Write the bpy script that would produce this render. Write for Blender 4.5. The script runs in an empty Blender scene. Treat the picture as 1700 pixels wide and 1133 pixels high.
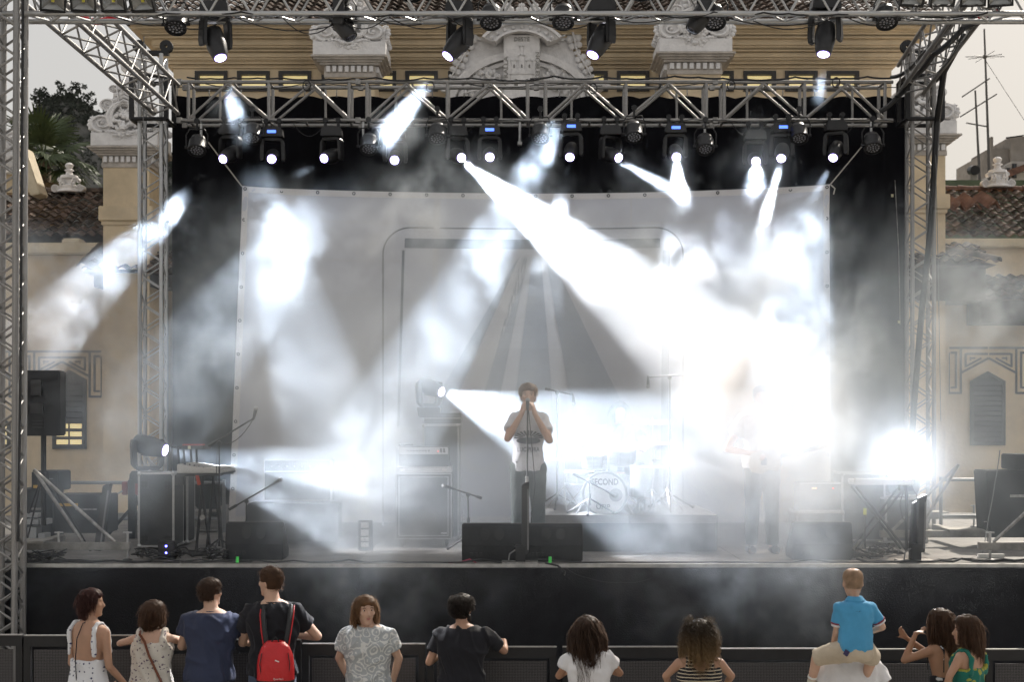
import bpy, bmesh, math, random
from mathutils import Vector, Matrix, Euler, noise as mnoise
import numpy as np
R = math.radians
PI = math.pi
rnd = random.Random(7)
scene = bpy.context.scene
C = scene.collection

# ---------------------------------------------------------------- camera
CAM_H = 3.06
FPX = 2500.0                      # focal length in photo pixels (photo 1700 wide)
cd = bpy.data.cameras.new('camera'); cam = bpy.data.objects.new('camera', cd); C.objects.link(cam)
cam.location = (0, 0, CAM_H); cam.rotation_euler = (R(90), 0, 0)
cd.sensor_width = 36; cd.lens = 36*FPX/1700; cd.shift_y = 128.5/1700
cd.clip_start = 0.1; cd.clip_end = 3000
cd.dof.use_dof = True; cd.dof.focus_distance = 16.3; cd.dof.aperture_fstop = 4.0
scene.camera = cam

def P(px, py, y):
    """a point of the place: seen at photo pixel px,py when it stands y metres away"""
    return Vector(((px-850)*y/FPX, y, CAM_H-(py-695)*y/FPX))

# ---------------------------------------------------------------- world, sun, exposure
SUN_EL, SUN_AZ = 38, 31           # sun stands behind the building, a little to the right
w = bpy.data.worlds.new('World'); scene.world = w; w.use_nodes = True
nt = w.node_tree; nt.nodes.clear()
sky = nt.nodes.new('ShaderNodeTexSky'); sky.sky_type = 'NISHITA'; sky.sun_disc = False
sky.sun_elevation = R(SUN_EL); sky.sun_rotation = R(SUN_AZ); sky.dust_density = 6; sky.air_density = 1.4; sky.ozone_density = 1
hs = nt.nodes.new('ShaderNodeMixRGB'); hs.blend_type = 'MIX'; hs.inputs[0].default_value = 0.78
hs.inputs[2].default_value = (10.4, 10.15, 9.85, 1)       # thin bright evening cloud over the whole sky
bg = nt.nodes.new('ShaderNodeBackground'); bg.inputs[1].default_value = 0.070
wo = nt.nodes.new('ShaderNodeOutputWorld')
nt.links.new(sky.outputs[0], hs.inputs[1]); nt.links.new(hs.outputs[0], bg.inputs[0]); nt.links.new(bg.outputs[0], wo.inputs[0])
sl = bpy.data.lights.new('sun', 'SUN'); sun = bpy.data.objects.new('sun', sl); C.objects.link(sun)
sl.energy = 5.0; sl.angle = R(0.6); sl.color = (1.0, 0.93, 0.82)
sd = Vector((math.sin(R(SUN_AZ))*math.cos(R(SUN_EL)), math.cos(R(SUN_AZ))*math.cos(R(SUN_EL)), math.sin(R(SUN_EL))))
sun.rotation_euler = sd.to_track_quat('Z', 'Y').to_euler()
scene.view_settings.view_transform = 'Standard'; scene.view_settings.look = 'None'
scene.view_settings.exposure = 0.0; scene.view_settings.gamma = 1.0; scene.view_settings.use_curve_mapping = False
cy = scene.cycles
cy.use_denoising = True; cy.denoiser = 'OPENIMAGEDENOISE'; cy.use_adaptive_sampling = True; cy.adaptive_threshold = 0.04; cy.adaptive_min_samples = 24
cy.max_bounces = 5; cy.diffuse_bounces = 2; cy.glossy_bounces = 2; cy.transmission_bounces = 2; cy.volume_bounces = 0
cy.transparent_max_bounces = 8; cy.volume_step_rate = 2.3; cy.volume_max_steps = 128
cy.sample_clamp_indirect = 4.0
try: cy.use_light_tree = True
except Exception: pass

# ---------------------------------------------------------------- materials
MATS = {}
def mat(name, col, rough=0.6, metal=0.0, var=0.0, vscale=6.0, bump=0.0, bscale=40.0, col2=None, spec=0.5, sheen=0.0, emit=None, estr=0.0, stretch=(1, 1, 1)):
    if name in MATS: return MATS[name]
    m = bpy.data.materials.new(name); m.use_nodes = True; MATS[name] = m
    n = m.node_tree.nodes; l = m.node_tree.links; b = n['Principled BSDF']
    b.inputs['Base Color'].default_value = (*col, 1); b.inputs['Roughness'].default_value = rough
    b.inputs['Metallic'].default_value = metal; b.inputs['Specular IOR Level'].default_value = spec
    if sheen: b.inputs['Sheen Weight'].default_value = sheen
    if emit: b.inputs['Emission Color'].default_value = (*emit, 1); b.inputs['Emission Strength'].default_value = estr
    if var or bump:
        tc = n.new('ShaderNodeTexCoord'); mp = n.new('ShaderNodeMapping'); mp.inputs['Scale'].default_value = stretch
        l.new(tc.outputs['Object'], mp.inputs[0])
    if var:
        t = n.new('ShaderNodeTexNoise'); t.inputs['Scale'].default_value = vscale; t.inputs['Detail'].default_value = 6; t.inputs['Roughness'].default_value = 0.65
        l.new(mp.outputs[0], t.inputs[0])
        r = n.new('ShaderNodeValToRGB'); c2 = col2 or tuple(c*(1-var) for c in col)
        r.color_ramp.elements[0].position = 0.35; r.color_ramp.elements[1].position = 0.66
        r.color_ramp.elements[0].color = (*c2, 1); r.color_ramp.elements[1].color = (*[min(1, c*(1+var*0.35)) for c in col], 1)
        l.new(t.outputs['Fac'], r.inputs[0]); l.new(r.outputs[0], b.inputs['Base Color'])
    if bump:
        t2 = n.new('ShaderNodeTexNoise'); t2.inputs['Scale'].default_value = bscale; t2.inputs['Detail'].default_value = 5
        l.new(mp.outputs[0], t2.inputs[0])
        bp = n.new('ShaderNodeBump'); bp.inputs['Strength'].default_value = bump; bp.inputs['Distance'].default_value = 0.02
        l.new(t2.outputs['Fac'], bp.inputs['Height']); l.new(bp.outputs[0], b.inputs['Normal'])
    return m
def ND(m): return m.node_tree.nodes, m.node_tree.links, m.node_tree.nodes['Principled BSDF']

# ---------------------------------------------------------------- mesh builder
def frame(d, up=None):
    d = Vector(d).normalized()
    up = Vector(up) if up is not None else (Vector((0, 0, 1)) if abs(d.z) < 0.95 else Vector((0, 1, 0)))
    x = d.cross(up).normalized(); y = x.cross(d).normalized()
    return x, y, d
class MB:
    def __init__(s): s.v = []; s.f = []; s.mi = []; s.cur = 0
    def add(s, vs, fs):
        o = len(s.v); s.v += [tuple(v) for v in vs]; s.f += [tuple(i+o for i in f) for f in fs]; s.mi += [s.cur]*len(fs); return s
    def box(s, c, sz, rot=None, taper=1.0):
        cx, cy_, cz = c; a, b, h = sz[0]/2, sz[1]/2, sz[2]/2; vs = []
        for z in (-h, h):
            t = 1.0 if z < 0 else taper
            for x, y in ((-a, -b), (a, -b), (a, b), (-a, b)):
                p = Vector((x*t, y*t, z))
                if rot is not None: p.rotate(rot if not isinstance(rot, tuple) else Euler(rot))
                vs.append((p.x+cx, p.y+cy_, p.z+cz))
        return s.add(vs, [(3, 2, 1, 0), (4, 5, 6, 7), (0, 1, 5, 4), (1, 2, 6, 5), (2, 3, 7, 6), (3, 0, 4, 7)])
    def bbox(s, x0, x1, y0, y1, z0, z1): return s.box(((x0+x1)/2, (y0+y1)/2, (z0+z1)/2), (abs(x1-x0), abs(y1-y0), abs(z1-z0)))
    def tube(s, p0, p1, r0, r1=None, n=8, cap=True):
        r1 = r0 if r1 is None else r1; p0 = Vector(p0); p1 = Vector(p1)
        if (p1-p0).length < 1e-6: return s
        x, y, d = frame(p1-p0); vs = []
        for p, r in ((p0, r0), (p1, r1)):
            for i in range(n):
                a = 2*PI*i/n; vs.append(p+x*math.cos(a)*r+y*math.sin(a)*r)
        fs = [(i, i+n, (i+1) % n+n, (i+1) % n) for i in range(n)]
        if cap: fs += [tuple(range(n)), tuple(range(2*n-1, n-1, -1))]
        return s.add(vs, fs)
    def path(s, pts, r, n=6, r1=None):
        pts = [Vector(p) for p in pts]; m = len(pts); vs = []; up = None
        for k, p in enumerate(pts):
            d = (pts[min(k+1, m-1)]-pts[max(k-1, 0)])
            if d.length < 1e-9: d = Vector((0, 0, 1))
            x, y, d = frame(d, up); up = y
            rr = r if r1 is None else r+(r1-r)*k/(m-1)
            vs += [p+x*math.cos(2*PI*i/n)*rr+y*math.sin(2*PI*i/n)*rr for i in range(n)]
        fs = [(k*n+i, (k+1)*n+i, (k+1)*n+(i+1) % n, k*n+(i+1) % n) for k in range(m-1) for i in range(n)]
        fs += [tuple(range(n)), tuple(range(m*n-1, (m-1)*n-1, -1))]
        return s.add(vs, fs)
    def lathe(s, prof, c=(0, 0, 0), axis=(0, 0, 1), n=16, up=None):
        x, y, d = frame(axis, up); c = Vector(c); vs = []
        for r, h in prof: vs += [c+d*h+x*math.cos(2*PI*i/n)*r+y*math.sin(2*PI*i/n)*r for i in range(n)]
        m = len(prof)
        fs = [(k*n+i, (k+1)*n+i, (k+1)*n+(i+1) % n, k*n+(i+1) % n) for k in range(m-1) for i in range(n)]
        if m >= 4 and abs(prof[0][0]-prof[-1][0]) < 1e-6 and max(q[0] for q in prof) > prof[0][0]+1e-6 and prof[0][0] > 0.001: fs += [((m-1)*n+i, i, (i+1) % n, (m-1)*n+(i+1) % n) for i in range(n)]
        else: fs += [tuple(range(n)), tuple(range(m*n-1, (m-1)*n-1, -1))]
        return s.add(vs, fs)
    def prism(s, poly, y0, y1, plane='xz'):
        """outline in x,z (or y,z / x,y) pushed from y0 to y1"""
        n = len(poly); vs = []
        for t in (y0, y1):
            for a, b in poly: vs.append((a, t, b) if plane == 'xz' else ((t, a, b) if plane == 'yz' else (a, b, t)))
        fs = [(i, (i+1) % n, (i+1) % n+n, i+n) for i in range(n)] + [tuple(range(n-1, -1, -1)), tuple(range(n, 2*n))]
        return s.add(vs, fs)
    def sphere(s, c, r, n=12, m=8, sc=(1, 1, 1)):
        vs = [(c[0], c[1], c[2]-r*sc[2])]; 
        for j in range(1, m):
            t = PI*j/m-PI/2
            for i in range(n): vs.append((c[0]+r*sc[0]*math.cos(t)*math.cos(2*PI*i/n), c[1]+r*sc[1]*math.cos(t)*math.sin(2*PI*i/n), c[2]+r*sc[2]*math.sin(t)))
        vs.append((c[0], c[1], c[2]+r*sc[2])); e = len(vs)-1; fs = []
        for i in range(n):
            k = (i+1) % n; fs.append((0, 1+k, 1+i)); fs.append((e, e-n+i, e-n+k))
            for j in range(m-2): fs.append((1+j*n+i, 1+j*n+k, 1+(j+1)*n+k, 1+(j+1)*n+i))
        return s.add(vs, fs)
    def grid(s, fn, nu, nv):
        vs = [fn(i/nu, j/nv) for j in range(nv+1) for i in range(nu+1)]
        return s.add(vs, [(j*(nu+1)+i, j*(nu+1)+i+1, (j+1)*(nu+1)+i+1, (j+1)*(nu+1)+i) for j in range(nv) for i in range(nu)])
    def mesh(s, name, m, smooth=False, bevel=0):
        me = bpy.data.meshes.new(name); me.from_pydata(s.v, [], s.f); me.validate()
        for mm in (m if isinstance(m, (list, tuple)) else [m]): me.materials.append(mm)
        if any(s.mi) and len(me.polygons) == len(s.mi): me.polygons.foreach_set('material_index', s.mi)
        bm = bmesh.new(); bm.from_mesh(me); bmesh.ops.recalc_face_normals(bm, faces=bm.faces)
        if bevel: bmesh.ops.bevel(bm, geom=[e for e in bm.edges if len(e.link_faces) == 2 and e.calc_face_angle(0) > 0.6], offset=bevel, segments=2, affect='EDGES', clamp_overlap=True)
        bm.to_mesh(me); bm.free()
        if smooth:
            me.polygons.foreach_set('use_smooth', [True]*len(me.polygons))
            try: me.set_sharp_from_angle(angle=R(40))
            except Exception: pass
        return me
    def build(s, name, m, parent=None, smooth=False, bevel=0, loc=None):
        o = bpy.data.objects.new(name, s.mesh(name, m, smooth, bevel)); C.objects.link(o)
        if parent is not None: o.parent = parent
        if loc is not None: o.location = loc
        return o
def tag(o, label=None, cat=None, group=None, kind=None):
    if label: o['label'] = label
    if cat: o['category'] = cat
    if group: o['group'] = group
    if kind: o['kind'] = kind
    return o
def thing(name, label, cat, loc=(0, 0, 0), rz=0.0, group=None):
    o = bpy.data.objects.new(name, None); C.objects.link(o); o.location = loc; o.rotation_euler = (0, 0, rz); o.empty_display_size = 0.2
    return tag(o, label, cat, group)
KIDS = {}
def dup(o, loc=None, rot=None, label=None, parent=None, scale=None):
    c = o.copy(); C.objects.link(c)
    if parent is not None: c.parent = parent
    if loc is not None: c.location = loc
    if rot is not None: c.rotation_euler = rot
    if scale is not None: c.scale = scale
    if label: c['label'] = label
    for ch in list(o.children): dup(ch, parent=c)
    return c
_UC = {}
def rod(name, p0, p1, r, m, parent, n=8):
    """one round bar as an object of its own; all bars of a material share one unit mesh"""
    key = (m.name, n)
    if key not in _UC: _UC[key] = MB().tube((0, 0, 0), (0, 0, 1), 1, n=n).mesh('bar', m, smooth=True)
    o = bpy.data.objects.new(name, _UC[key]); C.objects.link(o); o.parent = parent
    p0 = Vector(p0); p1 = Vector(p1); d = p1-p0
    o.location = p0; o.rotation_mode = 'QUATERNION'; o.rotation_quaternion = d.to_track_quat('Z', 'Y'); o.scale = (r, r, d.length)
    return o
def text_mb(mb, body, size, c, right=(1, 0, 0), up=(0, 0, 1), depth=0.003, sx=1.0, align='CENTER', bold=0.0):
    """flat letters with thickness, laid along right/up round point c"""
    cu = bpy.data.curves.new('lettering', 'FONT'); cu.body = body; cu.size = size; cu.extrude = depth; cu.align_x = align; cu.align_y = 'CENTER'; cu.resolution_u = 3; cu.offset = bold
    ob = bpy.data.objects.new('lettering', cu); C.objects.link(ob)
    me = bpy.data.meshes.new_from_object(ob, depsgraph=bpy.context.evaluated_depsgraph_get())
    r = Vector(right).normalized(); u = Vector(up).normalized(); nn = r.cross(u); c = Vector(c)
    mb.add([c+r*v.co.x*sx+u*v.co.y+nn*v.co.z for v in me.vertices], [tuple(p.vertices) for p in me.polygons])
    bpy.data.objects.remove(ob); bpy.data.curves.remove(cu); bpy.data.meshes.remove(me)
# ---------------------------------------------------------------- lamp beams and smoke clouds of the stage
YF, YR = 15.15, 21.0     # distance of the front and of the rear lighting truss
BEAMS = [
 # x, y, dist, aim x, y, dist, full angle, watts
 (768, 268, 20.6, 1300, 692, 15.5, 14, 25000),  # the blazing one to the right
 (370, 268, 20.6, 100, 530, 19.0, 16, 5500),
 (367, 102, 15.2, 545, 700, 13.8, 14.5, 6200),
 (744, 100, 15.2, 250, 690, 13.8, 14.5, 8500),
 (985, 97, 15.2, 655, 700, 13.8, 13.5, 10500),
 (1367, 96, 15.2, 1295, 800, 13.8, 15, 7500),
 (1027, 267, 20.6, 1250, 390, 19.6, 12, 4500),
 (1123, 266, 20.6, 1135, 420, 19.3, 21, 3200),
 (1256, 272, 20.6, 1245, 420, 18.0, 26, 1500),
 (1297, 268, 20.6, 1235, 480, 19.6, 10, 4500),
 (1383, 267, 20.6, 1250, 520, 20.0, 12, 1800),
 (945, 267, 20.6, 905, 460, 19.5, 16, 2400),
 (540, 267, 20.6, 280, 400, 19.0, 9, 1500),
 (280, 748, 17.6, 600, 832, 16.9, 32, 3400),      # moving head standing on the left flight case
 (737, 651, 18.3, 1010, 760, 16.9, 38, 4500),     # moving head standing on the middle flight case
 (1505, 752, 17.6, 1490, 768, 14.0, 42, 900),    # lamp on the floor at the right, aimed at the crowd
]
def on(i, t, r, a, share):
    """a cloud on the way of beam i, t of the way to where it is aimed"""
    b = BEAMS[i]; p = P(b[0], b[1], b[2]).lerp(P(b[3], b[4], b[5]), t); y = p.y; return ((p.x*FPX/y)+850, 695-(p.z-CAM_H)*FPX/y, y, r, a, share)
PUFFS = [
 # x, y, dist, radius, strength, share of wisps
 on(2, .12, .16, .9, 1), on(2, .17, .18, 1.0, 1), on(2, .21, .12, .6, 1), on(2, .47, .5, .40, 1), on(2, .57, .6, .30, 1), on(2, .70, .7, .4, .8), on(2, .82, .8, .5, .6), on(2, .98, .9, .45, .5), on(2, 1.15, .9, .4, .5),
 on(3, .13, .18, 1.6, .8), on(3, .18, .22, 1.7, .9), on(3, .23, .20, 1.5, 1), on(3, .58, .5, .35, .9), on(3, .70, .7, .45, .7), on(3, .84, .8, .5, .5), on(3, 1.0, .9, .4, .5), on(3, 1.15, .9, .3, .5),
 on(4, .21, .18, 1.2, .9), on(4, .27, .22, 1.6, .9), on(4, .33, .24, 1.3, 1), on(4, .48, .6, .45, 1), on(4, .58, .7, .5, 1), on(4, .70, .7, .5, .7), on(4, .84, .8, .5, .5), on(4, .98, .9, .45, .5), on(4, 1.15, .9, .4, .5),
 on(5, .08, .2, .10, .2), on(5, .50, .5, .5, 1), on(5, .66, .7, .8, .8), on(5, .82, .8, .8, .6), on(5, 1.0, .9, .6, .6),
 on(1, .33, .30, .6, 1), on(1, .50, .45, 1.0, 1), (235, 465, 19.6, .5, 1.1, 1), on(1, .95, 1.0, 1.5, .9), (120, 560, 19.0, 1.0, 1.2, .9), (90, 620, 19.0, 1.0, .8, .7), (50, 480, 19.2, .9, 1.4, .9), (70, 560, 19.0, 1.0, 1.0, .8), (300, 380, 19.8, .4, 1.6, 1),
 (720, 350, 18.6, .9, .9, 1), (650, 390, 18.6, .9, .8, 1), (590, 460, 18.4, 1.0, .5, .9), (470, 390, 18.8, .6, .8, 1),
 (925, 320, 20.0, .35, 1.6, .8), on(0, .03, .16, 2.0, 1), on(0, .10, .30, 3.0, .7), (850, 330, 20.1, .4, 1.6, .8),
 on(0, .18, .45, 2.0, .5), on(0, .28, .55, 2.0, .4), on(0, .40, .6, 1.8, .4), on(0, .53, .7, 1.7, .4), on(0, .68, .8, 1.6, .4), on(0, .84, .9, 1.6, .4), on(0, 1.0, 1.0, 1.6, .4), (1275, 690, 16.6, 1.2, 1.5, .6), (1265, 750, 15.9, .9, 1.2, .5), (1262, 650, 16.0, .8, 1.6, .4), (1262, 820, 15.9, .9, .8, .4), (1030, 700, 17.2, .8, .5, .3), (880, 760, 15.9, .8, .45, .3), (1010, 770, 16.2, 1.2, .6, .3), (700, 810, 16.6, 1.2, .6, .4),
 (870, 430, 19.3, .8, 1.4, 1), (1060, 420, 19.0, .7, 2.0, 1), (1120, 430, 19.0, .7, 1.8, 1), (1280, 520, 18.2, .8, 2.2, 1), (1215, 450, 18.6, .6, 1.8, 1), (1340, 420, 18.6, .6, 1.5, 1), (1190, 430, 19.0, .6, 1.2, 1), (1340, 560, 17.6, .9, 1.8, .9), (1330, 640, 17.0, .8, 1.6, .7),
 (1220, 840, 16.6, 1.3, 1.0, .5), (1110, 870, 16.4, 1.0, .8, .6), (1150, 970, 14.6, .8, .6, .9), (1250, 990, 14.6, .8, .6, .9), (1330, 970, 14.6, .6, .4, .9), (1200, 930, 14.9, .9, .5, .8),
 on(6, .03, .18, 2, .4), on(6, .11, .24, 2.2, .4), on(6, .20, .26, 2.2, .6), on(6, .30, .22, 2, 1), on(7, .03, .22, 2, .5), on(7, .12, .30, 2.2, .5), on(7, .24, .30, 2.2, .8), on(7, .36, .26, 2, 1),
 (1258, 266, 20.4, .55, 1.4, .6), (1262, 270, 20.3, .26, 3.5, .4), on(9, .05, .14, 2, .3), on(9, .15, .2, 2, .3), on(9, .27, .26, 2, .6), on(9, .40, .32, 2.0, 1), on(9, .53, .32, 1.4, 1), on(10, .2, .3, .4, .4), on(10, .5, .5, .5, .6), on(12, .15, .2, .25, .2), on(12, .4, .3, .25, .3),
 (640, 960, 14.6, .9, .55, .9), (720, 1010, 14.6, .8, .5, .9), (560, 980, 14.6, .7, .35, .9), (1510, 750, 17.3, .50, 2.4, .3), (1440, 790, 16.9, .8, .4, .7), (1570, 810, 17.0, .6, .6, .8), (1620, 490, 19.2, .8, 1.2, .9), (1660, 550, 19.2, .7, .7, .8),
 (50, 960, 15.3, .8, .4, .6), (100, 840, 17.0, .7, .35, .8), (520, 840, 16.6, 1.3, .8, .6), (650, 860, 16.4, 1.1, .6, .6), (200, 640, 18.8, 1.0, .3, .9),
]
SMOKE_BOX = ((-7.6, 12.9, 0.5), (8.0, 21.8, 7.8)); VOX = 0.055
VEIL, VEIL_TOP, FRONT_FOG, DENS = 0.34, 0.01, 0.085, 0.5
# ================================================================= materials
ALU = mat('aluminium', (0.50, 0.50, 0.50), 0.38, 0.9, var=0.35, vscale=9, bump=0.05)
ALU_OLD = mat('worn_aluminium', (0.36, 0.35, 0.34), 0.5, 0.75, var=0.5, vscale=14, bump=0.1)
STEEL_DK = mat('black_steel', (0.018, 0.018, 0.02), 0.45, 0.3, var=0.3)
BLACKP = mat('black_plastic', (0.016, 0.016, 0.018), 0.42, 0, var=0.3, vscale=15, bump=0.05)
RUBBER = mat('black_rubber', (0.012, 0.012, 0.012), 0.6)
PLASTER = mat('ochre_plaster', (0.70, 0.565, 0.385), 0.9, 0, var=0.24, vscale=0.8, bump=0.25, bscale=18)
PLASTER_L = mat('cream_plaster', (0.66, 0.57, 0.42), 0.9, 0, var=0.2, vscale=2.2, bump=0.3, bscale=14)
STONE = mat('white_carved_stone', (0.80, 0.78, 0.77), 0.85, 0, var=0.16, vscale=3.5, bump=0.5, bscale=22)
TILE = mat('old_roof_tile', (0.105, 0.075, 0.062), 0.95, 0, var=0.6, vscale=2.6, bump=0.5, bscale=30, spec=.12, col2=(0.055, 0.048, 0.04))
TILE_R = mat('red_ridge_tile', (0.19, 0.10, 0.07), 0.9, 0, var=0.5, vscale=5, bump=0.4)
DARKW = mat('dark_window_frame', (0.03, 0.028, 0.026), 0.5)
BLKCLOTH = mat('black_molton', (0.006, 0.006, 0.008), 0.95, 0, var=0.4, vscale=1.2, bump=0.2, bscale=120, spec=0.1)
GLASS = mat('dark_glass', (0.03, 0.035, 0.04), 0.12, 0, spec=0.6)
LITPANE = mat('lit_window_pane', (0.8, 0.7, 0.45), 0.5, emit=(1.0, 0.80, 0.36), estr=0.55)
WHITEP = mat('white_paint', (0.7, 0.7, 0.68), 0.5, var=0.15)
def tile_colour(m, sx, sy):
    n, l, b = ND(m); tc = n.new('ShaderNodeTexCoord'); mp = n.new('ShaderNodeMapping'); v = n.new('ShaderNodeTexVoronoi'); v.inputs['Scale'].default_value = 1
    mp.inputs['Scale'].default_value = (sx, sy, sy); l.new(tc.outputs['Object'], mp.inputs[0]); l.new(mp.outputs[0], v.inputs['Vector'])
    hv = n.new('ShaderNodeHueSaturation'); mr = n.new('ShaderNodeMapRange'); sx_ = n.new('ShaderNodeSeparateColor'); l.new(v.outputs['Color'], sx_.inputs[0])
    mr.inputs[3].default_value = 0.45; mr.inputs[4].default_value = 1.9; l.new(sx_.outputs[0], mr.inputs[0]); l.new(mr.outputs[0], hv.inputs['Value'])
    src = b.inputs['Base Color'].links[0].from_socket; l.new(src, hv.inputs['Color']); l.new(hv.outputs[0], b.inputs['Base Color'])
tile_colour(TILE, 4.3, 5)

# ================================================================= ground, hill
g = MB(); g.bbox(-300, 300, -40, 500, -0.2, 0)
tag(g.build('ground', mat('paving_ground', (0.36, 0.335, 0.295), 0.85, var=0.3, vscale=1.5, bump=0.2)), kind='structure')

hc = [(-900, 120), (-500, 60), (-260, 110), (-80, 210), (20, 205), (45, 185), (62, 158), (80, 144), (104, 137), (128, 146), (148, 166), (170, 176), (190, 192), (230, 215), (300, 250), (420, 290), (700, 380), (1100, 480), (1700, 560), (2600, 600)]
HY = 220.0
def hill_top(x):
    for a, b in zip(hc, hc[1:]):
        if a[0] <= x <= b[0]:
            t = (x-a[0])/(b[0]-a[0]); return a[1]+(b[1]-a[1])*t
    return hc[-1][1]
def hill_pt(u, v):
    px = -900+u*3400; zt = CAM_H-(hill_top(px)+7-695)*HY/FPX
    X = (px-850)*HY/FPX; rise = v if v < 1 else 1
    z = zt*(rise**0.8); y = HY-26*(1-v)
    n = mnoise.fractal(Vector((X*0.06, v*3, 1.3)), 1.0, 2.0, 5)
    return (X*(1-0.12*(1-v))+n*2.0, y+n*7*math.sin(PI*min(v, 1)), z+(n*2.2*math.sin(PI*min(v, 1)))-1)
m = MB(); m.grid(hill_pt, 260, 40)
HILLM = mat('hill_rock_and_scrub', (0.13, 0.125, 0.12), 0.95, var=0.6, vscale=0.22, bump=0.8, bscale=0.7, col2=(0.045, 0.05, 0.042))
tag(m.build('hill', HILLM, smooth=True), kind='structure')
def crown(mb, c, r, rr, n=9):
    """one rough crown made of many leaf-sized faces"""
    for i in range(n):
        a = rr.random()*2*PI; e = math.asin(rr.uniform(-0.6, 1)); k = r*rr.uniform(0.55, 1.0)
        p = Vector((c[0]+k*math.cos(a)*math.cos(e), c[1]+k*math.sin(a)*math.cos(e), c[2]+k*math.sin(e)*0.9))
        s = r*rr.uniform(0.3, 0.6); vs = []
        for q in range(5): vs.append(p+Vector((rr.uniform(-1, 1), rr.uniform(-1, 1), rr.uniform(-1, 1)))*s)
        mb.add(vs, [(0, 1, 2), (0, 2, 3), (0, 3, 4), (1, 2, 4), (1, 3, 2)])
m = MB(); rr = random.Random(3)
for i in range(3800):
    u = rr.random()**1.0; px = rr.uniform(-260, 330); v = 1-abs(rr.gauss(0, 0.10)) if rr.random() < .75 else rr.uniform(0.25, 1)
    v = min(1, max(0.2, v)); p = hill_pt((px+900)/3400, v); crown(m, p, rr.uniform(0.25, 0.6), rr, 8)
for px, hh in ((62, 1.2), (68, 1.5), (75, 1.2), (96, 1.4), (118, 1.5), (124, 1.3), (143, 1.6), (163, 1.2), (172, 1.3), (30, 1.2)):
    p = hill_pt((px+900)/3400, 1)
    for q in range(9): crown(m, (p[0]+rr.uniform(-.8, .8), p[1], p[2]+hh*q/7+0.2), 0.42, rr, 16)
tag(m.build('hill_forest', mat('far_pine_foliage', (0.05, 0.06, 0.048), 0.9, var=0.5, vscale=0.6)), 'dark pine scrub covering the rocky hill behind the building', kind='stuff')

# ================================================================= fan palm
PX0 = P(72, 262, 40)
palm = thing('palm_tree', 'fan palm with a shaggy dry skirt behind the front tower at the left', 'palm tree', (PX0.x, 40, 0))
LEAFG = mat('palm_leaf', (0.06, 0.085, 0.03), 0.55, var=0.4, vscale=3); DRY = mat('dry_palm_leaf', (0.16, 0.115, 0.065), 0.9, var=0.4, vscale=5)
m = MB(); m.lathe([(0.26, 0), (0.22, 1), (0.19, 5), (0.2, PX0.z-0.2), (0.1, PX0.z)], n=14); m.build('trunk', mat('palm_bark', (0.12, 0.09, 0.06), 0.95, bump=0.8, bscale=12), palm, smooth=True)
def frond_mesh(mm, droop):
    m = MB(); rr = random.Random(5)
    m.path([(0, 0, 0), (0.3, 0, 0.05), (0.62, 0, 0.02)], 0.018, 5)
    for k in range(24):
        a = R(-105+210*k/23); L = 0.72*(1-0.25*abs(a/1.9))*rr.uniform(.9, 1.05); wd = 0.038
        b = Vector((0.6, 0, 0.02)); dx, dy = math.cos(a), math.sin(a)
        pts = []
        for t in (0, .5, .8, 1): pts.append((b+Vector((dx*L*t, dy*L*t, -droop*t*t*L+0.05*math.sin(9*a)*t)), wd*(0.25+1.2*t if t < .5 else (1.05-t)*1.7)))
        vs = []
        for p, ww in pts: vs += [p+Vector((-dy*ww, dx*ww, 0.012)), p-Vector((-dy*ww, dx*ww, 0.012))]
        m.add(vs, [(0, 1, 3, 2), (2, 3, 5, 4), (4, 5, 7, 6)])
    return m.mesh('frond', mm)
fg, fd = frond_mesh(LEAFG, 0.35), frond_mesh(DRY, 0.9)
rr = random.Random(11)
for i in range(46):
    dry = i >= 28; o = bpy.data.objects.new('dry_frond' if dry else 'frond', fd if dry else fg); C.objects.link(o); o.parent = palm
    o.location = (0, 0, PX0.z-(0.25+rr.random()*0.9 if dry else rr.uniform(0, .2)))
    el = rr.uniform(-1.5, -1.1) if dry else rr.uniform(-0.5, 1.25)
    o.rotation_euler = Euler((rr.uniform(-.4, .4), -el, i*2.399+rr.uniform(-.2, .2)), 'XYZ'); k = rr.uniform(.95, 1.3)*(0.8 if dry else 1); o.scale = (k, k, k)

# ================================================================= tiled roofs (real barrel tiles, joined)
def tiled(name, parent, o, u, v, cols, rows, m=TILE, seed=1):
    """o lower left corner, u along the eave, v up the slope"""
    rr = random.Random(seed); o = Vector(o); u = Vector(u); v = Vector(v); nn = u.cross(v).normalized()
    if nn.z < 0: nn = -nn
    du = u/cols; dv = v/rows; L = du.length; mb = MB(); K = 6
    for r in range(rows):
        for c in range(cols):
            j = rr.uniform(-.02, .02); hz = rr.uniform(-.008, .010); b = o+du*c+dv*(r+j*2); vs = []
            for t, lift in ((-0.10, 0.065), (1.06, 0.0)):
                for k in range(K+1):
                    a = k/K; h = (0.20*L)*(math.sin(PI*min(1, a*1.6)) if a < .625 else -0.35*math.sin(PI*(a-.625)/.375))
                    vs.append(b+du*(a+j)+dv*t+nn*(h+lift+hz))
            for k in range(K+1): vs.append(vs[k]-nn*0.035)
            fs = [(k, k+1, k+K+2, k+K+1) for k in range(K)]+[(k+2*(K+1), k+1+2*(K+1), k+1, k) for k in range(K)]
            mb.add(vs, fs)
    return tag(mb.build(name, m, parent), kind='stuff')
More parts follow.
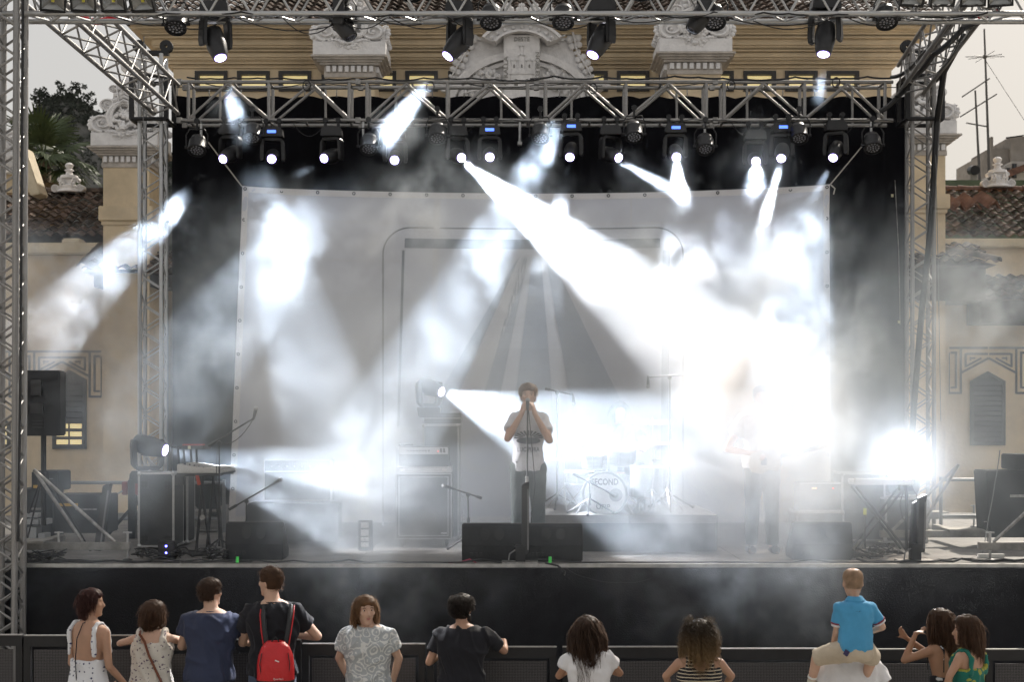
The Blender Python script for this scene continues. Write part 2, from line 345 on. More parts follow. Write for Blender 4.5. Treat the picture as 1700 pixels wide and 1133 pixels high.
def ridge(parent, a, b, n, r=0.11, m=TILE_R, name='ridge_tile', seed=2):
    rr = random.Random(seed); a = Vector(a); b = Vector(b); d = (b-a)/n
    x, y, dd = frame(d); mb = MB(); K = 6; vs = []
    for t, q in ((0, 1.12), (1.1, 0.9)):
        for k in range(K+1):
            an = PI*k/K; vs.append(Vector((math.cos(an)*r*q, math.sin(an)*r*q*0.9, t*d.length)))
    mb.add(vs, [(k, k+1, k+K+2, k+K+1) for k in range(K)]); mb.add([v*0.86 for v in vs], [(k+1, k, k+K+1, k+K+2) for k in range(K)])
    me = mb.mesh('ridge_tile', m, smooth=True); M = Matrix((x, -y if y.z < 0 else y, dd)).transposed()
    if M.determinant() < 0: M = Matrix((-x, y, dd)).transposed()
    for k in range(n):
        o = bpy.data.objects.new(name, me); C.objects.link(o); o.parent = parent; o.location = a+d*k+Vector((0, 0, rr.uniform(0, .01)))
        o.rotation_euler = M.to_euler()

# ================================================================= carved pieces
def blob_cluster(mb, c, rx, rz, dep, n, seed, s0=0.03, s1=0.07):
    rr = random.Random(seed)
    for i in range(n):
        a = rr.random()*2*PI; k = math.sqrt(rr.random()); s = rr.uniform(s0, s1)
        mb.sphere((c[0]+rx*k*math.cos(a), c[1]-dep*(1-k*k)*rr.uniform(.4, 1), c[2]+rz*k*math.sin(a)), s, 8, 5, (rr.uniform(.8, 1.5), .8, rr.uniform(.8, 1.4)))
def volute(mb, c, r, depth, flip=1, turns=1.6, th=0.28):
    """a spiral scroll facing the square, c its eye"""
    pts = []; N = 26
    for k in range(N+1):
        t = k/N; a = flip*(PI*0.5+t*turns*2*PI); rad = r*(1-0.80*t); pts.append((c[0]+rad*math.cos(a), c[1]-0.03*t, c[2]+rad*math.sin(a)))
    mb.path(pts, r*th*0.62, 8, r1=r*th*0.25)
    mb.tube((c[0], c[1]+depth, c[2]), (c[0], c[1]+0.01, c[2]), r*0.92, n=20); mb.sphere(c, r*0.2, 8, 6)
def leaf(mb, a, b, wd, c_y, curl=0.1):
    a = Vector(a); b = Vector(b); d = b-a; s = Vector((-d.z, 0, d.x)).normalized()
    for k in range(5):
        t = k/4.5; p = a+d*t; ww = wd*math.sin(PI*(0.18+0.75*t))
        for q in (-1, 1): mb.sphere((p+s*q*ww*0.55)[:], ww*0.62, 8, 5, (1, .55, 1.0))
    mb.path([a, a+d*.5+Vector((0, -curl, 0)), b], wd*0.22, 6, r1=wd*0.1)
def cap(parent, x0, x1, ytop, ybot, Y, shaft_px, shaft_bot_z, full=True, seed=1):
    """carved white cap with dentils over an ochre shaft; px coordinates read at distance Y (its front)"""
    s = FPX/Y; A = P(x0, ytop, Y); B = P(x1, ybot, Y); W = B.x-A.x; cx = (A.x+B.x)/2; D = W*0.9; yc = Y+D/2
    z0 = B.z; slab0 = z0+0.42; slab1 = slab0+0.28
    m = MB(); sw = (shaft_px[1]-shaft_px[0])/s
    m.box((cx, yc, (z0+shaft_bot_z)/2), (sw, D*0.72, z0-shaft_bot_z)); m.build('pillar_shaft', PLASTER, parent)
    m = MB(); m.box((cx, yc, z0-0.95), (sw+.16, D*.72+.16, .30), taper=1.0); m.box((cx, yc, z0-1.14), (sw+.07, D*.72+.07, .10)); m.build('shaft_moulding', PLASTER, parent, bevel=0.012)
    m = MB(); m.box((cx, yc, z0+0.05), (sw+.06, D*.76, .1)); m.box((cx, yc, z0+0.165), (sw+.04, D*.75, .14))
    for k, (hh, ex) in enumerate(((.06, .22), (.06, .32), (.07, .44), (.10, .54))): m.box((cx, yc, z0+.262+k*.043), (sw+ex, D*.72+ex, .042))
    m.build('cap_moulding', mat('weathered_stone', (0.56, 0.51, 0.46), 0.9, var=0.25, vscale=4, bump=0.3), parent, bevel=0.008)
    m = MB(); m.box((cx, yc, (slab0+slab1)/2), (W, D, slab1-slab0)); m.build('cap_slab', STONE, parent, bevel=0.015)
    dm = MB().box((0, 0, 0), (sw/13, .07, .12)).mesh('dentil', STONE); n = 8
    for k in range(n):
        o = bpy.data.objects.new('dentil', dm); C.objects.link(o); o.parent = parent; o.location = (cx-sw/2+sw*(k+.5)/n, yc-D*.375-.025, z0+.165)
    sdm = MB().box((0, 0, 0), (.07, sw/13, .12)).mesh('dentil', STONE)
    sgn = 1 if cx < 0.4 else -1
    for k in range(7):
        o = bpy.data.objects.new('dentil', sdm); C.objects.link(o); o.parent = parent; o.location = (cx+sgn*(sw/2+.045), yc-D*.36+D*.72*(k+.5)/7, z0+.165)
    # carved top: body, four scrolls, mask of leaves, finial
    m = MB(); zt = slab1; f = Y+0.06
    m.prism([(cx-W*.46, zt), (cx+W*.46, zt), (cx+W*.44, zt+.28), (cx+W*.30, zt+.62), (cx+W*.20, zt+1.0), (cx+W*.13, zt+1.5), (cx-W*.13, zt+1.5), (cx-W*.20, zt+1.0), (cx-W*.30, zt+.62), (cx-W*.44, zt+.28)], f+.12, f+D*.75)
    for q in (-1, 1):
        volute(m, (cx+q*W*.33, f-.02, zt+.27), .25, D*.8, q); volute(m, (cx+q*W*.25, f, zt+.80), .17, D*.6, q); volute(m, (cx+q*W*.17, f+.05, zt+1.25), .11, D*.5, q)
        leaf(m, (cx+q*W*.46, f+.05, zt+.05), (cx+q*W*.50, f+.1, zt+.5), .12, 0)
        leaf(m, (cx+q*W*.10, f-.05, zt-.02), (cx+q*W*.30, f-.03, zt+.02), .08, 0)
        leaf(m, (cx+q*W*.05, f, zt+.62), (cx+q*W*.13, f+.03, zt+1.3), .11, 0)
        for k in range(5): volute(m, (cx+sgn*(W*.46), f+.25+k*.22, zt+.22), .11, .02, q, 1.2) if q == 1 else None
    ring = [(cx+.34*math.cos(t*PI/14), f-.03, zt+.42+.42*math.sin(t*PI/14)) for t in range(-3, 18)]
    m.path(ring, .05, 7); m.path([(p[0]*.8+cx*.2, p[1]-.02, p[2]-.03) for p in ring], .03, 6)
    blob_cluster(m, (cx, f, zt+.30), .27, .30, .16, 46, seed, .03, .075)
    blob_cluster(m, (cx, f-.02, zt-.08), .30, .15, .07, 46, seed+5, .025, .055)
    for k in range(9): leaf(m, (cx, f-.05, zt-.02), (cx+.34*math.cos(PI+PI*k/8), f-.05, zt-.02+.27*math.sin(PI+PI*k/8)), .05, 0, .03)
    m.sphere((cx, f-.12, zt+.12), .09, 10, 7); m.tube((cx, f-.1, zt+.3), (cx, f-.17, zt+.05), .03, .05)
    for k in range(5): m.path([(cx-.16+.03*k, f+.02, zt+.80+k*.11), (cx, f-.10, zt+.87+k*.11), (cx+.16-.03*k, f+.02, zt+.80+k*.11)], .045, 6)
    m.v = [(a_, b_, zt+(c_-zt)*.74) for a_, b_, c_ in m.v]; m.build('carved_crest', STONE, parent, smooth=True)
    m = MB(); m.lathe([(.22, 0), (.24, .06), (.12, .12), (.10, .2), (.2, .3), (.22, .42), (.14, .54), (.06, .6)], (cx, f+D*.4, zt+1.10), n=16); m.build('crest_finial', STONE, parent, smooth=True)
    return slab1
def finial(parent, px, pyb, pyt, Y):
    b = P(px, pyb, Y); t = P(px, pyt, Y); h = t.z-b.z; m = MB()
    m.lathe([(h*.42, 0), (h*.42, h*.04), (h*.34, h*.1), (h*.36, h*.2), (h*.2, h*.26), (h*.19, h*.42), (h*.3, h*.47), (h*.28, h*.56), (h*.12, h*.6), (h*.1, h*.70), (h*.17, h*.74), (h*.08, h*.79), (h*.13, h*.86), (h*.14, h*.92), (h*.08, h*.98), (0.005, h)], b, n=20)
    for q in (-1, 1): volute(m, (b.x+q*h*.42, b.y-.12, b.z+h*.13), h*.13, .2, q); volute(m, (b.x+q*h*.28, b.y-.1, b.z+h*.42), h*.08, .2, q); leaf(m, (b.x+q*h*.15, b.y-h*.3, b.z+h*.1), (b.x+q*h*.2, b.y-h*.2, b.z+h*.5), h*.09, 0)
    return m.build('rooftop_finial', STONE, parent, smooth=True)

# ================================================================= central building
YB = 33.0; sB = FPX/YB
bld = thing('town_building', 'tall ochre building with attic windows and white carved crest behind the stage', 'building', (0, 0, 0))
def ZB(py, Y=YB): return CAM_H-(py-695)*Y/FPX
def XB(px, Y=YB): return (px-850)*Y/FPX
wx0, wx1 = XB(288), XB(1480)
wins = [351, 421, 490, 560, 640, 700, 770, 1000, 1051, 1122, 1190, 1261, 1330, 1399]
wins = [351, 421, 490, 561, 631, 700, 771, 982, 1051, 1121, 1191, 1261, 1330, 1399]
ww = 54/sB; z0, z1 = ZB(152), ZB(118)
# wall in pieces round the window openings
m = MB(); m.bbox(wx0, wx1, YB, YB+9, 0, z0); m.bbox(wx0, wx1, YB, YB+9, z1, ZB(108)); e = wx0
for px in wins:
    a, b = XB(px)-ww/2, XB(px)+ww/2; m.bbox(e, a, YB, YB+9, z0, z1); e = b
m.bbox(e, wx1, YB, YB+9, z0, z1); m.build('wall', PLASTER, bld)
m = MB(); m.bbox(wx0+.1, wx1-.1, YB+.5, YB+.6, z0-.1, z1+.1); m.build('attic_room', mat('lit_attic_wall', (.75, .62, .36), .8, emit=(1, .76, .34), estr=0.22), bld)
fr = MB(); t = .085
fr.bbox(-ww/2, ww/2, -.05, .14, -t, 0); fr.bbox(-ww/2, ww/2, -.05, .14, z0-z1, z0-z1+t); fr.bbox(-ww/2, -ww/2+t, -.05, .14, z0-z1+t, -t); fr.bbox(ww/2-t, ww/2, -.05, .14, z0-z1+t, -t)
frm = fr.mesh('window_frame', DARKW)
pn = MB(); pn.bbox(-ww/2+t, ww/2-t, .10, .115, z0-z1+t, -t); pnm = pn.mesh('window_pane', LITPANE)
br = MB(); br.bbox(-ww/2+t, ww/2-t, .06, .09, (z0-z1)*.5-.012, (z0-z1)*.5+.012); brm = br.mesh('window_bar', mat('window_bar', (.25, .2, .12), .6))
for px in wins:
    o = bpy.data.objects.new('window', frm); C.objects.link(o); o.parent = bld; o.location = (XB(px), YB, z1)
    for nm, me in (('pane', pnm), ('bar', brm)): c = bpy.data.objects.new(nm, me); C.objects.link(c); c.parent = o
for yb, yt, pr in ((112, 105, .10), (105, 98, .17), (98, 84, .21), (84, 78, .34), (78, 62, .40), (62, 56, .56), (56, 46, .62), (46, 40, .80)):
    m = MB(); m.bbox(wx0-pr, wx1+pr, YB-pr, YB+9+pr, ZB(yb, YB-pr)+.004, ZB(yt, YB-pr)+.004); m.build('cornice_band', PLASTER, bld, bevel=0.045)
ez = ZB(40, YB-.82)+.01; m = MB(); mid = (wx0+wx1)/2
m.add([(wx0-.85, YB-.85, ez), (wx1+.85, YB-.85, ez), (wx1+.85, YB+9.8, ez), (wx0-.85, YB+9.8, ez), (wx0+5.5, YB+4.5, ez+2.6), (wx1-5.5, YB+4.5, ez+2.6)], [(0, 1, 5, 4), (1, 2, 5), (2, 3, 4, 5), (3, 0, 4), (3, 2, 1, 0)])
m.build('roof', TILE, bld)
tiled('roof_tiles', bld, (wx0-.95, YB-.98, ez+.03), (wx1-wx0+1.9, 0, 0), (0, 3.6, 1.78), 84, 11, seed=4)
# two carved caps on pillars and the central crest
CW = YB-1.6
cap(bld, 519, 640, 30, 125, CW-.7, (540, 622), 0, seed=3); cap(bld, 1094, 1216, 25, 120, CW-.7, (1112, 1200), 0, seed=8)
m = MB(); Yc = YB-.5; cc = P(866, 190, Yc); sC = FPX/Yc
def arcband(r0, r1, a0, a1, y0, y1, n=24, cz=0, zs=1.0):
    for k in range(n):
        q = [(cc.x+r*math.cos(a), cc.z+cz+r*math.sin(a)*zs) for r, a in ((r0, a0+(a1-a0)*k/n), (r1, a0+(a1-a0)*k/n), (r1, a0+(a1-a0)*(k+1)/n), (r0, a0+(a1-a0)*(k+1)/n))]
        m.prism(q, y0, y1)
arcband(1.50, 1.68, R(12), R(168), Yc-.12, Yc+.4, zs=.80); arcband(1.36, 1.46, R(12), R(168), Yc-.04, Yc+.4, zs=.80)
pts = [(cc.x-1.75, cc.z+.05), (cc.x+1.75, cc.z+.05), (cc.x+1.55, cc.z+.75), (cc.x+1.15, cc.z+1.3), (cc.x+.95, cc.z+1.8), (cc.x+.55, cc.z+2.25), (cc.x-.55, cc.z+2.25), (cc.x-.95, cc.z+1.8), (cc.x-1.15, cc.z+1.3), (cc.x-1.55, cc.z+.75)]
m.prism(pts, Yc+.05, Yc+.45)
for q in (-1, 1):
    volute(m, (cc.x+q*.83, Yc-.02, cc.z+1.80), .24, .3, -q); volute(m, (cc.x+q*1.66, Yc-.06, cc.z+.62), .13, .25, q)
    leaf(m, (cc.x+q*1.05, Yc-.02, cc.z+1.95), (cc.x+q*1.22, Yc-.02, cc.z+1.25), .15, 0); leaf(m, (cc.x+q*1.2, Yc, cc.z+1.35), (cc.x+q*1.55, Yc, cc.z+.75), .13, 0)
    leaf(m, (cc.x+q*1.9, Yc, cc.z+.62), (cc.x+q*1.6, Yc, cc.z+.62), .08, 0)
    blob_cluster(m, (cc.x+q*.80, Yc+.02, cc.z+.80), .30, .25, .14, 60, 21+q, .025, .07)
    for k in range(6): leaf(m, (cc.x+q*.75, Yc, cc.z+.78), (cc.x+q*(.75+.42*math.cos(k)), Yc-.04, cc.z+.78+.3*math.sin(k)), .07, 0, .05)
    leaf(m, (cc.x+q*1.35, Yc, cc.z+.42), (cc.x+q*.75, Yc-.05, cc.z+.55), .10, 0)
    blob_cluster(m, (cc.x+q*1.35, Yc+.02, cc.z-.25), .42, .22, .12, 60, 31+q, .03, .07)
    leaf(m, (cc.x+q*.3, Yc, cc.z-.5), (cc.x+q*1.2, Yc, cc.z-.1), .12, 0)
m.build('carved_gable', STONE, bld, smooth=True)
m = MB(); m.bbox(cc.x-.39, cc.x+.39, Yc-.24, Yc+.1, cc.z-.35, cc.z+1.66); m.prism([(cc.x-.39, cc.z-.35), (cc.x, cc.z-.62), (cc.x+.39, cc.z-.35)], Yc-.24, Yc+.1); m.build('shield', STONE, bld, bevel=0.015)
m = MB(); f = Yc-.24
for k in range(16):
    a0, a1 = R(28+124*k/16), R(28+124*(k+1)/16)
    for r0, r1, d in ((.62, .68, .2), (.90, .97, .18), (.68, .90, .08)):
        m.prism([(cc.x+r*math.cos(a), cc.z+1.28+r*math.sin(a)*.66) for r, a in ((r0, a0), (r1, a0), (r1, a1), (r0, a1))], f-d, Yc)
for k in range(9): a = R(35+110*k/8); m.sphere((cc.x+.79*math.cos(a), f-.1, cc.z+1.28+.79*math.sin(a)*.66), .045, 8, 6)
for k in range(-2, 3): leaf(m, (cc.x+k*.26, f, cc.z+1.9), (cc.x+k*.30, f, cc.z+2.35), .13, 0)
m.build('crown_relief', STONE, bld, smooth=True)
m = MB(); k = 1.0
m.bbox(cc.x-.27, cc.x+.27, f-.035, f, cc.z+.0, cc.z+.42); m.prism([(cc.x-.31, cc.z+.42), (cc.x+.31, cc.z+.42), (cc.x, cc.z+.60)], f-.05, f)
for q in (-.19, 0, .19):
    h = .80 if q else .95; m.bbox(cc.x+q-.06, cc.x+q+.06, f-.03, f, cc.z+.44, cc.z+h)
    for w_ in (-.065, 0, .065): m.bbox(cc.x+q+w_-.02, cc.x+q+w_+.02, f-.045, f, cc.z+h, cc.z+h+.06)
m.bbox(cc.x-.035, cc.x+.035, f-.03, f, cc.z+1.0, cc.z+1.22)
for w_ in (-.05, 0, .05): m.bbox(cc.x+w_-.018, cc.x+w_+.018, f-.04, f, cc.z+1.22, cc.z+1.28)
m.v = [(cc.x+(a-cc.x)*.86, b, cc.z+.50+.74*(c_-cc.z)) for a, b, c_ in m.v]; m.build('castle_relief', STONE, bld, bevel=0.004)
m = MB()
for q in (-.14, .14): m.prism([(cc.x+q-.05, cc.z+.02)]+[(cc.x+q+.05*math.cos(PI-PI*t/8), cc.z+.22+.06*math.sin(PI*t/8)) for t in range(9)]+[(cc.x+q+.05, cc.z+.02)], f-.037, f-.03)
for q in (-.19, 0, .19): m.prism([(cc.x+q-.02, cc.z+.6), (cc.x+q-.02, cc.z+.68), (cc.x+q, cc.z+.71), (cc.x+q+.02, cc.z+.68), (cc.x+q+.02, cc.z+.6)], f-.037, f-.03)
m.v = [(cc.x+(a-cc.x)*.86, b, cc.z+.50+.74*(c_-cc.z)) for a, b, c_ in m.v]; tag(m.build('castle_opening', mat('painted_recess_shade', (.2, .19, .18), .9), bld), kind='stuff')  # flat dark plates: the shade inside the openings is put into their colour
m = MB(); text_mb(m, 'MVRALLA', .13, (cc.x-.335, f-.012, cc.z+.85), (0, 0, 1), (-1, 0, 0), .012, 1.25)
text_mb(m, 'NOBLEDILA', .13, (cc.x+.335, f-.012, cc.z+.90), (0, 0, -1), (1, 0, 0), .012, 1.15); text_mb(m, 'DESTE', .12, (cc.x, f-.012, cc.z+1.56), depth=.012)
tag(m.build('inscription', mat('inscription_stone', (.34, .33, .31), .9), bld), kind='stuff')

# ================================================================= wings, porches, painted friezes
def frieze(parent, xc, ytop, Y, w_px, mir=1):
    """dark geometric bands painted round the window head"""
    s = FPX/Y; m = MB(); X = XB(xc, Y); Z = ZB(ytop, Y); k = 1/s; y0, y1 = Y-.012, Y-.002
    def bar(a, b, t=3.6):
        ax, az = X+a[0]*k, Z-a[1]*k; bx, bz = X+b[0]*k, Z-b[1]*k; d = Vector((bx-ax, 0, bz-az)); n_ = Vector((-d.z, 0, d.x)).normalized()*t*k/2
        m.prism([(ax+n_.x, az+n_.z), (bx+n_.x, bz+n_.z), (bx-n_.x, bz-n_.z), (ax-n_.x, az-n_.z)], y0, y1)
    for q in (-1, 1):
        bar((q*65, 0), (q*1, 0)); bar((q*63, 8), (q*54, 8)); bar((q*63, 66), (q*54, 66), 3); bar((q*65, 75), (q*45, 75)); bar((q*54, 6), (q*54, 67)); bar((q*46, 2), (q*46, 76)); bar((q*65, 8), (q*65, 76), 1.5)
        bar((q*37, 10), (q*1, 10)); bar((q*38, 9), (q*38, 32)); bar((q*38, 31), (q*12, 17), 3.2); bar((q*45, 41), (q*0, 17)); bar((q*30, 17), (q*22, 17), 3); bar((q*30, 15), (q*30, 21), 2)
    return m.build('painted_frieze', mat('dark_painted_band', (.075, .07, .075), .85, var=.3, vscale=4), parent)
def lancet(parent, xc, yt, yb, Y, wpx, lit=False):
    X = XB(xc, Y); W = wpx*Y/FPX; zb, zt = ZB(yb, Y), ZB(yt, Y); zs = zt-W*.28
    o = MB(); o.prism([(X-W/2, zb), (X+W/2, zb), (X+W/2, zs), (X, zt), (X-W/2, zs)], Y-.004, Y+.02); o = o.build('window', DARKW, parent)
    t = .07; m = MB(); m.prism([(X-W/2, zb), (X-W/2+t, zb), (X-W/2+t, zs-.02), (X-W/2, zs)], Y-.06, Y-.005); m.prism([(X+W/2-t, zb), (X+W/2, zb), (X+W/2, zs), (X+W/2-t, zs-.02)], Y-.06, Y-.005)
    m.prism([(X-W/2, zs), (X-W/2+t, zs-.03), (X, zt-t*1.1), (X, zt)], Y-.06, Y-.005); m.prism([(X+W/2, zs), (X, zt), (X, zt-t*1.1), (X+W/2-t, zs-.03)], Y-.06, Y-.005); m.bbox(X-W/2+t, X+W/2-t, Y-.06, Y-.005, zb, zb+t)
    m.build('window_frame', DARKW, o)
    n = 12; pm = MB().box((0, 0, 0), (W-2*t-.01, .03, (zs-zb-t)/n*.8), rot=(R(-28), 0, 0)).mesh('louvre', mat('dark_shutter', (.045, .04, .045), .6))
    for k in range(n):
        c = bpy.data.objects.new('louvre', pm); C.objects.link(c); c.parent = o; c.location = (X, Y-.03, zb+t+(zs-zb-t)*(k+.5)/n)
    if lit:
        for k in range(3):
            for q in (-1, 1): c = MB().bbox(X+q*W*.2-W*.17, X+q*W*.2+W*.17, Y-.065, Y-.05, zb+.1+k*.17, zb+.2+k*.17).build('lit_slot', LITPANE, o)
YW = 32.2
wl = thing('side_wing', 'low ochre wing with old tiled roof left of the stage', 'building')
wr = thing('side_wing', 'low ochre wing with red-brown tiled roof and arched window right of the stage', 'building')
# left wing
m = MB(); m.bbox(-24, XB(232, YW), YW, YW+8, 0, ZB(424, YW)); m.build('wall', PLASTER, wl)
m = MB(); m.bbox(-24, XB(180, YW)-.02, YW-.14, YW+.5, ZB(424, YW)+.004, ZB(404, YW)); m.box((XB(120, YW), YW+.1, ZB(401, YW)), (.4, .4, .12)); m.build('parapet', PLASTER_L, wl, bevel=0.03)
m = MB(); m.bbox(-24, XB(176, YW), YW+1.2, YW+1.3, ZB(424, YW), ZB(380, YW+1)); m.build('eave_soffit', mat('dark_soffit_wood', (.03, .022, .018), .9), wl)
zr = ZB(393, YW+.9); zr2 = ZB(321, YW+3.6)
tiled('roof_tiles', wl, (XB(-350, YW+.9), YW+.9, zr), (XB(176, YW+.9)-XB(-350, YW+.9), 0, 0), (0, 2.7, zr2-zr), 30, 10, seed=6)
ridge(wl, (XB(-350, YW+3.6), YW+3.6, zr2+.02), (XB(190, YW+3.6), YW+3.6, zr2+.02), 22, .12, TILE)
cap(wl, 150, 262, 200, 276, YW-1.3, (178, 255), 0, seed=14)
finial(wl, 115, 320, 270, YW+3.3)
m = MB(); a = P(-60, 250, YW+1); b = P(46, 262, YW+1); c = P(64, 320, YW+1); m.prism([(a.x, c.z), (a.x, a.z), (b.x, b.z), (c.x, c.z)], YW+1, YW+1.3); m.build('gable_wall', PLASTER, wl)
m = MB(); m.prism([(b.x-.2, b.z+.25), (b.x, b.z+.2), (c.x+.1, c.z-.05), (c.x-.12, c.z-.1)], YW+.8, YW+1.4); m.build('gable_coping', PLASTER_L, wl, bevel=.02)
m = MB(); a = P(14, 268, YW+.9); volute(m, (a.x, a.y, a.z), .3, .4, 1); volute(m, (a.x+.1, a.y, a.z+.45), .2, .3, 1); blob_cluster(m, (a.x-.3, a.y, a.z+.1), .4, .4, .2, 50, 4, .05, .1); m.build('gable_scroll', STONE, wl, smooth=True)
frieze(wl, 103, 584, YW, 130); lancet(wl, 116, 615, 746, YW, 56, True); 
frieze(wl, -30, 584, YW, 130); lancet(wl, -4, 690, 746, YW, 44, True)
# right wing
XR0 = XB(1530, YW); m = MB(); m.bbox(XB(1480, YW), 30, YW, YW+8, 0, ZB(410, YW)); m.build('wall', PLASTER, wr)
m = MB(); m.bbox(XB(1562, YW), 30, YW-.14, YW+.5, ZB(413, YW)+.004, ZB(397, YW)); m.build('parapet', PLASTER_L, wr, bevel=0.03)
zr = ZB(394, YW+.5); zr2 = ZB(318, YW+3.4)
tiled('roof_tiles', wr, (XB(1562, YW+.5), YW+.5, zr), (XB(2100, YW+.5)-XB(1562, YW+.5), 0, 0), (0, 2.9, zr2-zr), 28, 10, seed=9)
ridge(wr, (XB(1562, YW+3.4), YW+3.4, zr2+.02), (XB(2100, YW+3.4), YW+3.4, zr2+.02), 20, .12)
for k, px in enumerate((1572, 1586, 1611, 1643)):       # loose ridge tiles lying on the slope
    a = P(px, 356-2*k, YW+1.6); o = MB(); L = .62
    o.prism([(-.19, 0), (0, .19), (.19, 0), (.15, -.02), (0, .13), (-.15, -.02)], 0, L)
    o = o.build('loose_ridge_tile', TILE_R, wr); o.location = (a.x, a.y-.3, a.z+.02); o.rotation_euler = (R(28), 0, R(12+6*(k % 2)))
cap(wr, 1478, 1589, 190, 256, YW-1.3, (1492, 1572), 0, seed=17)
finial(wr, 1656, 312, 260, YW+3.3)
frieze(wr, 1641, 578, YW, 130); lancet(wr, 1639, 617, 740, YW, 58)
frieze(wr, 1774, 578, YW, 130); lancet(wr, 1776, 617, 740, YW, 58)
def porch(parent, x0, x1, yr, ye, ys, Y, proj, seed, hip=0):
    a = XB(x0, Y-proj); b = XB(x1, Y-proj); ze = ZB(ye, Y-proj); zt = ZB(yr, Y)
    m = MB(); m.add([(a, Y-proj, ze), (b, Y-proj, ze), (b-hip, Y, zt), (a+hip*0, Y, zt), (a, Y, ze-.02), (b, Y, ze-.02)], [(0, 1, 2, 3), (1, 5, 2), (0, 3, 4), (4, 5, 1, 0), (3, 2, 5, 4)]); m.build('porch_roof', TILE, parent)
    tiled('roof_tiles', parent, (a, Y-proj-.05, ze+.03), (b-a, 0, 0), (0, proj, (zt-ze)), max(4, int((b-a)/.24)), 4, seed=seed)
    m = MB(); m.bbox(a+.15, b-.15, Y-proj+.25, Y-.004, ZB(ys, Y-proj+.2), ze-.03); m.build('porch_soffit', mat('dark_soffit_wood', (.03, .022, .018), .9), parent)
    if hip: ridge(parent, (b-hip-.1, Y-.05, zt+.03), (b, Y-proj, ze+.08), 4, .12, TILE)
porch(wl, 138, 300, 422, 452, 476, YW, 1.3, 3); ridge(wl, (XB(170, YW), YW-.05, ZB(420, YW)+.1), (XB(136, YW-1.2), YW-1.2, ZB(450, YW-1.2)+.08), 4, .12, TILE)
porch(wr, 1440, 1655, 408, 440, 498, YW, 1.6, 5, hip=1.3); porch(wr, 1622, 1900, 462, 496, 536, YW, 1.2, 7)

# ================================================================= rooftops and aerials far right
fb = thing('rooftop_house', 'pale rooftop house with dark windows beyond the right wing', 'house'); YF_ = 60.0
pl = mat('grey_render_wall', (.50, .47, .43), .9, var=.3, vscale=.8, bump=.2); gw = mat('stained_concrete', (.30, .27, .24), .9, var=.4, vscale=1)
m = MB(); a = P(1642, 330, YF_); b = P(1790, 268, YF_); m.prism([(a.x, a.z-6), (b.x, a.z-6), (b.x, b.z), (P(1678, 268, YF_).x, b.z), (a.x, P(1642, 298, YF_).z)], YF_, YF_+8); m.build('wall', pl, fb)
m = MB(); a = P(1648, 268, YF_+1); b = P(1675, 247, YF_+1); m.bbox(a.x, b.x, YF_+1, YF_+6, a.z-1, b.z); a = P(1675, 265, YF_+1); b = P(1790, 228, YF_+1); m.bbox(a.x, b.x+.0, YF_+.8, YF_+6, a.z-1, b.z); a = P(1645, 265, YF_+.5); b = P(1649, 227, YF_+.5); m.bbox(a.x, b.x, YF_+.5, YF_+.9, a.z-1, b.z)
m.build('roof_tower', gw, fb)
for px, py, h in ((1672, 290, 22), (1683, 284, 24)):
    a = P(px-3, py+h/2, YF_); b = P(px+4, py-h/2, YF_); o = MB().bbox(a.x, b.x, YF_-.06, YF_-.002, a.z, b.z).build('window', DARKW, fb); MB().bbox(a.x+.04, b.x-.04, YF_-.09, YF_-.065, a.z+.04, b.z-.04).build('pane', GLASS, o)
m = MB(); a = P(1676, 268, YF_); b = P(1655, 290, YF_); m.prism([(a.x+1.3, a.z+.1), (a.x+1.3, a.z-.1), (b.x, b.z-.3), (b.x, b.z)], YF_-.5, YF_-.01); m.build('sloping_eave', TILE_R, fb)
gr = MB(); a = P(1560, 330, 48); b = P(2000, 299, 48); gr.bbox(a.x, b.x, 48, 54, a.z-4, b.z); tag(gr.build('green_roof_screen', mat('green_tarp', (.07, .10, .065), .9, var=.4, vscale=1.5, bump=.4, bscale=3)), 'low dark green screen behind the right wing roof', 'roof screen')
cp = thing('chimney_pipe', 'black round flue pipe standing against the sky right of the tower', 'chimney'); a = P(1617, 300, 50); b = P(1616, 284, 50)
MB().tube(a, b, .12, n=12).build('flue', gw, cp); MB().tube((b.x+.0, b.y-.2, b.z), (b.x, b.y+.2, b.z+.05), .16, n=14).build('cowl', STEEL_DK, cp)
def aerial(label, mast, booms, disc=None, guys=()):
    t = thing('tv_aerial', label, 'aerial'); Y = 58; am = mat('aerial_rod', (.10, .095, .09), .5, .5)
    MB().tube(P(*mast[0], Y), P(*mast[1], Y), .06, .035, n=8).build('mast', am, t)
    for a, b, n, L in booms:
        a = P(*a, Y); b = P(*b, Y); MB().tube(a, b, .028, n=6).build('boom', am, t); m = MB()
        for k in range(n):
            p = a+(b-a)*(k+.5)/n; m.tube(p+Vector((-.10, -L, -.22*L)), p+Vector((.10, L, .22*L)), .011, n=4)
        m.build('dipole_rods', am, t)
    if disc:
        p = P(*disc, Y); m = MB()
        for k in range(6): a = PI*k/6+.2; d = Vector((math.cos(a)*.72, math.sin(a)*.72, math.sin(a*3)*.06)); m.tube(p-d, p+d, .012, n=4)
        m.build('crossed_rods', am, t); MB().sphere(p[:], .09, 8, 6).build('junction_box', am, t)
    for a, b in guys: MB().tube(P(*a, Y), P(*b, Y), .010, n=4).build('guy_wire', am, t)
aerial('tall thin aerial mast with crossed rods and guy wires', ((1644, 330), (1634, 48)), [], (1635, 94), [((1636, 100), (1720, 230)), ((1637, 110), (1640, 300))])
aerial('shorter aerial mast with three slanting toothed booms', ((1628, 330), (1619, 150)), [((1597, 161), (1643, 130), 8, .35), ((1594, 194), (1655, 156), 10, .4), ((1604, 204), (1638, 210), 7, .3)])
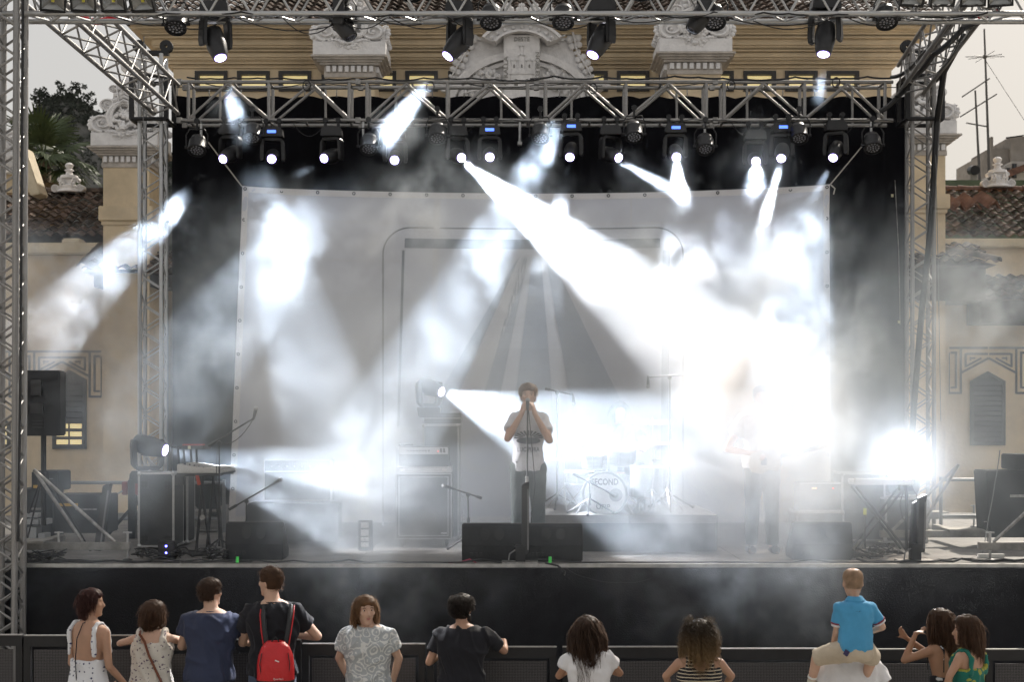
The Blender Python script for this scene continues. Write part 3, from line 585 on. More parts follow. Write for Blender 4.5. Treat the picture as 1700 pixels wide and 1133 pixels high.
t = thing('rooftop_rail', 'thin bent rod sticking out over the flat roof tower', 'rod'); MB().tube(P(1670, 229, 60), P(1720, 222, 60), .03, n=6).build('rod', STEEL_DK, t)
# ================================================================= stage platform
YS = 15.3; DZ = 1.573
stg = thing('stage', 'long black stage platform with cloth skirt and pale front edge', 'stage', (0, 0, 0))
DECK = mat('scuffed_deck', (0.16, 0.15, 0.14), 0.62, 0, var=0.45, vscale=3.0, bump=0.2, bscale=60, stretch=(1, 1, 1))
for i in range(8):
    for j in range(4):
        x0 = -7.6+i*2.0; y0 = YS+j*2.0; MB().bbox(x0+.004, x0+1.996, y0+.004+(0.05 if j == 0 else 0), y0+1.996, DZ-.09, DZ).build('deck_panel', DECK, stg)
m = MB(); m.bbox(-7.6, 8.4, YS+.006, YS+.05, DZ-.12, DZ+.004); m.build('edge_rail', mat('pale_metal_edge', (.55, .54, .52), .4, .6, var=.3), stg)  # metal strip along the front, paler than the deck panels
m = MB(); N = 260
def skirt(u, v):
    x = -8.4+u*18; f = .030*math.sin(x*3.1+1.3*math.sin(x*1.7))*(1-v*.8)+.010*math.sin(x*13+2*math.sin(x*.9))*(1.1-v)+.012*abs(math.sin(x*PI/2))**12
    return (x, YS-.03+f, v*(DZ-.03))
m.grid(skirt, N, 6); m.build('skirt_cloth', mat('skirt_cloth', (.012, .012, .015), .8, var=.5, vscale=.9, bump=.25, bscale=70, spec=.35), stg, smooth=True)
m = MB(); m.bbox(-7.5, 8.3, YS+.3, YS+7.9, 0, DZ-.1); m.build('substructure', STEEL_DK, stg)
# walk-on wings beside the stage deck
m = MB(); m.bbox(-14, -7.62, YS+1.0, YS+8, 0, DZ-.02); m.bbox(8.42, 14, YS+1, YS+8, 0, DZ-.02); m.build('side_platform', DECK, stg)

# ================================================================= trusses
def truss(name, label, p0, p1, w, h, rc, rb, bays, m=ALU, up=(0, 0, 1), group=None, style='W', two=False):
    """box truss from p0 to p1 (centre line), four chords and single braces, every bar an object"""
    p0 = Vector(p0); p1 = Vector(p1); t = thing(name, label, 'truss', p0, 0, group); d = p1-p0; L = d.length; d.normalize()
    upv = Vector(up); x = d.cross(upv).normalized(); u = x.cross(d).normalized()
    def q(a, b, s): return x*(a*w/2)+u*(b*h/2)+d*s
    for a in (-1, 1):
        for b in (-1, 1): rod('chord', q(a, b, 0), q(a, b, L), rc, m, t, 10)
    st = L/bays
    for k in range(bays):
        s0, s1 = k*st, (k+1)*st; e = 1 if k % 2 else -1
        for a in (-1, 1): rod('brace', q(a, -e, s0), q(a, e, s1), rb, m, t, 6)
        if not two:
            for b in (-1, 1): rod('brace', q(-e, b, s0), q(e, b, s1), rb, m, t, 6)
    return t, q
# rear lighting truss, ladder pattern in four lengths
zt_ = CAM_H+(695-136)*YR/FPX; zb_ = CAM_H+(695-200)*YR/FPX; XL, XRt = (298-850)*YR/FPX, (1484-850)*YR/FPX
rear = thing('lighting_truss', 'wide rear box truss spanning the stage above the white banner', 'truss', (XL, YR, zb_)); SEC = (XRt-XL)/4; hh = zt_-zb_; dp = .36
for yy in (0, dp):
    for zz in (0, hh):
        for k in range(4): rod('chord', (k*SEC+.012, yy, zz), ((k+1)*SEC-.012, yy, zz), .027, ALU_OLD, rear, 10)
for k in range(4):
    b = k*SEC
    for yy in (0, dp):
        for s in ((.05, .5, .95)): rod('upright', (b+s*SEC, yy, 0), (b+s*SEC, yy, hh), .024, ALU_OLD, rear)
        for s0, s1 in ((.05, .27), (.5, .27), (.5, .74), (.95, .74)): rod('brace', (b+s0*SEC, yy, .02), (b+s1*SEC, yy, hh-.02), .02, ALU_OLD, rear)
    for s in (.2, .8): rod('upright', (b+s*SEC, dp, 0), (b+s*SEC, dp, hh), .018, ALU_OLD, rear)
    for s in (.05, .3, .5, .7, .95):
        for zz in (0, hh): rod('spacer', (b+s*SEC, 0, zz), (b+s*SEC, dp, zz), .016, ALU_OLD, rear, 6)
    for zz in (0, hh):
        for yy in (0, dp): MB().box((b, yy, zz), (.07, .075, .075)).build('coupler', ALU_OLD, rear)
# front lighting truss
zf = CAM_H+(695-22)*YF/FPX; XFL, XFR = -5.35, 7.6
truss('lighting_truss', 'front box truss across the top edge carrying the big moving heads', (XFL, YF+.16, zf+.18), (XFR, YF+.16, zf+.18), .30, .36, .028, .012, 62)
# rear towers
truss('stage_tower', 'rear left tower truss beside the black backdrop', (-5.03, YR+.1, DZ), (-5.03, YR+.1, CAM_H+(695-90)*YR/FPX), .30, .30, .030, .011, 34, up=(0, 1, 0))
truss('stage_tower', 'rear right tower truss beside the black backdrop', (5.72, YR+.1, DZ), (5.72, YR+.1, CAM_H+(695-72)*YR/FPX), .30, .30, .030, .011, 34, ALU_OLD, up=(0, 1, 0))
# front left tower, cut by the frame edge
truss('stage_tower', 'front left tower truss standing in front of the stage wing', (-5.06, YF-.05, 0), (-5.03, YF-.05, 8.3), .22, .26, .034, .013, 56, ALU_OLD, up=(0, 1, 0))
truss('stage_tower', 'front right tower truss at the right front corner of the stage', (5.86, YF-.05, 0), (5.83, YF-.05, 8.3), .22, .26, .034, .013, 56, ALU_OLD, up=(0, 1, 0))
# side trusses between them
a, b = P(92, -4, 16.2), P(276, 165, YR-.1)
dd = (b-a); truss('side_truss', 'left side truss slanting from the front edge to the rear tower', a-dd*.1, b, .34, .40, .028, .013, 13, ALU_OLD)
a, b = P(1600, 8, 17.4), P(1512, 132, YR-.1)
dd = (b-a); truss('side_truss', 'right side truss wrapped with black cables above the rear tower', a-dd*.35, b, .34, .40, .028, .013, 13, ALU_OLD)
# sleeve blocks, pulleys
def sleeve(label, x):
    t = thing('sleeve_block', label, 'sleeve block', (x, YR+.1, CAM_H+(695-165)*YR/FPX)); w_ = .24
    for zz in (-.30, .30):
        for a0, a1 in (((-w_, -w_), (w_, -w_)), ((w_, -w_), (w_, w_)), ((w_, w_), (-w_, w_)), ((-w_, w_), (-w_, -w_))):
            m = MB(); m.tube((a0[0], a0[1], zz), (a1[0], a1[1], zz), .03, n=6); m.build('bar', STEEL_DK, t)
    for a0 in ((-w_, -w_), (w_, -w_), (w_, w_), (-w_, w_)): MB().bbox(a0[0]-.03, a0[0]+.03, a0[1]-.03, a0[1]+.03, -.3, .3).build('post', STEEL_DK, t)
    MB().bbox(-.22, .22, -.05, .05, .64, .70).build('top_beam', STEEL_DK, t)
    for q in (-1, 1): MB().lathe([(.02, -.04), (.09, -.04), (.09, -.02), (.06, 0), (.09, .02), (.09, .04), (.02, .04)], (q*.19, 0, .76), (0, 1, 0), n=16).build('pulley', STEEL_DK, t)
sleeve('black sleeve block and pulleys on the rear left tower', -5.03); sleeve('black sleeve block and pulleys on the rear right tower', 5.72)

# ================================================================= black backdrop with scalloped top
YC = 21.75
bd = thing('backdrop_curtain', 'huge black stage curtain with a scalloped top behind the banner', 'curtain', (0, YC, 0))
cx0, cx1 = (286-850)*YC/FPX, (1504-850)*YC/FPX; ctop = CAM_H+(695-160)*YC/FPX
def curt(u, v):
    x = cx0+u*(cx1-cx0); k = abs(math.sin(PI*x/0.46)); edge = 0.0
    if u > .985: edge = .12*math.sin(v*3)
    z = 0.2+v*(ctop+.035*(k)-.03-0.2)
    return (x+edge*0, .035*math.sin(x*7.3+math.sin(x*2.1)*2)*(1-.5*v)+.012*math.sin(x*19+v*3), z)
MB().grid(curt, 700, 18).build('cloth', BLKCLOTH, bd, smooth=True)
hk = MB().path([(0, 0, 0), (0, -.02, .05), (0, 0, .10), (0, .02, .14)], .008, 5).mesh('hook', ALU_OLD)
for k in range(int((cx1-cx0)/.46)):
    o = bpy.data.objects.new('hook', hk); C.objects.link(o); o.parent = bd; o.location = (cx0+.23+k*.46-((cx0) % .46)+.0, 0, ctop-.01)
MB().tube((cx0, 0, ctop+.13), (cx1, 0, ctop+.13), .007, n=5).build('cable_line', STEEL_DK, bd)
MB().path([(P(1484, 300, YC).x, -.06, P(0, 300, YC).z), (P(1490, 420, YC).x, -.07, P(0, 420, YC).z), (P(1492, 540, YC).x, -.08, P(0, 540, YC).z)], .006, 5).build('edge_cord', ALU_OLD, bd)
for px, py in ((1481, 325), (1492, 535)): a = P(px, py, YC-.08); MB().box((a.x, -.09, a.z), (.03, .02, .04)).build('cord_tag', mat('cream_tag', (.6, .58, .4), .7), bd)

# ================================================================= white banner with printed sign
YN = 20.85
bn = thing('banner', 'large pale grey banner with printed rounded sign and rays tied behind the band', 'banner', (0, YN, 0))
TL, TR, BL, BR = P(402, 308, YN), P(1377, 306, YN), P(379, 868, YN), P(1379, 868, YN)
def bpt(u, v, off=0.0):
    """u across, v up; top edge sags, faint folds from the corners"""
    x = (BL.x*(1-u)+BR.x*u)*(1-v)+(TL.x*(1-u)+TR.x*u)*v; z = BL.z*(1-v)+(TL.z*(1-u)+TR.z*u-.12*math.sin(PI*u)**.7)*v
    y = .012*math.sin(z*9+math.sin(x)*.8)*.6+.02*math.sin(x*1.3)
    for cxn, sg in ((0, 1), (1, -1)):
        du, dv = abs(u-cxn)*8.1, (1-v)*4.7; r = math.hypot(du, dv)
        if r > 1e-3: a = math.atan2(dv, du); y += .045*math.exp(-r/1.1)*math.sin(a*13)*min(1, r*2)
    return (x, y-off, z)
m = MB(); m.grid(lambda u, v: bpt(u, v), 150, 90)
cloth = m.build('printed_cloth', mat('banner_cloth', (.50, .515, .575), .85, var=.06, vscale=1.4, bump=.12, bscale=160, stretch=(.15, 1, 1)), bn, smooth=True)
def strip(u0, v0, u1, v1, n=40, off=.004):
    mm = MB()
    for k in range(n):
        a, b = k/n, (k+1)/n
        if abs(u1-u0)*8.1 > abs(v1-v0)*4.7: us = (u0+(u1-u0)*a, u0+(u1-u0)*b); mm.add([bpt(us[0], v0, off), bpt(us[1], v0, off), bpt(us[1], v1, off), bpt(us[0], v1, off)], [(0, 1, 2, 3)])
        else: vs_ = (v0+(v1-v0)*a, v0+(v1-v0)*b); mm.add([bpt(u0, vs_[0], off), bpt(u1, vs_[0], off), bpt(u1, vs_[1], off), bpt(u0, vs_[1], off)], [(0, 1, 2, 3)])
    return mm
HEM = mat('banner_hem', (.60, .59, .60), .8, bump=.1); LINE = mat('banner_line', (.12, .13, .15), .8); BAND = mat('banner_dark_band', (.10, .115, .145), .85); SEAM = mat('banner_seam', (.50, .50, .53), .85)
for q in ((0, 0, .011, 1), (.989, 0, 1, 1), (.011, .982, .989, 1), (.011, 0, .989, .018)): strip(*q).build('hem', HEM, bn)
gm = MB().lathe([(.012, 0), (.024, 0), (.024, .008), (.012, .008)], (0, 0, 0), (0, -1, 0), n=12).mesh('grommet', STEEL_DK)
for k in range(17): 
    p = bpt(.005+.99*k/16, .992, .008); o = bpy.data.objects.new('grommet', gm); C.objects.link(o); o.parent = bn; o.location = p
for k in range(1, 10):
    for u in (.005, .995): p = bpt(u, k/10, .008); o = bpy.data.objects.new('grommet', gm); C.objects.link(o); o.parent = bn; o.location = p
def uv(px, py):
    v = (868-py)/(868-318); x0 = 379+(402-379)*v; x1 = 1379+(1377-1379)*v; return (px-x0)/(x1-x0), v
def ipoly(name, pts, m_, off=.006, sub=10):
    """printed shape from photo pixels, following the cloth"""
    mm = MB(); b_, a_, d_, c_ = [Vector(q) for q in pts]; f = lambda s, t: bpt(*uv(*(a_.lerp(b_, s)).lerp(d_.lerp(c_, s), t)), off)
    mm.grid(f, 4, 22); return mm.build(name, m_, bn)
def rrect(x0, y0, x1, y1, r, t, m_, name, off=.005, dropr=True):
    mm = MB(); out = []
    path = [(x0, y1)]+[(x0, y0+r)]+[(x0+r-r*math.cos(a), y0+r-r*math.sin(a)) for a in [PI/2*k/10 for k in range(1, 11)]]+[(x0+(x1-x0)*k/12, y0) for k in range(3, 10)]+[(x1-r+r*math.sin(a), y0+r-r*math.cos(a)) for a in [PI/2*k/10 for k in range(0, 11)]]+[(x1, y1)]
    P2 = [Vector((a, b)) for a, b in path]; vs = []
    fine = [P2[0]+(P2[1]-P2[0])*k/14 for k in range(14)]+P2[1:-1]+[P2[-2]+(P2[-1]-P2[-2])*k/14 for k in range(15)]
    for i, p in enumerate(fine):
        d = (fine[min(i+1, len(fine)-1)]-fine[max(i-1, 0)]).normalized(); nn_ = Vector((-d.y, d.x))
        vs += [bpt(*uv(*(p+nn_*t/2)), off), bpt(*uv(*(p-nn_*t/2)), off)]
    mm.add(vs, [(2*i, 2*i+1, 2*i+3, 2*i+2) for i in range(len(fine)-1)]); return mm.build(name, m_, bn)
rrect(636, 377, 1134, 880, 46, 2.6, LINE, 'printed_outline')
strip(*uv(655, 850), *uv(672, 415), off=.006).build('printed_band', BAND, bn); strip(*uv(672, 411), *uv(1096, 395), off=.006).build('printed_band', BAND, bn); strip(*uv(1096, 850), *uv(1112, 415), off=.006).build('printed_band', BAND, bn)
RAY = mat('banner_ray', (.30, .335, .40), .85); RAYL = mat('banner_pale_ray', (.53, .55, .61), .85)
for pts, mm_ in ((((880, 425), (862, 425), (742, 705), (782, 705)), RAYL), (((862, 425), (850, 440), (700, 705), (738, 705)), RAY), (((876, 425), (866, 425), (790, 705), (820, 705)), RAY), (((882, 425), (878, 425), (822, 705), (848, 705)), RAYL), (((898, 425), (884, 425), (850, 705), (920, 705)), RAY), (((904, 425), (899, 425), (922, 705), (952, 705)), RAYL), (((922, 440), (906, 425), (954, 705), (1050, 705)), RAY)): ipoly('printed_ray', pts, mm_)
for k in range(8):
    v = .10+k*.115; strip(.012, v, .988, v+.003, off=.003).build('seam', SEAM, bn)
for px in (719, 1045): strip(*uv(px-2, 868), *uv(px+2, 320), off=.0035).build('seam', SEAM, bn)
m = MB(); text_mb(m, 'SECOND', .92, (0, 0, 0), depth=.002, sx=1.0, bold=.012); a = P(868, 752, YN)
m.v = [(x_+a.x, bpt((x_+a.x-BL.x)/(BR.x-BL.x), (z_+a.z-BL.z)/(TL.z-BL.z), .007)[1]+y_, z_+a.z) for x_, y_, z_ in m.v]; m.build('printed_name', mat('banner_lettering', (.52, .53, .56), .85), bn)
for pa, pb in (((402, 310), (345, 235)), ((1377, 308), (1440, 232))):
    a, b = P(*pa, YN), P(*pb, YN); MB().tube((a.x, 0, a.z), (b.x, -.02, b.z), .010, n=6).build('corner_rope', mat('pale_rope', (.4, .38, .34), .9), bn)
a = P(1379, 308, YN); MB().path([(a.x, -.03, a.z), (a.x+.05, -.05, a.z-.05), (a.x+.03, -.05, a.z-.13)], .01, 5).build('rope_end', mat('pale_rope', (.4, .38, .34), .9), bn)
# ================================================================= moving heads, par cans, floodlights
LENS_ON = mat('glowing_lens', (1, 1, 1), .3, emit=(.93, .93, 1.0), estr=22)
LENS_RIM = mat('lens_rim_glow', (.3, .2, .8), .3, emit=(.42, .30, 1.0), estr=1.6)
LENS_OFF = mat('dark_lens', (.03, .03, .04), .08, spec=.8)
BLUE_LED = mat('blue_display', (.05, .1, .8), .4, emit=(.10, .22, 1.0), estr=2.2)
def mk_head():
    d = {}
    m = MB(); m.prism([(-.15, .0), (.15, .0), (.135, .11), (.10, .13), (-.10, .13), (-.135, .11)], -.11, .11); d['base'] = m.mesh('base', BLACKP, bevel=.008)
    m = MB(); m.bbox(-.06, .06, -.115, -.111, .045, .085); d['disp'] = m.mesh('display', BLUE_LED)
    m = MB()
    for q in (-1, 1):
        pr = [(q*.165, -.07), (q*.175, .0), (q*.165, .20), (q*.12, .25), (q*.10, .25), (q*.115, .18), (q*.122, .0), (q*.118, -.06)]; m.prism(pr, -.055, .055)
    m.bbox(-.12, .12, -.05, .05, .215, .26); d['yoke'] = m.mesh('yoke', BLACKP, bevel=.01)
    m = MB(); m.lathe([(.06, .155), (.092, .13), (.104, .03), (.104, -.06), (.088, -.16), (.074, -.205), (.068, -.215), (.060, -.205)], n=22); d['head'] = m.mesh('head', BLACKP, smooth=True)
    m = MB()
    for k in range(3): m.box((.0, -.104, .02-.03*k), (.10, .006, .012))
    d['vent'] = m.mesh('vent', STEEL_DK)
    m = MB(); m.lathe([(.0, -.212), (.054, -.212), (.0545, -.217), (0, -.219)], n=22); d['on'] = m.mesh('lens', LENS_ON); 
    m = MB(); m.lathe([(.053, -.210), (.064, -.210), (.064, -.2165), (.053, -.2165)], n=24); d['rim'] = m.mesh('lens_rim', LENS_RIM)
    m = MB(); m.lathe([(.0, -.212), (.060, -.212), (.05, -.224), (0, -.23)], n=22); d['off'] = m.mesh('lens', LENS_OFF, smooth=True)
    m = MB(); m.bbox(-.02, .02, -.02, .02, -.01, .06); m.lathe([(.036, -.03), (.036, .03)], (0, 0, .09), (0, 1, 0), n=12); d['clamp'] = m.mesh('clamp', STEEL_DK)
    return d
HM = mk_head()
def child(name, me, parent, loc=(0, 0, 0), rot=None, q=None):
    o = bpy.data.objects.new(name, me); C.objects.link(o); o.parent = parent; o.location = loc
    if rot is not None: o.rotation_euler = rot
    if q is not None: o.rotation_mode = 'QUATERNION'; o.rotation_quaternion = q
    return o
def moving_head(label, lens, aim, on=True, hang=True, disp=False, group=None, sc=1.0, sx=None):
    """lens: where the lens sits; aim: point it shines at"""
    d = (Vector(aim)-Vector(lens)).normalized(); piv = Vector(lens)-d*.214*sc
    up = 1 if hang else -1
    t = thing('moving_head', label, 'stage light', piv, 0, group); t.scale = (sc, sc, sc)
    pan = math.atan2(d.x, -d.y) if math.hypot(d.x, d.y) > .2 else 0.0
    pan = max(-.9, min(.9, pan)) if sx is None else sx
    child('yoke', HM['yoke'], t, (0, 0, 0), (0 if hang else PI, 0, pan))
    b = child('base', HM['base'], t, (0, 0, .265*up), (0 if hang else PI, 0, 0))
    if disp: child('display', HM['disp'], b)
    if hang:
        for q in (-.09, .09): child('clamp', HM['clamp'], t, (q, 0, .405))
    h = child('head', HM['head'], t, (0, 0, 0), q=(-d).to_track_quat('Z', 'Y')); child('vent', HM['vent'], h)
    if on: child('lens', HM['on'], h); child('lens_rim', HM['rim'], h)
    else: child('lens', HM['off'], h)
    return t
def beam(i): b = BEAMS[i]; return P(b[0], b[1], b[2]), P(b[3], b[4], b[5])
FRONT = [(366, 96, 2, 'lit moving head above the left end of the rear truss, on the front truss'), (743, 93, 3, 'lit moving head left of the carved crest, on the front truss'), (984, 91, 4, 'lit moving head right of the carved crest, on the front truss'), (1367, 90, 5, 'lit moving head above the right end of the rear truss, on the front truss')]
for px, py, bi, lab in FRONT: a, q = beam(bi); moving_head(lab, P(px, py, YF+.15), q, group='moving heads on the front truss', sc=1.0)
moving_head('unlit moving head turned sideways before the left carved cap', P(583, 62, YF+.15), P(600, 90, YF+.1), on=False, group='moving heads on the front truss', sx=1.5)
moving_head('unlit moving head turned sideways before the right carved cap', P(1148, 50, YF+.15), P(1120, 90, YF+.1), on=False, group='moving heads on the front truss', sx=1.5)
REAR = [(370, 264, 1, 'small beam head under the left end of the rear truss with a lit lens'), (451, 264, None, 'lit rear head between the left end head and the next bright one'), (538, 263, 12, 'lit rear head above the left third of the banner'), (655, 266, None, 'dim lit rear head just left of the slanting white streak'),
        (766, 262, 0, 'lit rear head throwing the widest blazing beam to the right'), (813, 261, None, 'lit rear head just right of the source of the blazing beam'), (946, 261, 11, 'lit rear head right of the centre joint of the truss'), (1027, 262, 6, 'lit rear head right of the next one past the centre joint'),
        (1123, 261, 7, 'lit rear head whose beam makes a round white blob below it'), (1255, 268, 8, 'lit rear head wrapped in a white glowing cloud'), (1297, 263, 9, 'lit rear head throwing a narrow streak steeply down to the left'), (1383, 262, 10, 'rightmost lit rear head, beside the right corner of the banner')]
for px, py, bi, lab in REAR:
    q = beam(bi)[1] if bi is not None else P(px, 700, 15.0)
    lens = P(px, py, 20.72); q = q.copy(); q.y = min(q.y, 17.0) if bi is None else q.y
    moving_head(lab, lens, lens+(q-lens).normalized()*.6+Vector((0, -.45, 0)), disp=(px in (451, 655, 813, 946, 1123, 1297)), group='moving heads under the rear truss')
# par cans
def mk_par():
    d = {}
    m = MB(); m.lathe([(.05, .20), (.085, .17), (.095, .13), (.105, .12), (.105, .0), (.112, -.01), (.112, -.03), (.10, -.03), (.098, -.01)], n=24); d['can'] = m.mesh('can', BLACKP, smooth=True)
    m = MB(); m.lathe([(0, -.014), (.098, -.014), (.098, -.018), (0, -.018)], n=24); d['plate'] = m.mesh('lens_plate', STEEL_DK)
    m = MB()
    for r_, n_ in ((0, 1), (.034, 6), (.068, 12)):
        for k in range(n_): a = 2*PI*k/n_+r_*9; m.sphere((r_*math.cos(a), r_*math.sin(a), -.02), .0125, 8, 5, (1, 1, .5))
    d['led'] = m.mesh('led_lenses', mat('clear_led_lens', (.22, .22, .24), .15, spec=.9))
    m = MB(); m.path([(-.125, 0, .04), (-.13, 0, .2), (-.09, 0, .27), (.09, 0, .27), (.13, 0, .2), (.125, 0, .04)], .009, 5)
    for q in (-1, 1): m.tube((q*.10, 0, .05), (q*.145, 0, .05), .016, n=8)
    d['bracket'] = m.mesh('bracket', STEEL_DK)
    m = MB(); m.tube((0, 0, .26), (0, 0, .36), .014, n=6); m.lathe([(.034, -.02), (.034, .02)], (0, 0, .37), (0, 1, 0), n=10); d['clamp'] = m.mesh('clamp', STEEL_DK)
    return d
PM = mk_par()
def par_can(label, p, tilt, pan=0, group=None, sc=1.0, drop=0.0):
    t = thing('par_can', label, 'stage light', p, 0, group); t.scale = (sc,)*3
    child('bracket', PM['bracket'], t, (0, 0, 0), (0, 0, pan)); child('clamp', PM['clamp'], t, (0, 0, drop))
    c = child('can', PM['can'], t, (0, 0, .03), Euler((tilt, 0, pan))); child('lens_plate', PM['plate'], c); child('led_lenses', PM['led'], c)
for px, py, tl, lab in ((292, 48, -.55, 'black par can hanging before the left corner of the cornice'), (815, 40, -.5, 'black par can hanging at the left shoulder of the carved crest'), (935, 40, -.5, 'black par can hanging at the right shoulder of the carved crest'),
                        (1187, 40, -.55, 'black par can overlapping the right carved cap'), (1472, 40, -.5, 'black par can hanging before the right corner of the cornice'), (570, 42, -.5, 'black par can half hidden by the sideways moving head at the left cap'),
                        (683, -6, -.4, 'par can cut by the top of the picture, left of the crest'), (1065, -8, -.4, 'par can cut by the top of the picture, right of the crest'), (1383, -6, -.4, 'par can cut by the top of the picture above the right moving head')):
    par_can(lab, P(px, py, YF+.16), tl, .05*math.sin(px), 'par cans on the front truss', 1.0)
for px, py, lab in ((327, 252, 'dark par can at the far left end under the rear truss'), (419, 232, 'par can in a square bracket above the left corner of the banner'), (612, 250, 'par can behind the foot of the left slanting streak'), (726, 232, 'par can in a square bracket left of the blazing beam'), (897, 232, 'par can at the truss centre joint, lit by the beam beneath'),
                    (1053, 230, 'par can in a square bracket right of the centre'), (1171, 250, 'shadowed par can between the white blob and the glowing cloud'), (1327, 232, 'par can in a square bracket right of the steep streak'), (1449, 248, 'dark par can at the far right end under the rear truss')):
    par_can(lab, P(px, py, 20.75), -.55, 0, 'par cans under the rear truss', 1.15)
# LED floodlights in the upper corners
FG = mat('floodlight_reflector', (.32, .32, .31), .25, .6, var=.3, vscale=8); YL = mat('yellow_led_chip', (.55, .48, .05), .5)
def flood(label, p, rz, grp):
    t = thing('floodlight', label, 'floodlight', p, rz, grp); t.rotation_euler = (R(38), 0, rz); w_, h_ = .125, .10
    m = MB(); m.bbox(-w_, w_, -.02, .05, h_-.018, h_); m.bbox(-w_, w_, -.02, .05, -h_, -h_+.018); m.bbox(-w_, -w_+.018, -.02, .05, -h_+.018, h_-.018); m.bbox(w_-.018, w_, -.02, .05, -h_+.018, h_-.018); m.build('frame', STEEL_DK, t)
    m = MB(); a, b = w_-.02, .035
    m.add([(-a, 0, -h_+.02), (a, 0, -h_+.02), (a, 0, h_-.02), (-a, 0, h_-.02), (-b, .045, -b), (b, .045, -b), (b, .045, b), (-b, .045, b)], [(0, 1, 5, 4), (1, 2, 6, 5), (2, 3, 7, 6), (3, 0, 4, 7), (4, 5, 6, 7)]); m.build('reflector', FG, t)
    MB().bbox(-.014, .014, .03, .043, -.014, .014).build('led_chip', YL, t); m = MB(); m.bbox(-.09, .09, .055, .12, -.07, .07)
    for k in range(6): m.bbox(-.08+k*.03, -.07+k*.03, .12, .15, -.06, .06)
    m.build('housing', STEEL_DK, t); MB().path([(-w_-.01, .03, 0), (-w_-.01, .16, .0), (w_+.01, .16, 0), (w_+.01, .03, 0)], .008, 5).build('bracket', STEEL_DK, t)
for k, px in enumerate((88, 138, 187, 235)): flood('%s of the four square floodlights in the upper left corner' % ('leftmost', 'second from left', 'third from left', 'rightmost')[k], P(px, 3, YF-.1), (.35, .2, 0, -.15)[k], 'floodlights on the left end of the front truss')
for k, px in enumerate((1516, 1566, 1616, 1661)): flood('%s of the four square floodlights in the upper right corner' % ('leftmost', 'second from left', 'third from left', 'rightmost')[k], P(px, -6, YF-.1), (.15, 0, -.2, -.3)[k], 'floodlights on the right end of the front truss')

# ================================================================= cables on the trusses
CAB = mat('black_cable', (.010, .010, .011), .5); CABG = mat('grey_cable', (.16, .16, .16), .6)
def cable(label, pts, r=.009, m=CAB, sag=0.0, grp=None, name='cable', seg=8):
    """pts: world points; each span sags"""
    out = []
    for a, b in zip(pts, pts[1:]):
        a = Vector(a); b = Vector(b)
        for k in range(seg): t = k/seg; out.append(a+(b-a)*t-Vector((0, 0, sag*4*t*(1-t))))
    out.append(Vector(pts[-1])); return tag(MB().path(out, r, 6).build(name, m, smooth=True), label, 'cable', grp)
rr = random.Random(31)
def run(px0, px1, py, Y, n, amp, r, label, grp, m=CAB):
    pts = [P(px0+(px1-px0)*k/n, py+rr.uniform(-amp, amp), Y+rr.uniform(-.03, .03)) for k in range(n+1)]; cable(label, pts, r, m, .012, grp)
run(310, 900, 131, YR-.04, 15, 3, .012, 'thick black cable bundle lying on the left half of the rear truss top', 'cables along the trusses')
run(880, 1480, 129, YR-.05, 15, 3, .014, 'thick black cable bundle lying on the right half of the rear truss top', 'cables along the trusses')
run(330, 1000, 141, YR+.1, 12, 6, .007, 'thin black cable looping along the rear truss from left to centre', 'cables along the trusses')
run(950, 1470, 139, YR+.05, 12, 7, .007, 'thin black cable looping along the rear truss from centre to right', 'cables along the trusses')
run(300, 1500, 200, YR-.04, 24, 4, .006, 'thin cable clipped along the bottom chord of the rear truss', 'cables along the trusses')
run(235, 1640, 24, YF, 34, 5, .009, 'black cable clipped along the lower front chord of the front truss', 'cables along the front truss')
run(240, 1500, 27, YF+.1, 26, 8, .006, 'thin wavy black cable along the front truss', 'cables along the front truss', CABG)
for k, (x0, x1, y0, y1, sg) in enumerate(((180, 330, 22, 30, .10), (390, 560, 28, 40, .10), (470, 560, 30, 30, .16), (600, 700, 18, 40, .06), (640, 740, 24, 42, .08), (740, 830, 25, 28, .12), (875, 975, 25, 42, .08), (1010, 1110, 28, 30, .05), (1190, 1345, 24, 38, .06), (1250, 1380, 34, 30, .10), (1400, 1480, 25, 40, .05), (1480, 1600, 26, 30, .04), (560, 640, 26, 30, .12), (270, 360, 30, 40, .08))):
    cable('slack black cable hanging under the front truss, %s' % ['by the left floodlights', 'left of the first cap', 'in a deep loop at the first cap', 'right of the first cap', 'left of the crest head', 'at the left par can of the crest', 'at the right par can of the crest', 'left of the right cap', 'right of the right cap', 'near the right moving head', 'by the right corner par can', 'at the right floodlights', 'over the first cap', 'at the left corner par can'][k],
          [P(x0, y0, YF+.05), P(x1, y1, YF+.12)], .006, CAB, sg, 'slack cables under the front truss')
def coil(label, px, py, Y, r, n, grp):
    c = P(px, py, Y); pts = []
    for k in range(n*16+1): a = 2*PI*k/16; rad = r*(1+.12*math.sin(k*.37)); pts.append((c.x+rad*.75*math.cos(a), c.y-.02+.01*math.sin(k), c.z+rad*math.sin(a)))
    tag(MB().path(pts, .006, 5).build('cable_coil', CAB), label, 'cable coil', grp)
for px, py, lab in ((510, 143, 'coil of cable tied on the rear truss left of the first joint'), (715, 145, 'coil of cable tied on the rear truss right of the slanting streak'), (985, 148, 'coil of cable tied on the rear truss right of the crest'), (1214, 143, 'coil of cable tied on the rear truss at the right joint'), (1388, 138, 'coil of cable tied near the right end of the rear truss')): coil(lab, px, py, YR-.06, .07, 4, 'cable coils on the rear truss')
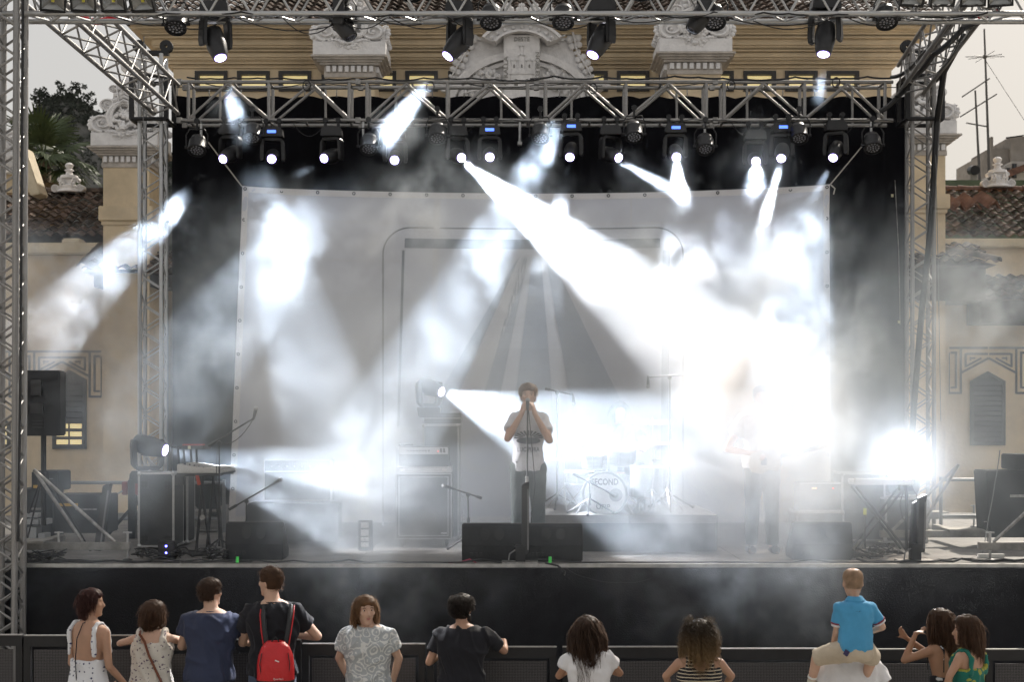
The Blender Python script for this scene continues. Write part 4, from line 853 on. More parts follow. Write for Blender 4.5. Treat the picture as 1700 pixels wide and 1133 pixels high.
# hanging looms
cable('thick black cable loom hanging down beside the rear right tower', [P(1600, 60, 18.3), P(1567, 120, 19.8), P(1556, 200, 20.6), P(1545, 380, 20.7), P(1530, 520, 20.7), P(1520, 640, 20.8), P(1513, 735, 20.9)], .042, CAB, 0, seg=8)
cable('black cable loom wrapped along the right side truss', [P(1655, 15, 16.0), P(1600, 45, 17.4), P(1550, 90, 18.8), P(1515, 130, 20.2), P(1490, 160, 20.8), P(1460, 185, 20.9)], .035, CAB, .03)
cable('second black cable loom on the right side truss', [P(1630, 22, 16.3), P(1578, 36, 17.6), P(1530, 92, 19.2), P(1505, 118, 20.4), P(1480, 128, 20.9)], .028, CAB, .02)
for k, (a, b) in enumerate((((1612, 20), (1556, 120)), ((1600, 25), (1576, 85)), ((1585, 40), (1560, 110)), ((1622, 15), (1590, 70)))): cable('thin dark wire slanting across the right side truss, '+('the lowest reaching', 'the steepest of the four', 'beside the cable loom', 'the rightmost of the four')[k], [P(*a, 17), P(*b, 18.5)], .006, CAB, .12, 'thin wires across the right side truss')
cable('thin steel chain line hanging down the left rear tower', [P(239, 60, 20.8), P(237, 300, 20.8), P(236, 440, 20.8), P(232, 520, 20.8), P(232, 740, 20.8)], .007, CABG)
cable('thin grey cable hanging down the right rear tower', [P(1552, 200, 20.6), P(1557, 420, 20.6), P(1562, 700, 20.6)], .005, CABG)
cable('pale cable drooping beside the left tower to the deck', [P(243, 480, 20.7), P(235, 560, 20.7), P(233, 740, 20.5)], .007, CABG)
cable('long black cable running down the front left tower', [P(38, -10, YF-.22), P(36, 300, YF-.22), P(34, 620, YF-.22), P(30, 900, YF-.22)], .014, CAB)
for k, (px, lab) in enumerate(((408, 'left of the left slanting beam'), (512, 'below the left third of the truss'), (760, 'beside the blazing head'), (1035, 'between two heads right of centre'), (1240, 'by the glowing cloud'), (1392, 'near the right end'))):
    cable('short power cable looping under the rear truss, '+lab, [P(px-25, 205, YR-.1), P(px+25, 209, YR-.1)], .006, CAB, .16, 'short looping cables under the rear truss')
for k, (px, h, lab) in enumerate(((334, 30, 'far left'), (603, 26, 'behind the left streak'), (863, 32, 'left of the centre joint'), (1170, 28, 'right of centre'), (1446, 32, 'far right'))):
    t = thing('hanging_pipe', 'short aluminium drop pipe clamped under the rear truss, '+lab, 'pipe', P(px, 206, YR-.02), 0, 'drop pipes under the rear truss'); MB().tube((0, 0, .03), (0, 0, -h/117), .018, n=8).build('pipe', ALU, t); MB().lathe([(.03, -.03), (.035, 0), (.03, .03)], (0, 0, -h/117), (1, 0, 0), n=10).build('hook', ALU, t)
tag(MB().path([P(134, 30, 16.0), P(146, 33, 15.9), P(160, 36, 15.9), P(175, 34, 15.9), P(193, 26, 16.0)], .035, 7).build('strap', mat('red_ratchet_strap', (.45, .01, .02), .8)), 'red ratchet strap tied round the left side truss', 'strap')
tag(MB().path([P(1655, 18, 15.9), P(1635, 26, 15.9), P(1625, 28, 15.95)], .022, 6).build('strap', MATS['red_ratchet_strap']), 'red ratchet strap on the right side truss', 'strap')
# ================================================================= gear on the stage (deck top is z = DZ)
def GX(px, Y): return (px-850)*Y/FPX
TRIM = mat('case_trim_aluminium', (.48, .48, .48), .35, .8, var=.2); CASE = mat('case_laminate', (.028, .030, .033), .5, var=.3, vscale=10, bump=.1)
GRILL = mat('speaker_grille', (.02, .021, .023), .7, bump=.6, bscale=220); CARPET = mat('cab_carpet', (.022, .022, .024), .95, bump=.5, bscale=180)
CHROME = mat('chrome', (.7, .7, .72), .18, 1.0); PIPING = mat('pale_piping', (.55, .55, .56), .6)
def flight_case(label, x, Y, w_, d_, h_, z=DZ, rz=0, group=None, cat='flight case'):
    t = thing('flight_case', label, cat, (x, Y, z), rz, group); e = .022
    MB().bbox(-w_/2+.004, w_/2-.004, -d_/2+.004, d_/2-.004, .03, h_-.004).build('panel', CASE, t)
    for q in (-1, 1):
        for s_ in (-1, 1):
            MB().bbox(q*w_/2-(e if q > 0 else 0), q*w_/2+(e if q < 0 else 0), s_*d_/2-(e if s_ > 0 else 0), s_*d_/2+(e if s_ < 0 else 0), .05, h_-.02).build('corner_rail', TRIM, t)
            MB().sphere((q*(w_/2-.015), s_*(d_/2-.015), h_-.015), .028, 10, 6).build('ball_corner', TRIM, t); MB().sphere((q*(w_/2-.015), s_*(d_/2-.015), .045), .028, 10, 6).build('ball_corner', TRIM, t)
    for z_ in (.03, h_-e):
        for s_ in (-1, 1): MB().bbox(-w_/2+.02, w_/2-.02, s_*d_/2-(e if s_ > 0 else 0), s_*d_/2+(e if s_ < 0 else 0), z_, z_+e).build('edge_rail', TRIM, t); MB().bbox(s_*w_/2-(e if s_ > 0 else 0), s_*w_/2+(e if s_ < 0 else 0), -d_/2+.02, d_/2-.02, z_, z_+e).build('edge_rail', TRIM, t)
    m = MB()
    for a in (-1, 1):
        for b in (.12, h_-.14):
            m.bbox(a*(w_/2-.075)-.04, a*(w_/2-.075)+.04, -d_/2-.004, -d_/2+.003, b-.04, b+.05)
    m2 = MB()
    for a in (-1, 1):
        for b in (.12, h_-.14):
            for i in (-1, 0, 1):
                for j in (-1, 0, 1): m2.sphere((a*(w_/2-.075)+i*.03, -d_/2-.006, b+.005+j*.036), .004, 6, 4)
    for k, (a, b) in enumerate(((a, b) for a in (-1, 1) for b in (.12, h_-.14))):
        MB().bbox(a*(w_/2-.075)-.04, a*(w_/2-.075)+.04, -d_/2-.004, -d_/2+.003, b-.04, b+.05).build('rivet_plate', STEEL_DK, t)
    tag(m2.build('rivets', CHROME, t), kind='stuff'); return t
def wedge(label, px0, px1, Y, seed=0, rz=0.0):
    x = GX((px0+px1)/2, Y); W = (px1-px0)*Y/FPX; t = thing('floor_monitor', label, 'floor monitor', (x, Y, DZ), rz, 'floor monitors facing the band')
    m = MB(); m.prism([(0.03, 0), (0, .17), (.05, .385), (.10, .40), (.44, .10), (.44, 0)], -W/2+.004, W/2-.004, 'yz'); m.build('cabinet', CARPET, t, bevel=.012)
    for q in (-.075, .075):
        m = MB(); m.lathe([(.042, 0), (.050, .004), (.050, .012), (.040, .012)], (0, 0, 0), (0, -1, 0), n=18); o = m.build('handle_cup', RUBBER, t); o.location = (q, .017, .285); o.scale = (1.05, 1, 1.25); o.rotation_euler = (R(-13), 0, 0)
        m = MB(); m.lathe([(.0, 0), (.040, 0), (.038, .003)], (0, 0, 0), (0, -1, 0), n=18); o = m.build('handle_hole', mat('hole_black', (.003, .003, .003), .9), t); o.location = (q, .015, .285); o.scale = (1.0, 1, 1.2); o.rotation_euler = (R(-13), 0, 0)
    for k in range(3): MB().bbox(-W*.36+k*.05, -W*.36+k*.05+.028, -.002, .012, .06, .095).build('socket', STEEL_DK, t)
    MB().bbox(-W/2+.02, W/2-.02, .055, .09, .392, .400).build('top_trim', mat('worn_edge', (.10, .10, .10), .5), t); return t
wedge('black floor monitor left of the centre pair, beside the keyboard', 373, 470, 15.75)
wedge('left one of the two floor monitors side by side before the singer', 766, 868, 15.55)
wedge('right one of the two floor monitors side by side before the singer', 869, 968, 15.55)
wedge('dark floor monitor in the smoke at the right', 1316, 1417, 15.75)
def batten(label, px, Y, h_, lean=0.0, base=True, w_=.075):
    t = thing('light_batten', label, 'light batten', (GX(px, Y), Y, DZ)); e = Euler((0, lean, 0))
    m = MB(); m.bbox(-w_/2, w_/2, -.05, .05, .10, h_); o = m.build('housing', BLACKP, t, bevel=.006); o.rotation_euler = e
    m = MB(); m.bbox(w_/2-.018, w_/2-.002, -.056, -.0505, .14, h_-.04); o = m.build('side_strip', mat('grey_strip', (.16, .16, .17), .3, .6), t); o.rotation_euler = e
    m = MB(); m.prism([(-w_*.5, h_), (w_*.5, h_-.01), (w_*.55, h_+.035), (w_*.1, h_+.03)], -.05, .05); o = m.build('end_cap', STEEL_DK, t); o.rotation_euler = e
    if base: MB().bbox(-.10, .0, -.07, .07, .01, .19).build('driver_box', STEEL_DK, t, bevel=.006); MB().bbox(-.24, .13, -.10, .10, 0, .022).build('base_plate', ALU_OLD, t); MB().path([(-.10, -.03, .14), (-.16, -.03, .10), (-.17, -.03, .02)], .008, 5).build('plug_lead', CABG, t)
    return t
batten('tall black light batten on a plate before the singer', 872, 15.42, .80)
batten('black light batten leaning to the right at the left end of the stage', 161, 15.8, .78, .14, False)
batten('taller of the two black battens at the right end of the stage', 1527, 15.6, .66, .03, True)
batten('shorter of the two black battens at the right end of the stage', 1515, 15.7, .60, .06, False)
# tripod and straight stands
def tripod(t, r=.30, h=.18, n=3, m=STEEL_DK, a0=.4):
    for k in range(n): a = a0+2*PI*k/n; MB().tube((0, 0, h), (r*math.cos(a), r*math.sin(a), .012), .010, n=6).build('leg', m, t); MB().sphere((r*math.cos(a), r*math.sin(a), .015), .018, 8, 5).build('rubber_foot', RUBBER, t)
def mic(t, p, d, m=STEEL_DK):
    d = Vector(d).normalized(); p = Vector(p); o = MB().tube(p-d*.11, p, .012, .020, n=12).build('microphone', BLACKP, t, smooth=True); MB().sphere((p+d*.018)[:], .026, 12, 8).build('mic_grille', mat('mic_mesh', (.28, .28, .29), .35, .8, bump=.5, bscale=300), o, smooth=True)
def boom_stand(label, base, top, b0, b1, mdir=(1, 0, .4), legs=True, cable_to=None, name='microphone_stand'):
    """base/top/boom ends given in metres, world"""
    base = Vector(base); t = thing(name, label, 'microphone stand', base); L = lambda q: Vector(q)-base
    T = L(top); MB().tube((0, 0, .1), T*.55, .013, n=8).build('pole', STEEL_DK, t, smooth=True); MB().tube(T*.53, T, .009, n=8).build('inner_pole', STEEL_DK, t, smooth=True); MB().lathe([(.016, -.03), (.018, 0), (.016, .03)], T*.55, (0, 0, 1), n=10).build('clutch', STEEL_DK, t)
    if legs: tripod(t)
    MB().tube(L(b0), L(b1), .009, n=8).build('boom', STEEL_DK, t, smooth=True); MB().tube(L(b0), L(b0)+(L(b1)-L(b0))*.18, .016, n=8).build('counter_grip', RUBBER, t)
    MB().lathe([(.02, -.02), (.026, 0), (.02, .02)], T, (0, 1, 0), n=12).build('joint', STEEL_DK, t); mic(t, L(b1)+Vector(mdir).normalized()*.09, mdir)
    if cable_to is not None:
        a = L(b1); b = T; pts = [a+(b-a)*k/8-Vector((0, 0, .10*4*(k/8)*(1-k/8))) for k in range(9)]+[T*(1-k/6)*1+Vector((-.03*math.sin(k), -.02, .05)) for k in range(1, 6)]; MB().path(pts, .005, 5).build('lead', CAB, t)
    return t
Y = 16.3; boom_stand('tall boom stand with a microphone reaching up right of the keyboard', (GX(364, Y), Y, DZ), P(364, 736, Y), P(346, 741, Y), P(421, 695, Y), (.25, 0, 1), cable_to=1)
Y = 16.9; boom_stand('low boom stand with its arm slanting over the left floor monitor', (GX(409, Y), Y, DZ), P(409, 833, Y), P(380, 847, Y), P(452, 805, Y), (1, 0, .6))
Y = 16.8; boom_stand('low boom stand pointing at the big bass cabinet', (GX(778, Y), Y, DZ), P(777, 822, Y), P(800, 828, Y), P(752, 812, Y), (-1, 0, .3))
# singer's stand
Y = 16.08; b = Vector((GX(874, Y), Y, DZ)); t = thing('microphone_stand', "straight microphone stand held at the singer's mouth", 'microphone stand', b); top = P(876, 679, Y)-b
MB().lathe([(.13, 0), (.13, .015), (.02, .03)], n=20).build('round_base', STEEL_DK, t); MB().tube((0, 0, .02), top*.52, .013, n=10).build('pole', STEEL_DK, t, smooth=True); MB().tube(top*.5, top, .009, n=10).build('inner_pole', STEEL_DK, t, smooth=True); MB().lathe([(.018, -.04), (.018, .04)], top*.52, (0, 0, 1), n=10).build('clutch', ALU, t)
mic(t, top+Vector((0, .09, .075)), (0, .5, .9)); MB().path([top+Vector((.01, 0, -.02)), top+Vector((.04, -.02, -.35)), top+Vector((.08, -.02, -.8)), Vector((.05, -.02, .4)), Vector((.06, -.1, .02))], .005, 5).build('lead', CAB, t)
# left flight case with a moving head on it
Y = 17.0; flight_case('black flight case with aluminium edges under the left moving head', GX(259, Y), Y+.25, .41, .5, .875)
flight_case('dark flight case standing just behind the left one', GX(287, Y+.75), Y+.75, .44, .4, .84)
a, q = beam(13); moving_head('moving head standing on the left flight case, beam to the right', a-Vector((.04, 0, 0)), q, hang=False, sc=1.12, sx=.5); 
# keyboards on an X stand seen end on
Y = 16.5; t = thing('keyboard_stand', 'black two-tier keyboard stand at the left, seen from its end', 'keyboard stand', (GX(335, Y), Y+.4, DZ)); L = lambda px, py, dy=0: Vector((GX(px, Y)-GX(335, Y), dy, CAM_H-(py-695)*Y/FPX-DZ))
for a, b, dy in (((330, 792), (349, 921), -.35), ((334, 792), (322, 921), -.30), ((330, 792), (349, 921), .35), ((334, 792), (322, 921), .30)): MB().tube(L(*a, dy), L(*b, dy), .016, n=8).build('leg', STEEL_DK, t)
MB().lathe([(.03, -.05), (.03, .05)], L(335, 860, -.33), (0, 1, 0), n=12).build('pivot_disc', ALU_OLD, t)
for dy in (-.35, .30): MB().tube(L(300, 789, dy), L(368, 789, dy), .016, n=8).build('crossbar', STEEL_DK, t); MB().tube(L(297, 792, dy), L(293, 742, dy), .014, n=8).build('upright', STEEL_DK, t); MB().tube(L(306, 790, dy), L(303, 748, dy), .012, n=8).build('upright', STEEL_DK, t); MB().tube(L(283, 744, dy), L(300, 744, dy), .014, n=8).build('upper_arm', STEEL_DK, t)
MB().tube(L(326, 789, -.37), L(330, 806, -.37), .020, n=8).build('orange_tape', mat('orange_tape', (.55, .06, .02), .7), t); MB().tube(L(322, 921, -.3), L(322, 921, .3), .014, n=8).build('floor_bar', STEEL_DK, t); MB().tube(L(349, 921, -.35), L(349, 921, .35), .014, n=8).build('floor_bar', STEEL_DK, t)
MB().bbox(-.30, -.20, -.38, -.30, L(0, 806).z, L(0, 790).z).build('clamp_box', STEEL_DK, t)
WK = mat('keyboard_grey_shell', (.50, .49, .47), .45, var=.1); t = thing('keyboard', 'pale grey keyboard lying on the lower tier of the left stand', 'keyboard', (GX(331, Y), Y+.4, CAM_H-(786-695)*Y/FPX))
m = MB(); m.prism([(-.235, 0), (.24, 0), (.24, .035), (.10, .052), (-.235, .10)], -.45, .45); m.build('shell', WK, t, bevel=.006); MB().bbox(-.235, .24, -.46, .46, -.022, -.001).build('underside', BLACKP, t)
for k in range(26): MB().box((.155, -.42+k*.033, .052), (.15, .030, .014)).build('key', mat('ivory_key', (.62, .61, .57), .3), t)
for k in range(5): MB().lathe([(.011, 0), (.009, .028)], (-.16+.05*k, -.38, .085-.012*k), n=10).build('knob', BLACKP, t)
t = thing('sound_module', 'small dark mixer with red knobs on the upper tier of the left stand', 'sound module', (GX(317, Y), Y+.3, CAM_H-(747-695)*Y/FPX)); MB().bbox(-.13, .12, -.22, .22, 0, .042).build('case', BLACKP, t, bevel=.006); MB().bbox(-.05, -.02, -.226, -.221, .004, .04).build('tape_label', mat('cream_tag', (.6, .58, .4), .7), t)
RK = mat('red_knob', (.35, .03, .03), .4)
for i in range(9):
    for j in range(3): MB().lathe([(.008, .042), (.006, .058)], (-.11+i*.026, -.19+j*.06, 0), n=8).build('knob', RK, t)
# guitar amp on a carpeted case
Y = 17.6; t = thing('speaker_cabinet', 'dark carpeted cabinet under the guitar amplifier at the left of the banner', 'speaker cabinet', (GX(485, Y), Y+.25, DZ)); W = (560-408)*Y/FPX; MB().bbox(-W/2, W/2, -.22, .22, .04, (905-836)*Y/FPX).build('box', CARPET, t, bevel=.015); MB().bbox(-W/2+.03, W/2-.03, -.228, -.221, .08, (905-842)*Y/FPX).build('grille', GRILL, t)
t = thing('guitar_amplifier', 'guitar amplifier with pale edging on the carpeted cabinet', 'amplifier', (GX(492, Y), Y+.25, CAM_H-(833-695)*Y/FPX)); W = (550-436)*Y/FPX; H = (831-762)*Y/FPX; MB().bbox(-W/2, W/2, -.16, .16, 0, H).build('box', CARPET, t, bevel=.01)
for a in ((-W/2-.006, -W/2+.016, 0, H), (W/2-.016, W/2+.006, 0, H), (-W/2+.017, W/2-.017, H-.012, H+.006), (-W/2+.017, W/2-.017, H*.70, H*.70+.012), (-W/2+.017, W/2-.017, 0, .012)): MB().bbox(a[0], a[1], -.172, -.161, a[2], a[3]).build('edging', PIPING, t)
MB().bbox(-W/2+.03, W/2-.03, -.168, -.161, .03, H*.66).build('grille', GRILL, t)
for k in range(7): MB().lathe([(.014, 0), (.011, .02)], (-W/2+.1+k*.09, -.161, H*.84), (0, -1, 0), n=10).build('knob', CHROME, t)
# bass rig
Y = 17.3; t = thing('bass_cabinet', 'tall bass cabinet with pale piping and wheels in the smoke left of the singer', 'speaker cabinet', (GX(703, Y), Y+.25, DZ)); W = (751-656)*Y/FPX; z0 = .09; H = CAM_H-(786-695)*Y/FPX-DZ
MB().bbox(-W/2, W/2, -.22, .22, z0, H).build('box', CARPET, t, bevel=.012); MB().bbox(-W/2+.045, W/2-.045, -.232, -.221, z0+.05, H-.05).build('grille', GRILL, t)
for i_, e in ((0, .006), (1, .042)):
    for a in ((-W/2+e, -W/2+e+.009, z0+e, H-e), (W/2-e-.009, W/2-e, z0+e, H-e), (-W/2+e+.01, W/2-e-.01, z0+e, z0+e+.009), (-W/2+e+.01, W/2-e-.01, H-e-.009, H-e)): MB().bbox(a[0], a[1], -.240, -.2325 if i_ else -.221, a[2], a[3]).build('piping', PIPING, t)
MB().bbox(W/2-.13, W/2-.06, -.238, -.233, z0+.065, z0+.085).build('name_plate', PIPING, t)
for q in (-1, 1):
    for s_ in (-1, 1): MB().lathe([(.045, -.012), (.045, .012)], (q*(W/2-.07), s_*.15, .045), (1, 0, 0), n=14).build('caster', RUBBER, t)
t = thing('bass_amplifier', 'bass amplifier head with silver knob panel on the bass cabinet', 'amplifier', (GX(703, Y), Y+.25, DZ+H)); W2 = (745-662)*Y/FPX; hs = Y/FPX
MB().bbox(-W/2+.01, W/2-.01, -.21, .21, .001, 10*hs).build('case_tray', TRIM, t, bevel=.006); MB().bbox(-W2/2, W2/2, -.19, .19, 11*hs, 44*hs).build('box', CARPET, t, bevel=.008); MB().bbox(-W2/2+.006, W2/2-.006, -.204, -.191, 31*hs, 43*hs).build('control_panel', mat('silver_panel', (.52, .52, .53), .35, .5), t)
for k in range(8): MB().lathe([(.011, 0), (.009, .016)], (-W2/2+.11+k*.034, -.204, 37*hs), (0, -1, 0), n=10).build('knob', BLACKP, t)
for k in (0, 1): MB().bbox(W2/2-.10+k*.035, W2/2-.075+k*.035, -.209, -.205, 34*hs, 41*hs).build('switch', BLACKP, t)
MB().bbox(W2/2-.125, W2/2-.117, -.208, -.205, 35*hs, 37*hs).build('red_lamp', mat('red_pilot', (.8, .1, .05), .4, emit=(1, .12, .05), estr=3), t)
for q in (-1, 1): MB().bbox(q*W2*.42-.03, q*W2*.42+.03, -.216, -.211, 3*hs, 7*hs).build('latch', CHROME, t)
tag(MB().path([P(662+k*2.2, 741-3*abs(math.sin(k*1.7)), Y+.1) for k in range(12)], .012, 6).build('cable', CAB), 'small heap of cable lying on top of the bass amplifier', 'cable')
# middle flight cases with a moving head
Y = 18.2; flight_case('tall aluminium edged flight case behind the bass rig', GX(732, Y), Y+.25, (763-702)*Y/FPX, .5, CAM_H-(705-695)*Y/FPX-DZ)
a, q = beam(14); t = thing('equipment_case', 'dark flat case lying on the tall flight case under the middle moving head', 'case', (GX(734, Y), Y+.25, CAM_H-(704-695)*Y/FPX)); MB().bbox(-.22, .22, -.2, .2, 0, .13).build('shell', CASE, t, bevel=.01); MB().bbox(-.22, .22, -.206, -.201, .06, .072).build('edge_rail', TRIM, t)
moving_head('moving head standing on the tall middle flight case', a-Vector((.03, .0, 0)), q, hang=False, sc=.95, sx=.5)
# pedals
Y = 16.9; t = thing('pedal_board', 'upright pedal board with pale pedals left of the bass cabinet', 'pedal board', (GX(607, Y), Y, DZ), .15); MB().box((0, .02, .17), (.16, .03, .34), rot=(R(-12), 0, 0)).build('board', STEEL_DK, t)
for k, (z_, h_) in enumerate(((.07, .05), (.13, .04), (.20, .07), (.285, .06))): MB().box((-.01, -.035+.21*(z_-.07), z_), (.085, .04, h_), rot=(R(-12), 0, 0)).build('pedal', WHITEP, t); MB().lathe([(.008, 0), (.006, .02)], (-.01, -.058+.21*(z_-.07), z_), (0, -1, 0), n=8).build('foot_switch', CHROME, t)

# ================================================================= drum riser and kit
RY0 = 16.75; RZ = DZ+.41; rx0, rx1 = GX(898, RY0), GX(1192, RY0)
t = thing('drum_riser', 'low black riser under the drum kit', 'riser', ((rx0+rx1)/2, RY0+1, DZ)); W = rx1-rx0
for k in (0, 1):
    for j in (0, 1): MB().bbox(-W/2+k*W/2+.004, k*W/2-.004, -1+j*1.0+.004, j*1.0-.004, .32, .41).build('platform', DECK, t)
MB().bbox(-W/2+.01, W/2-.01, -.985, .985, 0, .318).build('skirt', BLKCLOTH, t)
SH = mat('silver_drum_wrap', (.30, .31, .32), .35, .3, var=.4, vscale=12, stretch=(.2, .2, 6)); HEADM = mat('white_drum_head', (.62, .62, .61), .6, var=.1)
kit = thing('drum_kit', 'silver drum kit with lettered bass drum on the riser', 'drum kit', (GX(1004, 17.0), 17.0, RZ)); KX, KY = GX(1004, 17.0), 17.0
def K(px, py, Y=17.0): v = P(px, py, Y); return Vector((v.x-KX, v.y-KY, v.z-RZ))
c = K(1004, 821); r = .245; bd_ = MB().lathe([(r-.01, 0), (r-.01, .42)], c+Vector((0, -.0, 0)), (0, 1, 0), n=40).build('bass_drum', SH, kit, smooth=True)
MB().lathe([(r-.012, -.02), (r+.012, -.02), (r+.012, .02), (r-.012, .02)], c, (0, 1, 0), n=40).build('hoop', mat('grey_hoop', (.16, .17, .18), .4), bd_, smooth=True); MB().lathe([(0, -.012), (r-.013, -.012), (r-.013, -.008), (0, -.008)], c, (0, 1, 0), n=40).build('front_head', HEADM, bd_)
MB().lathe([(0, -.014), (.075, -.014), (.075, -.0125), (0, -.0125)], c+Vector((.125, 0, -.01)), (0, 1, 0), n=28).build('sound_port', mat('port_grey', (.20, .20, .21), .7), bd_); MB().lathe([(0, -.016), (.03, -.016), (.03, -.0145), (0, -.0145)], c+Vector((.125, 0, -.01)), (0, 1, 0), n=20).build('port_hole', STEEL_DK, bd_)
LT = mat('drum_lettering', (.07, .07, .08), .6); m = MB(); text_mb(m, 'SECOND', .098, c+Vector((0, -.0155, .135)), depth=.0012, sx=.78, bold=.003); tag(m.build('drum_name', LT, bd_), kind='stuff'); m = MB(); text_mb(m, 'UFIP', .075, c+Vector((-.02, -.0155, -.145)), depth=.0012, sx=1.1, bold=.001); tag(m.build('cymbal_name', LT, bd_), kind='stuff')
for k in range(8): a = PI/8+k*PI/4; MB().box((c.x+(r+.006)*math.cos(a), c.y+.01, c.z+(r+.006)*math.sin(a)), (.026, .05, .026), rot=(0, -a, 0)).build('claw', CHROME, bd_)
for q in (-1, 1): MB().tube(c+Vector((q*.22, .1, -.06)), c+Vector((q*.33, -.06, -.245)), .009, n=8).build('spur', CHROME, bd_)
def drum(name, px, py, Yd, rad, dep, tilt, parent=kit):
    p = K(px, py, Yd); ax = Vector((0, -math.sin(tilt), math.cos(tilt))); o = MB().lathe([(rad, -dep), (rad, 0)], p, ax, n=28).build(name, SH, parent, smooth=True)
    MB().lathe([(0, .002), (rad+.004, .002), (rad+.006, -.012), (rad+.003, -.014)], p, ax, n=28).build('drum_head', HEADM, o)
    for z_ in (-dep, -.006): MB().lathe([(rad+.003, -.010), (rad+.012, -.010), (rad+.012, .006), (rad+.003, .006)], p+ax*z_, ax, n=28).build('rim', CHROME, o, smooth=True)
    x, y, dd = frame(ax)
    for k in range(8): a = k*PI/4+.2; s_ = p+x*(rad+.012)*math.cos(a)+y*(rad+.012)*math.sin(a); MB().tube(s_-ax*.02, s_-ax*(dep-.02), .005, n=6).build('tension_rod', CHROME, o)
    return o
drum('rack_tom', 1031, 744, 17.15, .155, .17, .25); drum('rack_tom', 987, 752, 17.2, .14, .16, .25); drum('floor_tom', 1074, 775, 17.5, .19, .36, .0); drum('snare_drum', 962, 783, 17.7, .17, .13, .1)
MB().tube(K(1008, 787, 17.15), K(1008, 752, 17.2), .012, n=8).build('tom_post', CHROME, kit)
for px in (1062, 1080, 1090): MB().tube(K(px, 800, 17.5), K(px, 852, 17.45), .007, n=6).build('floor_tom_leg', CHROME, kit)
def cymbal(label, px, py, Yd, rad, tilt, roll=0.0, pole_px=None, col=(.42, .36, .2)):
    t = thing('cymbal_stand', label, 'cymbal', (GX(pole_px or px, Yd), Yd, RZ), 0, 'cymbals round the drum kit'); p = P(px, py, Yd)-Vector((GX(pole_px or px, Yd), Yd, RZ)); ax = Vector((math.sin(roll), -math.sin(tilt), math.cos(tilt)))
    MB().lathe([(0, .028), (.03, .024), (.045, .008), (rad, -.012), (rad, -.014), (.045, .005), (0, .02)], p, ax, n=36).build('cymbal', mat('bronze_cymbal', col, .25, .9), t, smooth=True)
    MB().tube((0, 0, .15), (p.x*.5, p.y*.5, p.z*.6), .012, n=8).build('pole', CHROME, t); MB().tube((p.x*.5, p.y*.5, p.z*.6), p+ax*.05, .008, n=8).build('arm', CHROME, t); MB().sphere((p+ax*.04)[:], .014, 8, 5).build('wing_nut', CHROME, t)
    for k in range(3): a = .6+2*PI*k/3; MB().tube((0, 0, .28), (.24*math.cos(a), .20*math.sin(a), .01), .008, n=6).build('leg', CHROME, t)
cymbal('large crash cymbal at the right behind the floor tom', 1083, 700, 17.9, .23, .12); cymbal('flat ride cymbal below the right crash cymbal', 1088, 735, 17.3, .24, .06, 0, 1082); cymbal('small cymbal tilted low at the far right of the kit', 1108, 768, 17.1, .18, .15, .2)
cymbal('thin cymbal left of the rack toms', 970, 742, 17.9, .22, .1); cymbal('hi-hat cymbals at the left end of the kit', 937, 762, 17.6, .17, .03)
Y = 17.9; boom_stand('overhead boom stand at the left of the kit, microphone hanging down', (GX(925, Y), Y, DZ+.41), P(925, 652, Y), P(905, 646, Y), P(951, 656, Y), (.1, 0, -1))
boom_stand('tall overhead boom stand at the right of the kit, arm reaching left', (GX(1113, Y), Y, DZ+.41), P(1112, 627, Y), P(1135, 622, Y), P(1076, 627, Y), (0, 0, -1))
Y = 16.86; boom_stand('short boom stand with its microphone at the bass drum port', (GX(979, Y), Y, DZ+.41), P(979, 800, Y), P(951, 787, Y), P(1008, 816, Y), (1, .5, -.6))
t = thing('drum_stool', 'round stool under the drummer', 'stool', (GX(1028, 18.2), 18.2, RZ)); MB().lathe([(0, .44), (.17, .44), (.18, .48), (.17, .52), (0, .52)], n=20).build('seat', RUBBER, t); MB().tube((0, 0, .1), (0, 0, .45), .02, n=8).build('pole', CHROME, t); tripod(t, .25, .25, m=CHROME)

# ================================================================= right side gear
Y = 17.6; t = thing('guitar_amplifier', 'amplifier with small orange lamp in the smoke at the right', 'amplifier', (GX(1362, Y), Y+.2, DZ+.40)); MB().bbox(-.24, .24, -.16, .16, 0, .33).build('box', CARPET, t, bevel=.01); MB().bbox(-.20, .20, -.170, -.161, .02, .22).build('grille', GRILL, t)
for a in ((-.24, .24, .318, .336), (-.24, .24, -.004, .012)): MB().bbox(a[0], a[1], -.174, -.1705 if 0 else -.1615, a[2], a[3]).build('edging', PIPING, t)
MB().bbox(-.09, -.04, -.168, -.161, .26, .27).build('orange_lamp', mat('orange_pilot', (.9, .5, .2), .4, emit=(1, .55, .25), estr=4), t); MB().bbox(.15, .165, -.168, -.161, .26, .272).build('red_lamp', mat('red_pilot', (.8, .1, .05), .4, emit=(1, .12, .05), estr=3), t)
flight_case('flight case under the amplifier with the orange lamp', GX(1362, Y), Y+.25, .56, .5, .395)
flight_case('wide dark flight case right of the amplifier, behind the right keyboard', GX(1432, 17.9), 18.1, .52, .5, .84)
Y = 16.6; t = thing('keyboard', 'long pale keyboard in the glare at the right', 'keyboard', (GX(1469, Y), Y+.2, CAM_H-(806-695)*Y/FPX)); MB().bbox(-.33, .33, -.16, .16, 0, .06).build('shell', WK, t, bevel=.008); MB().bbox(-.31, .31, -.155, -.04, .0605, .070).build('key_bed', mat('ivory_key', (.62, .61, .57), .3), t)
for k in range(9): MB().lathe([(.010, .06), (.008, .08)], (-.28+k*.07, .06, 0), n=8).build('knob', BLACKP, t)
t = thing('keyboard_stand', 'crossed keyboard stand under the right keyboard', 'keyboard stand', (GX(1469, Y), Y+.2, DZ)); hz = CAM_H-(807-695)*Y/FPX-DZ
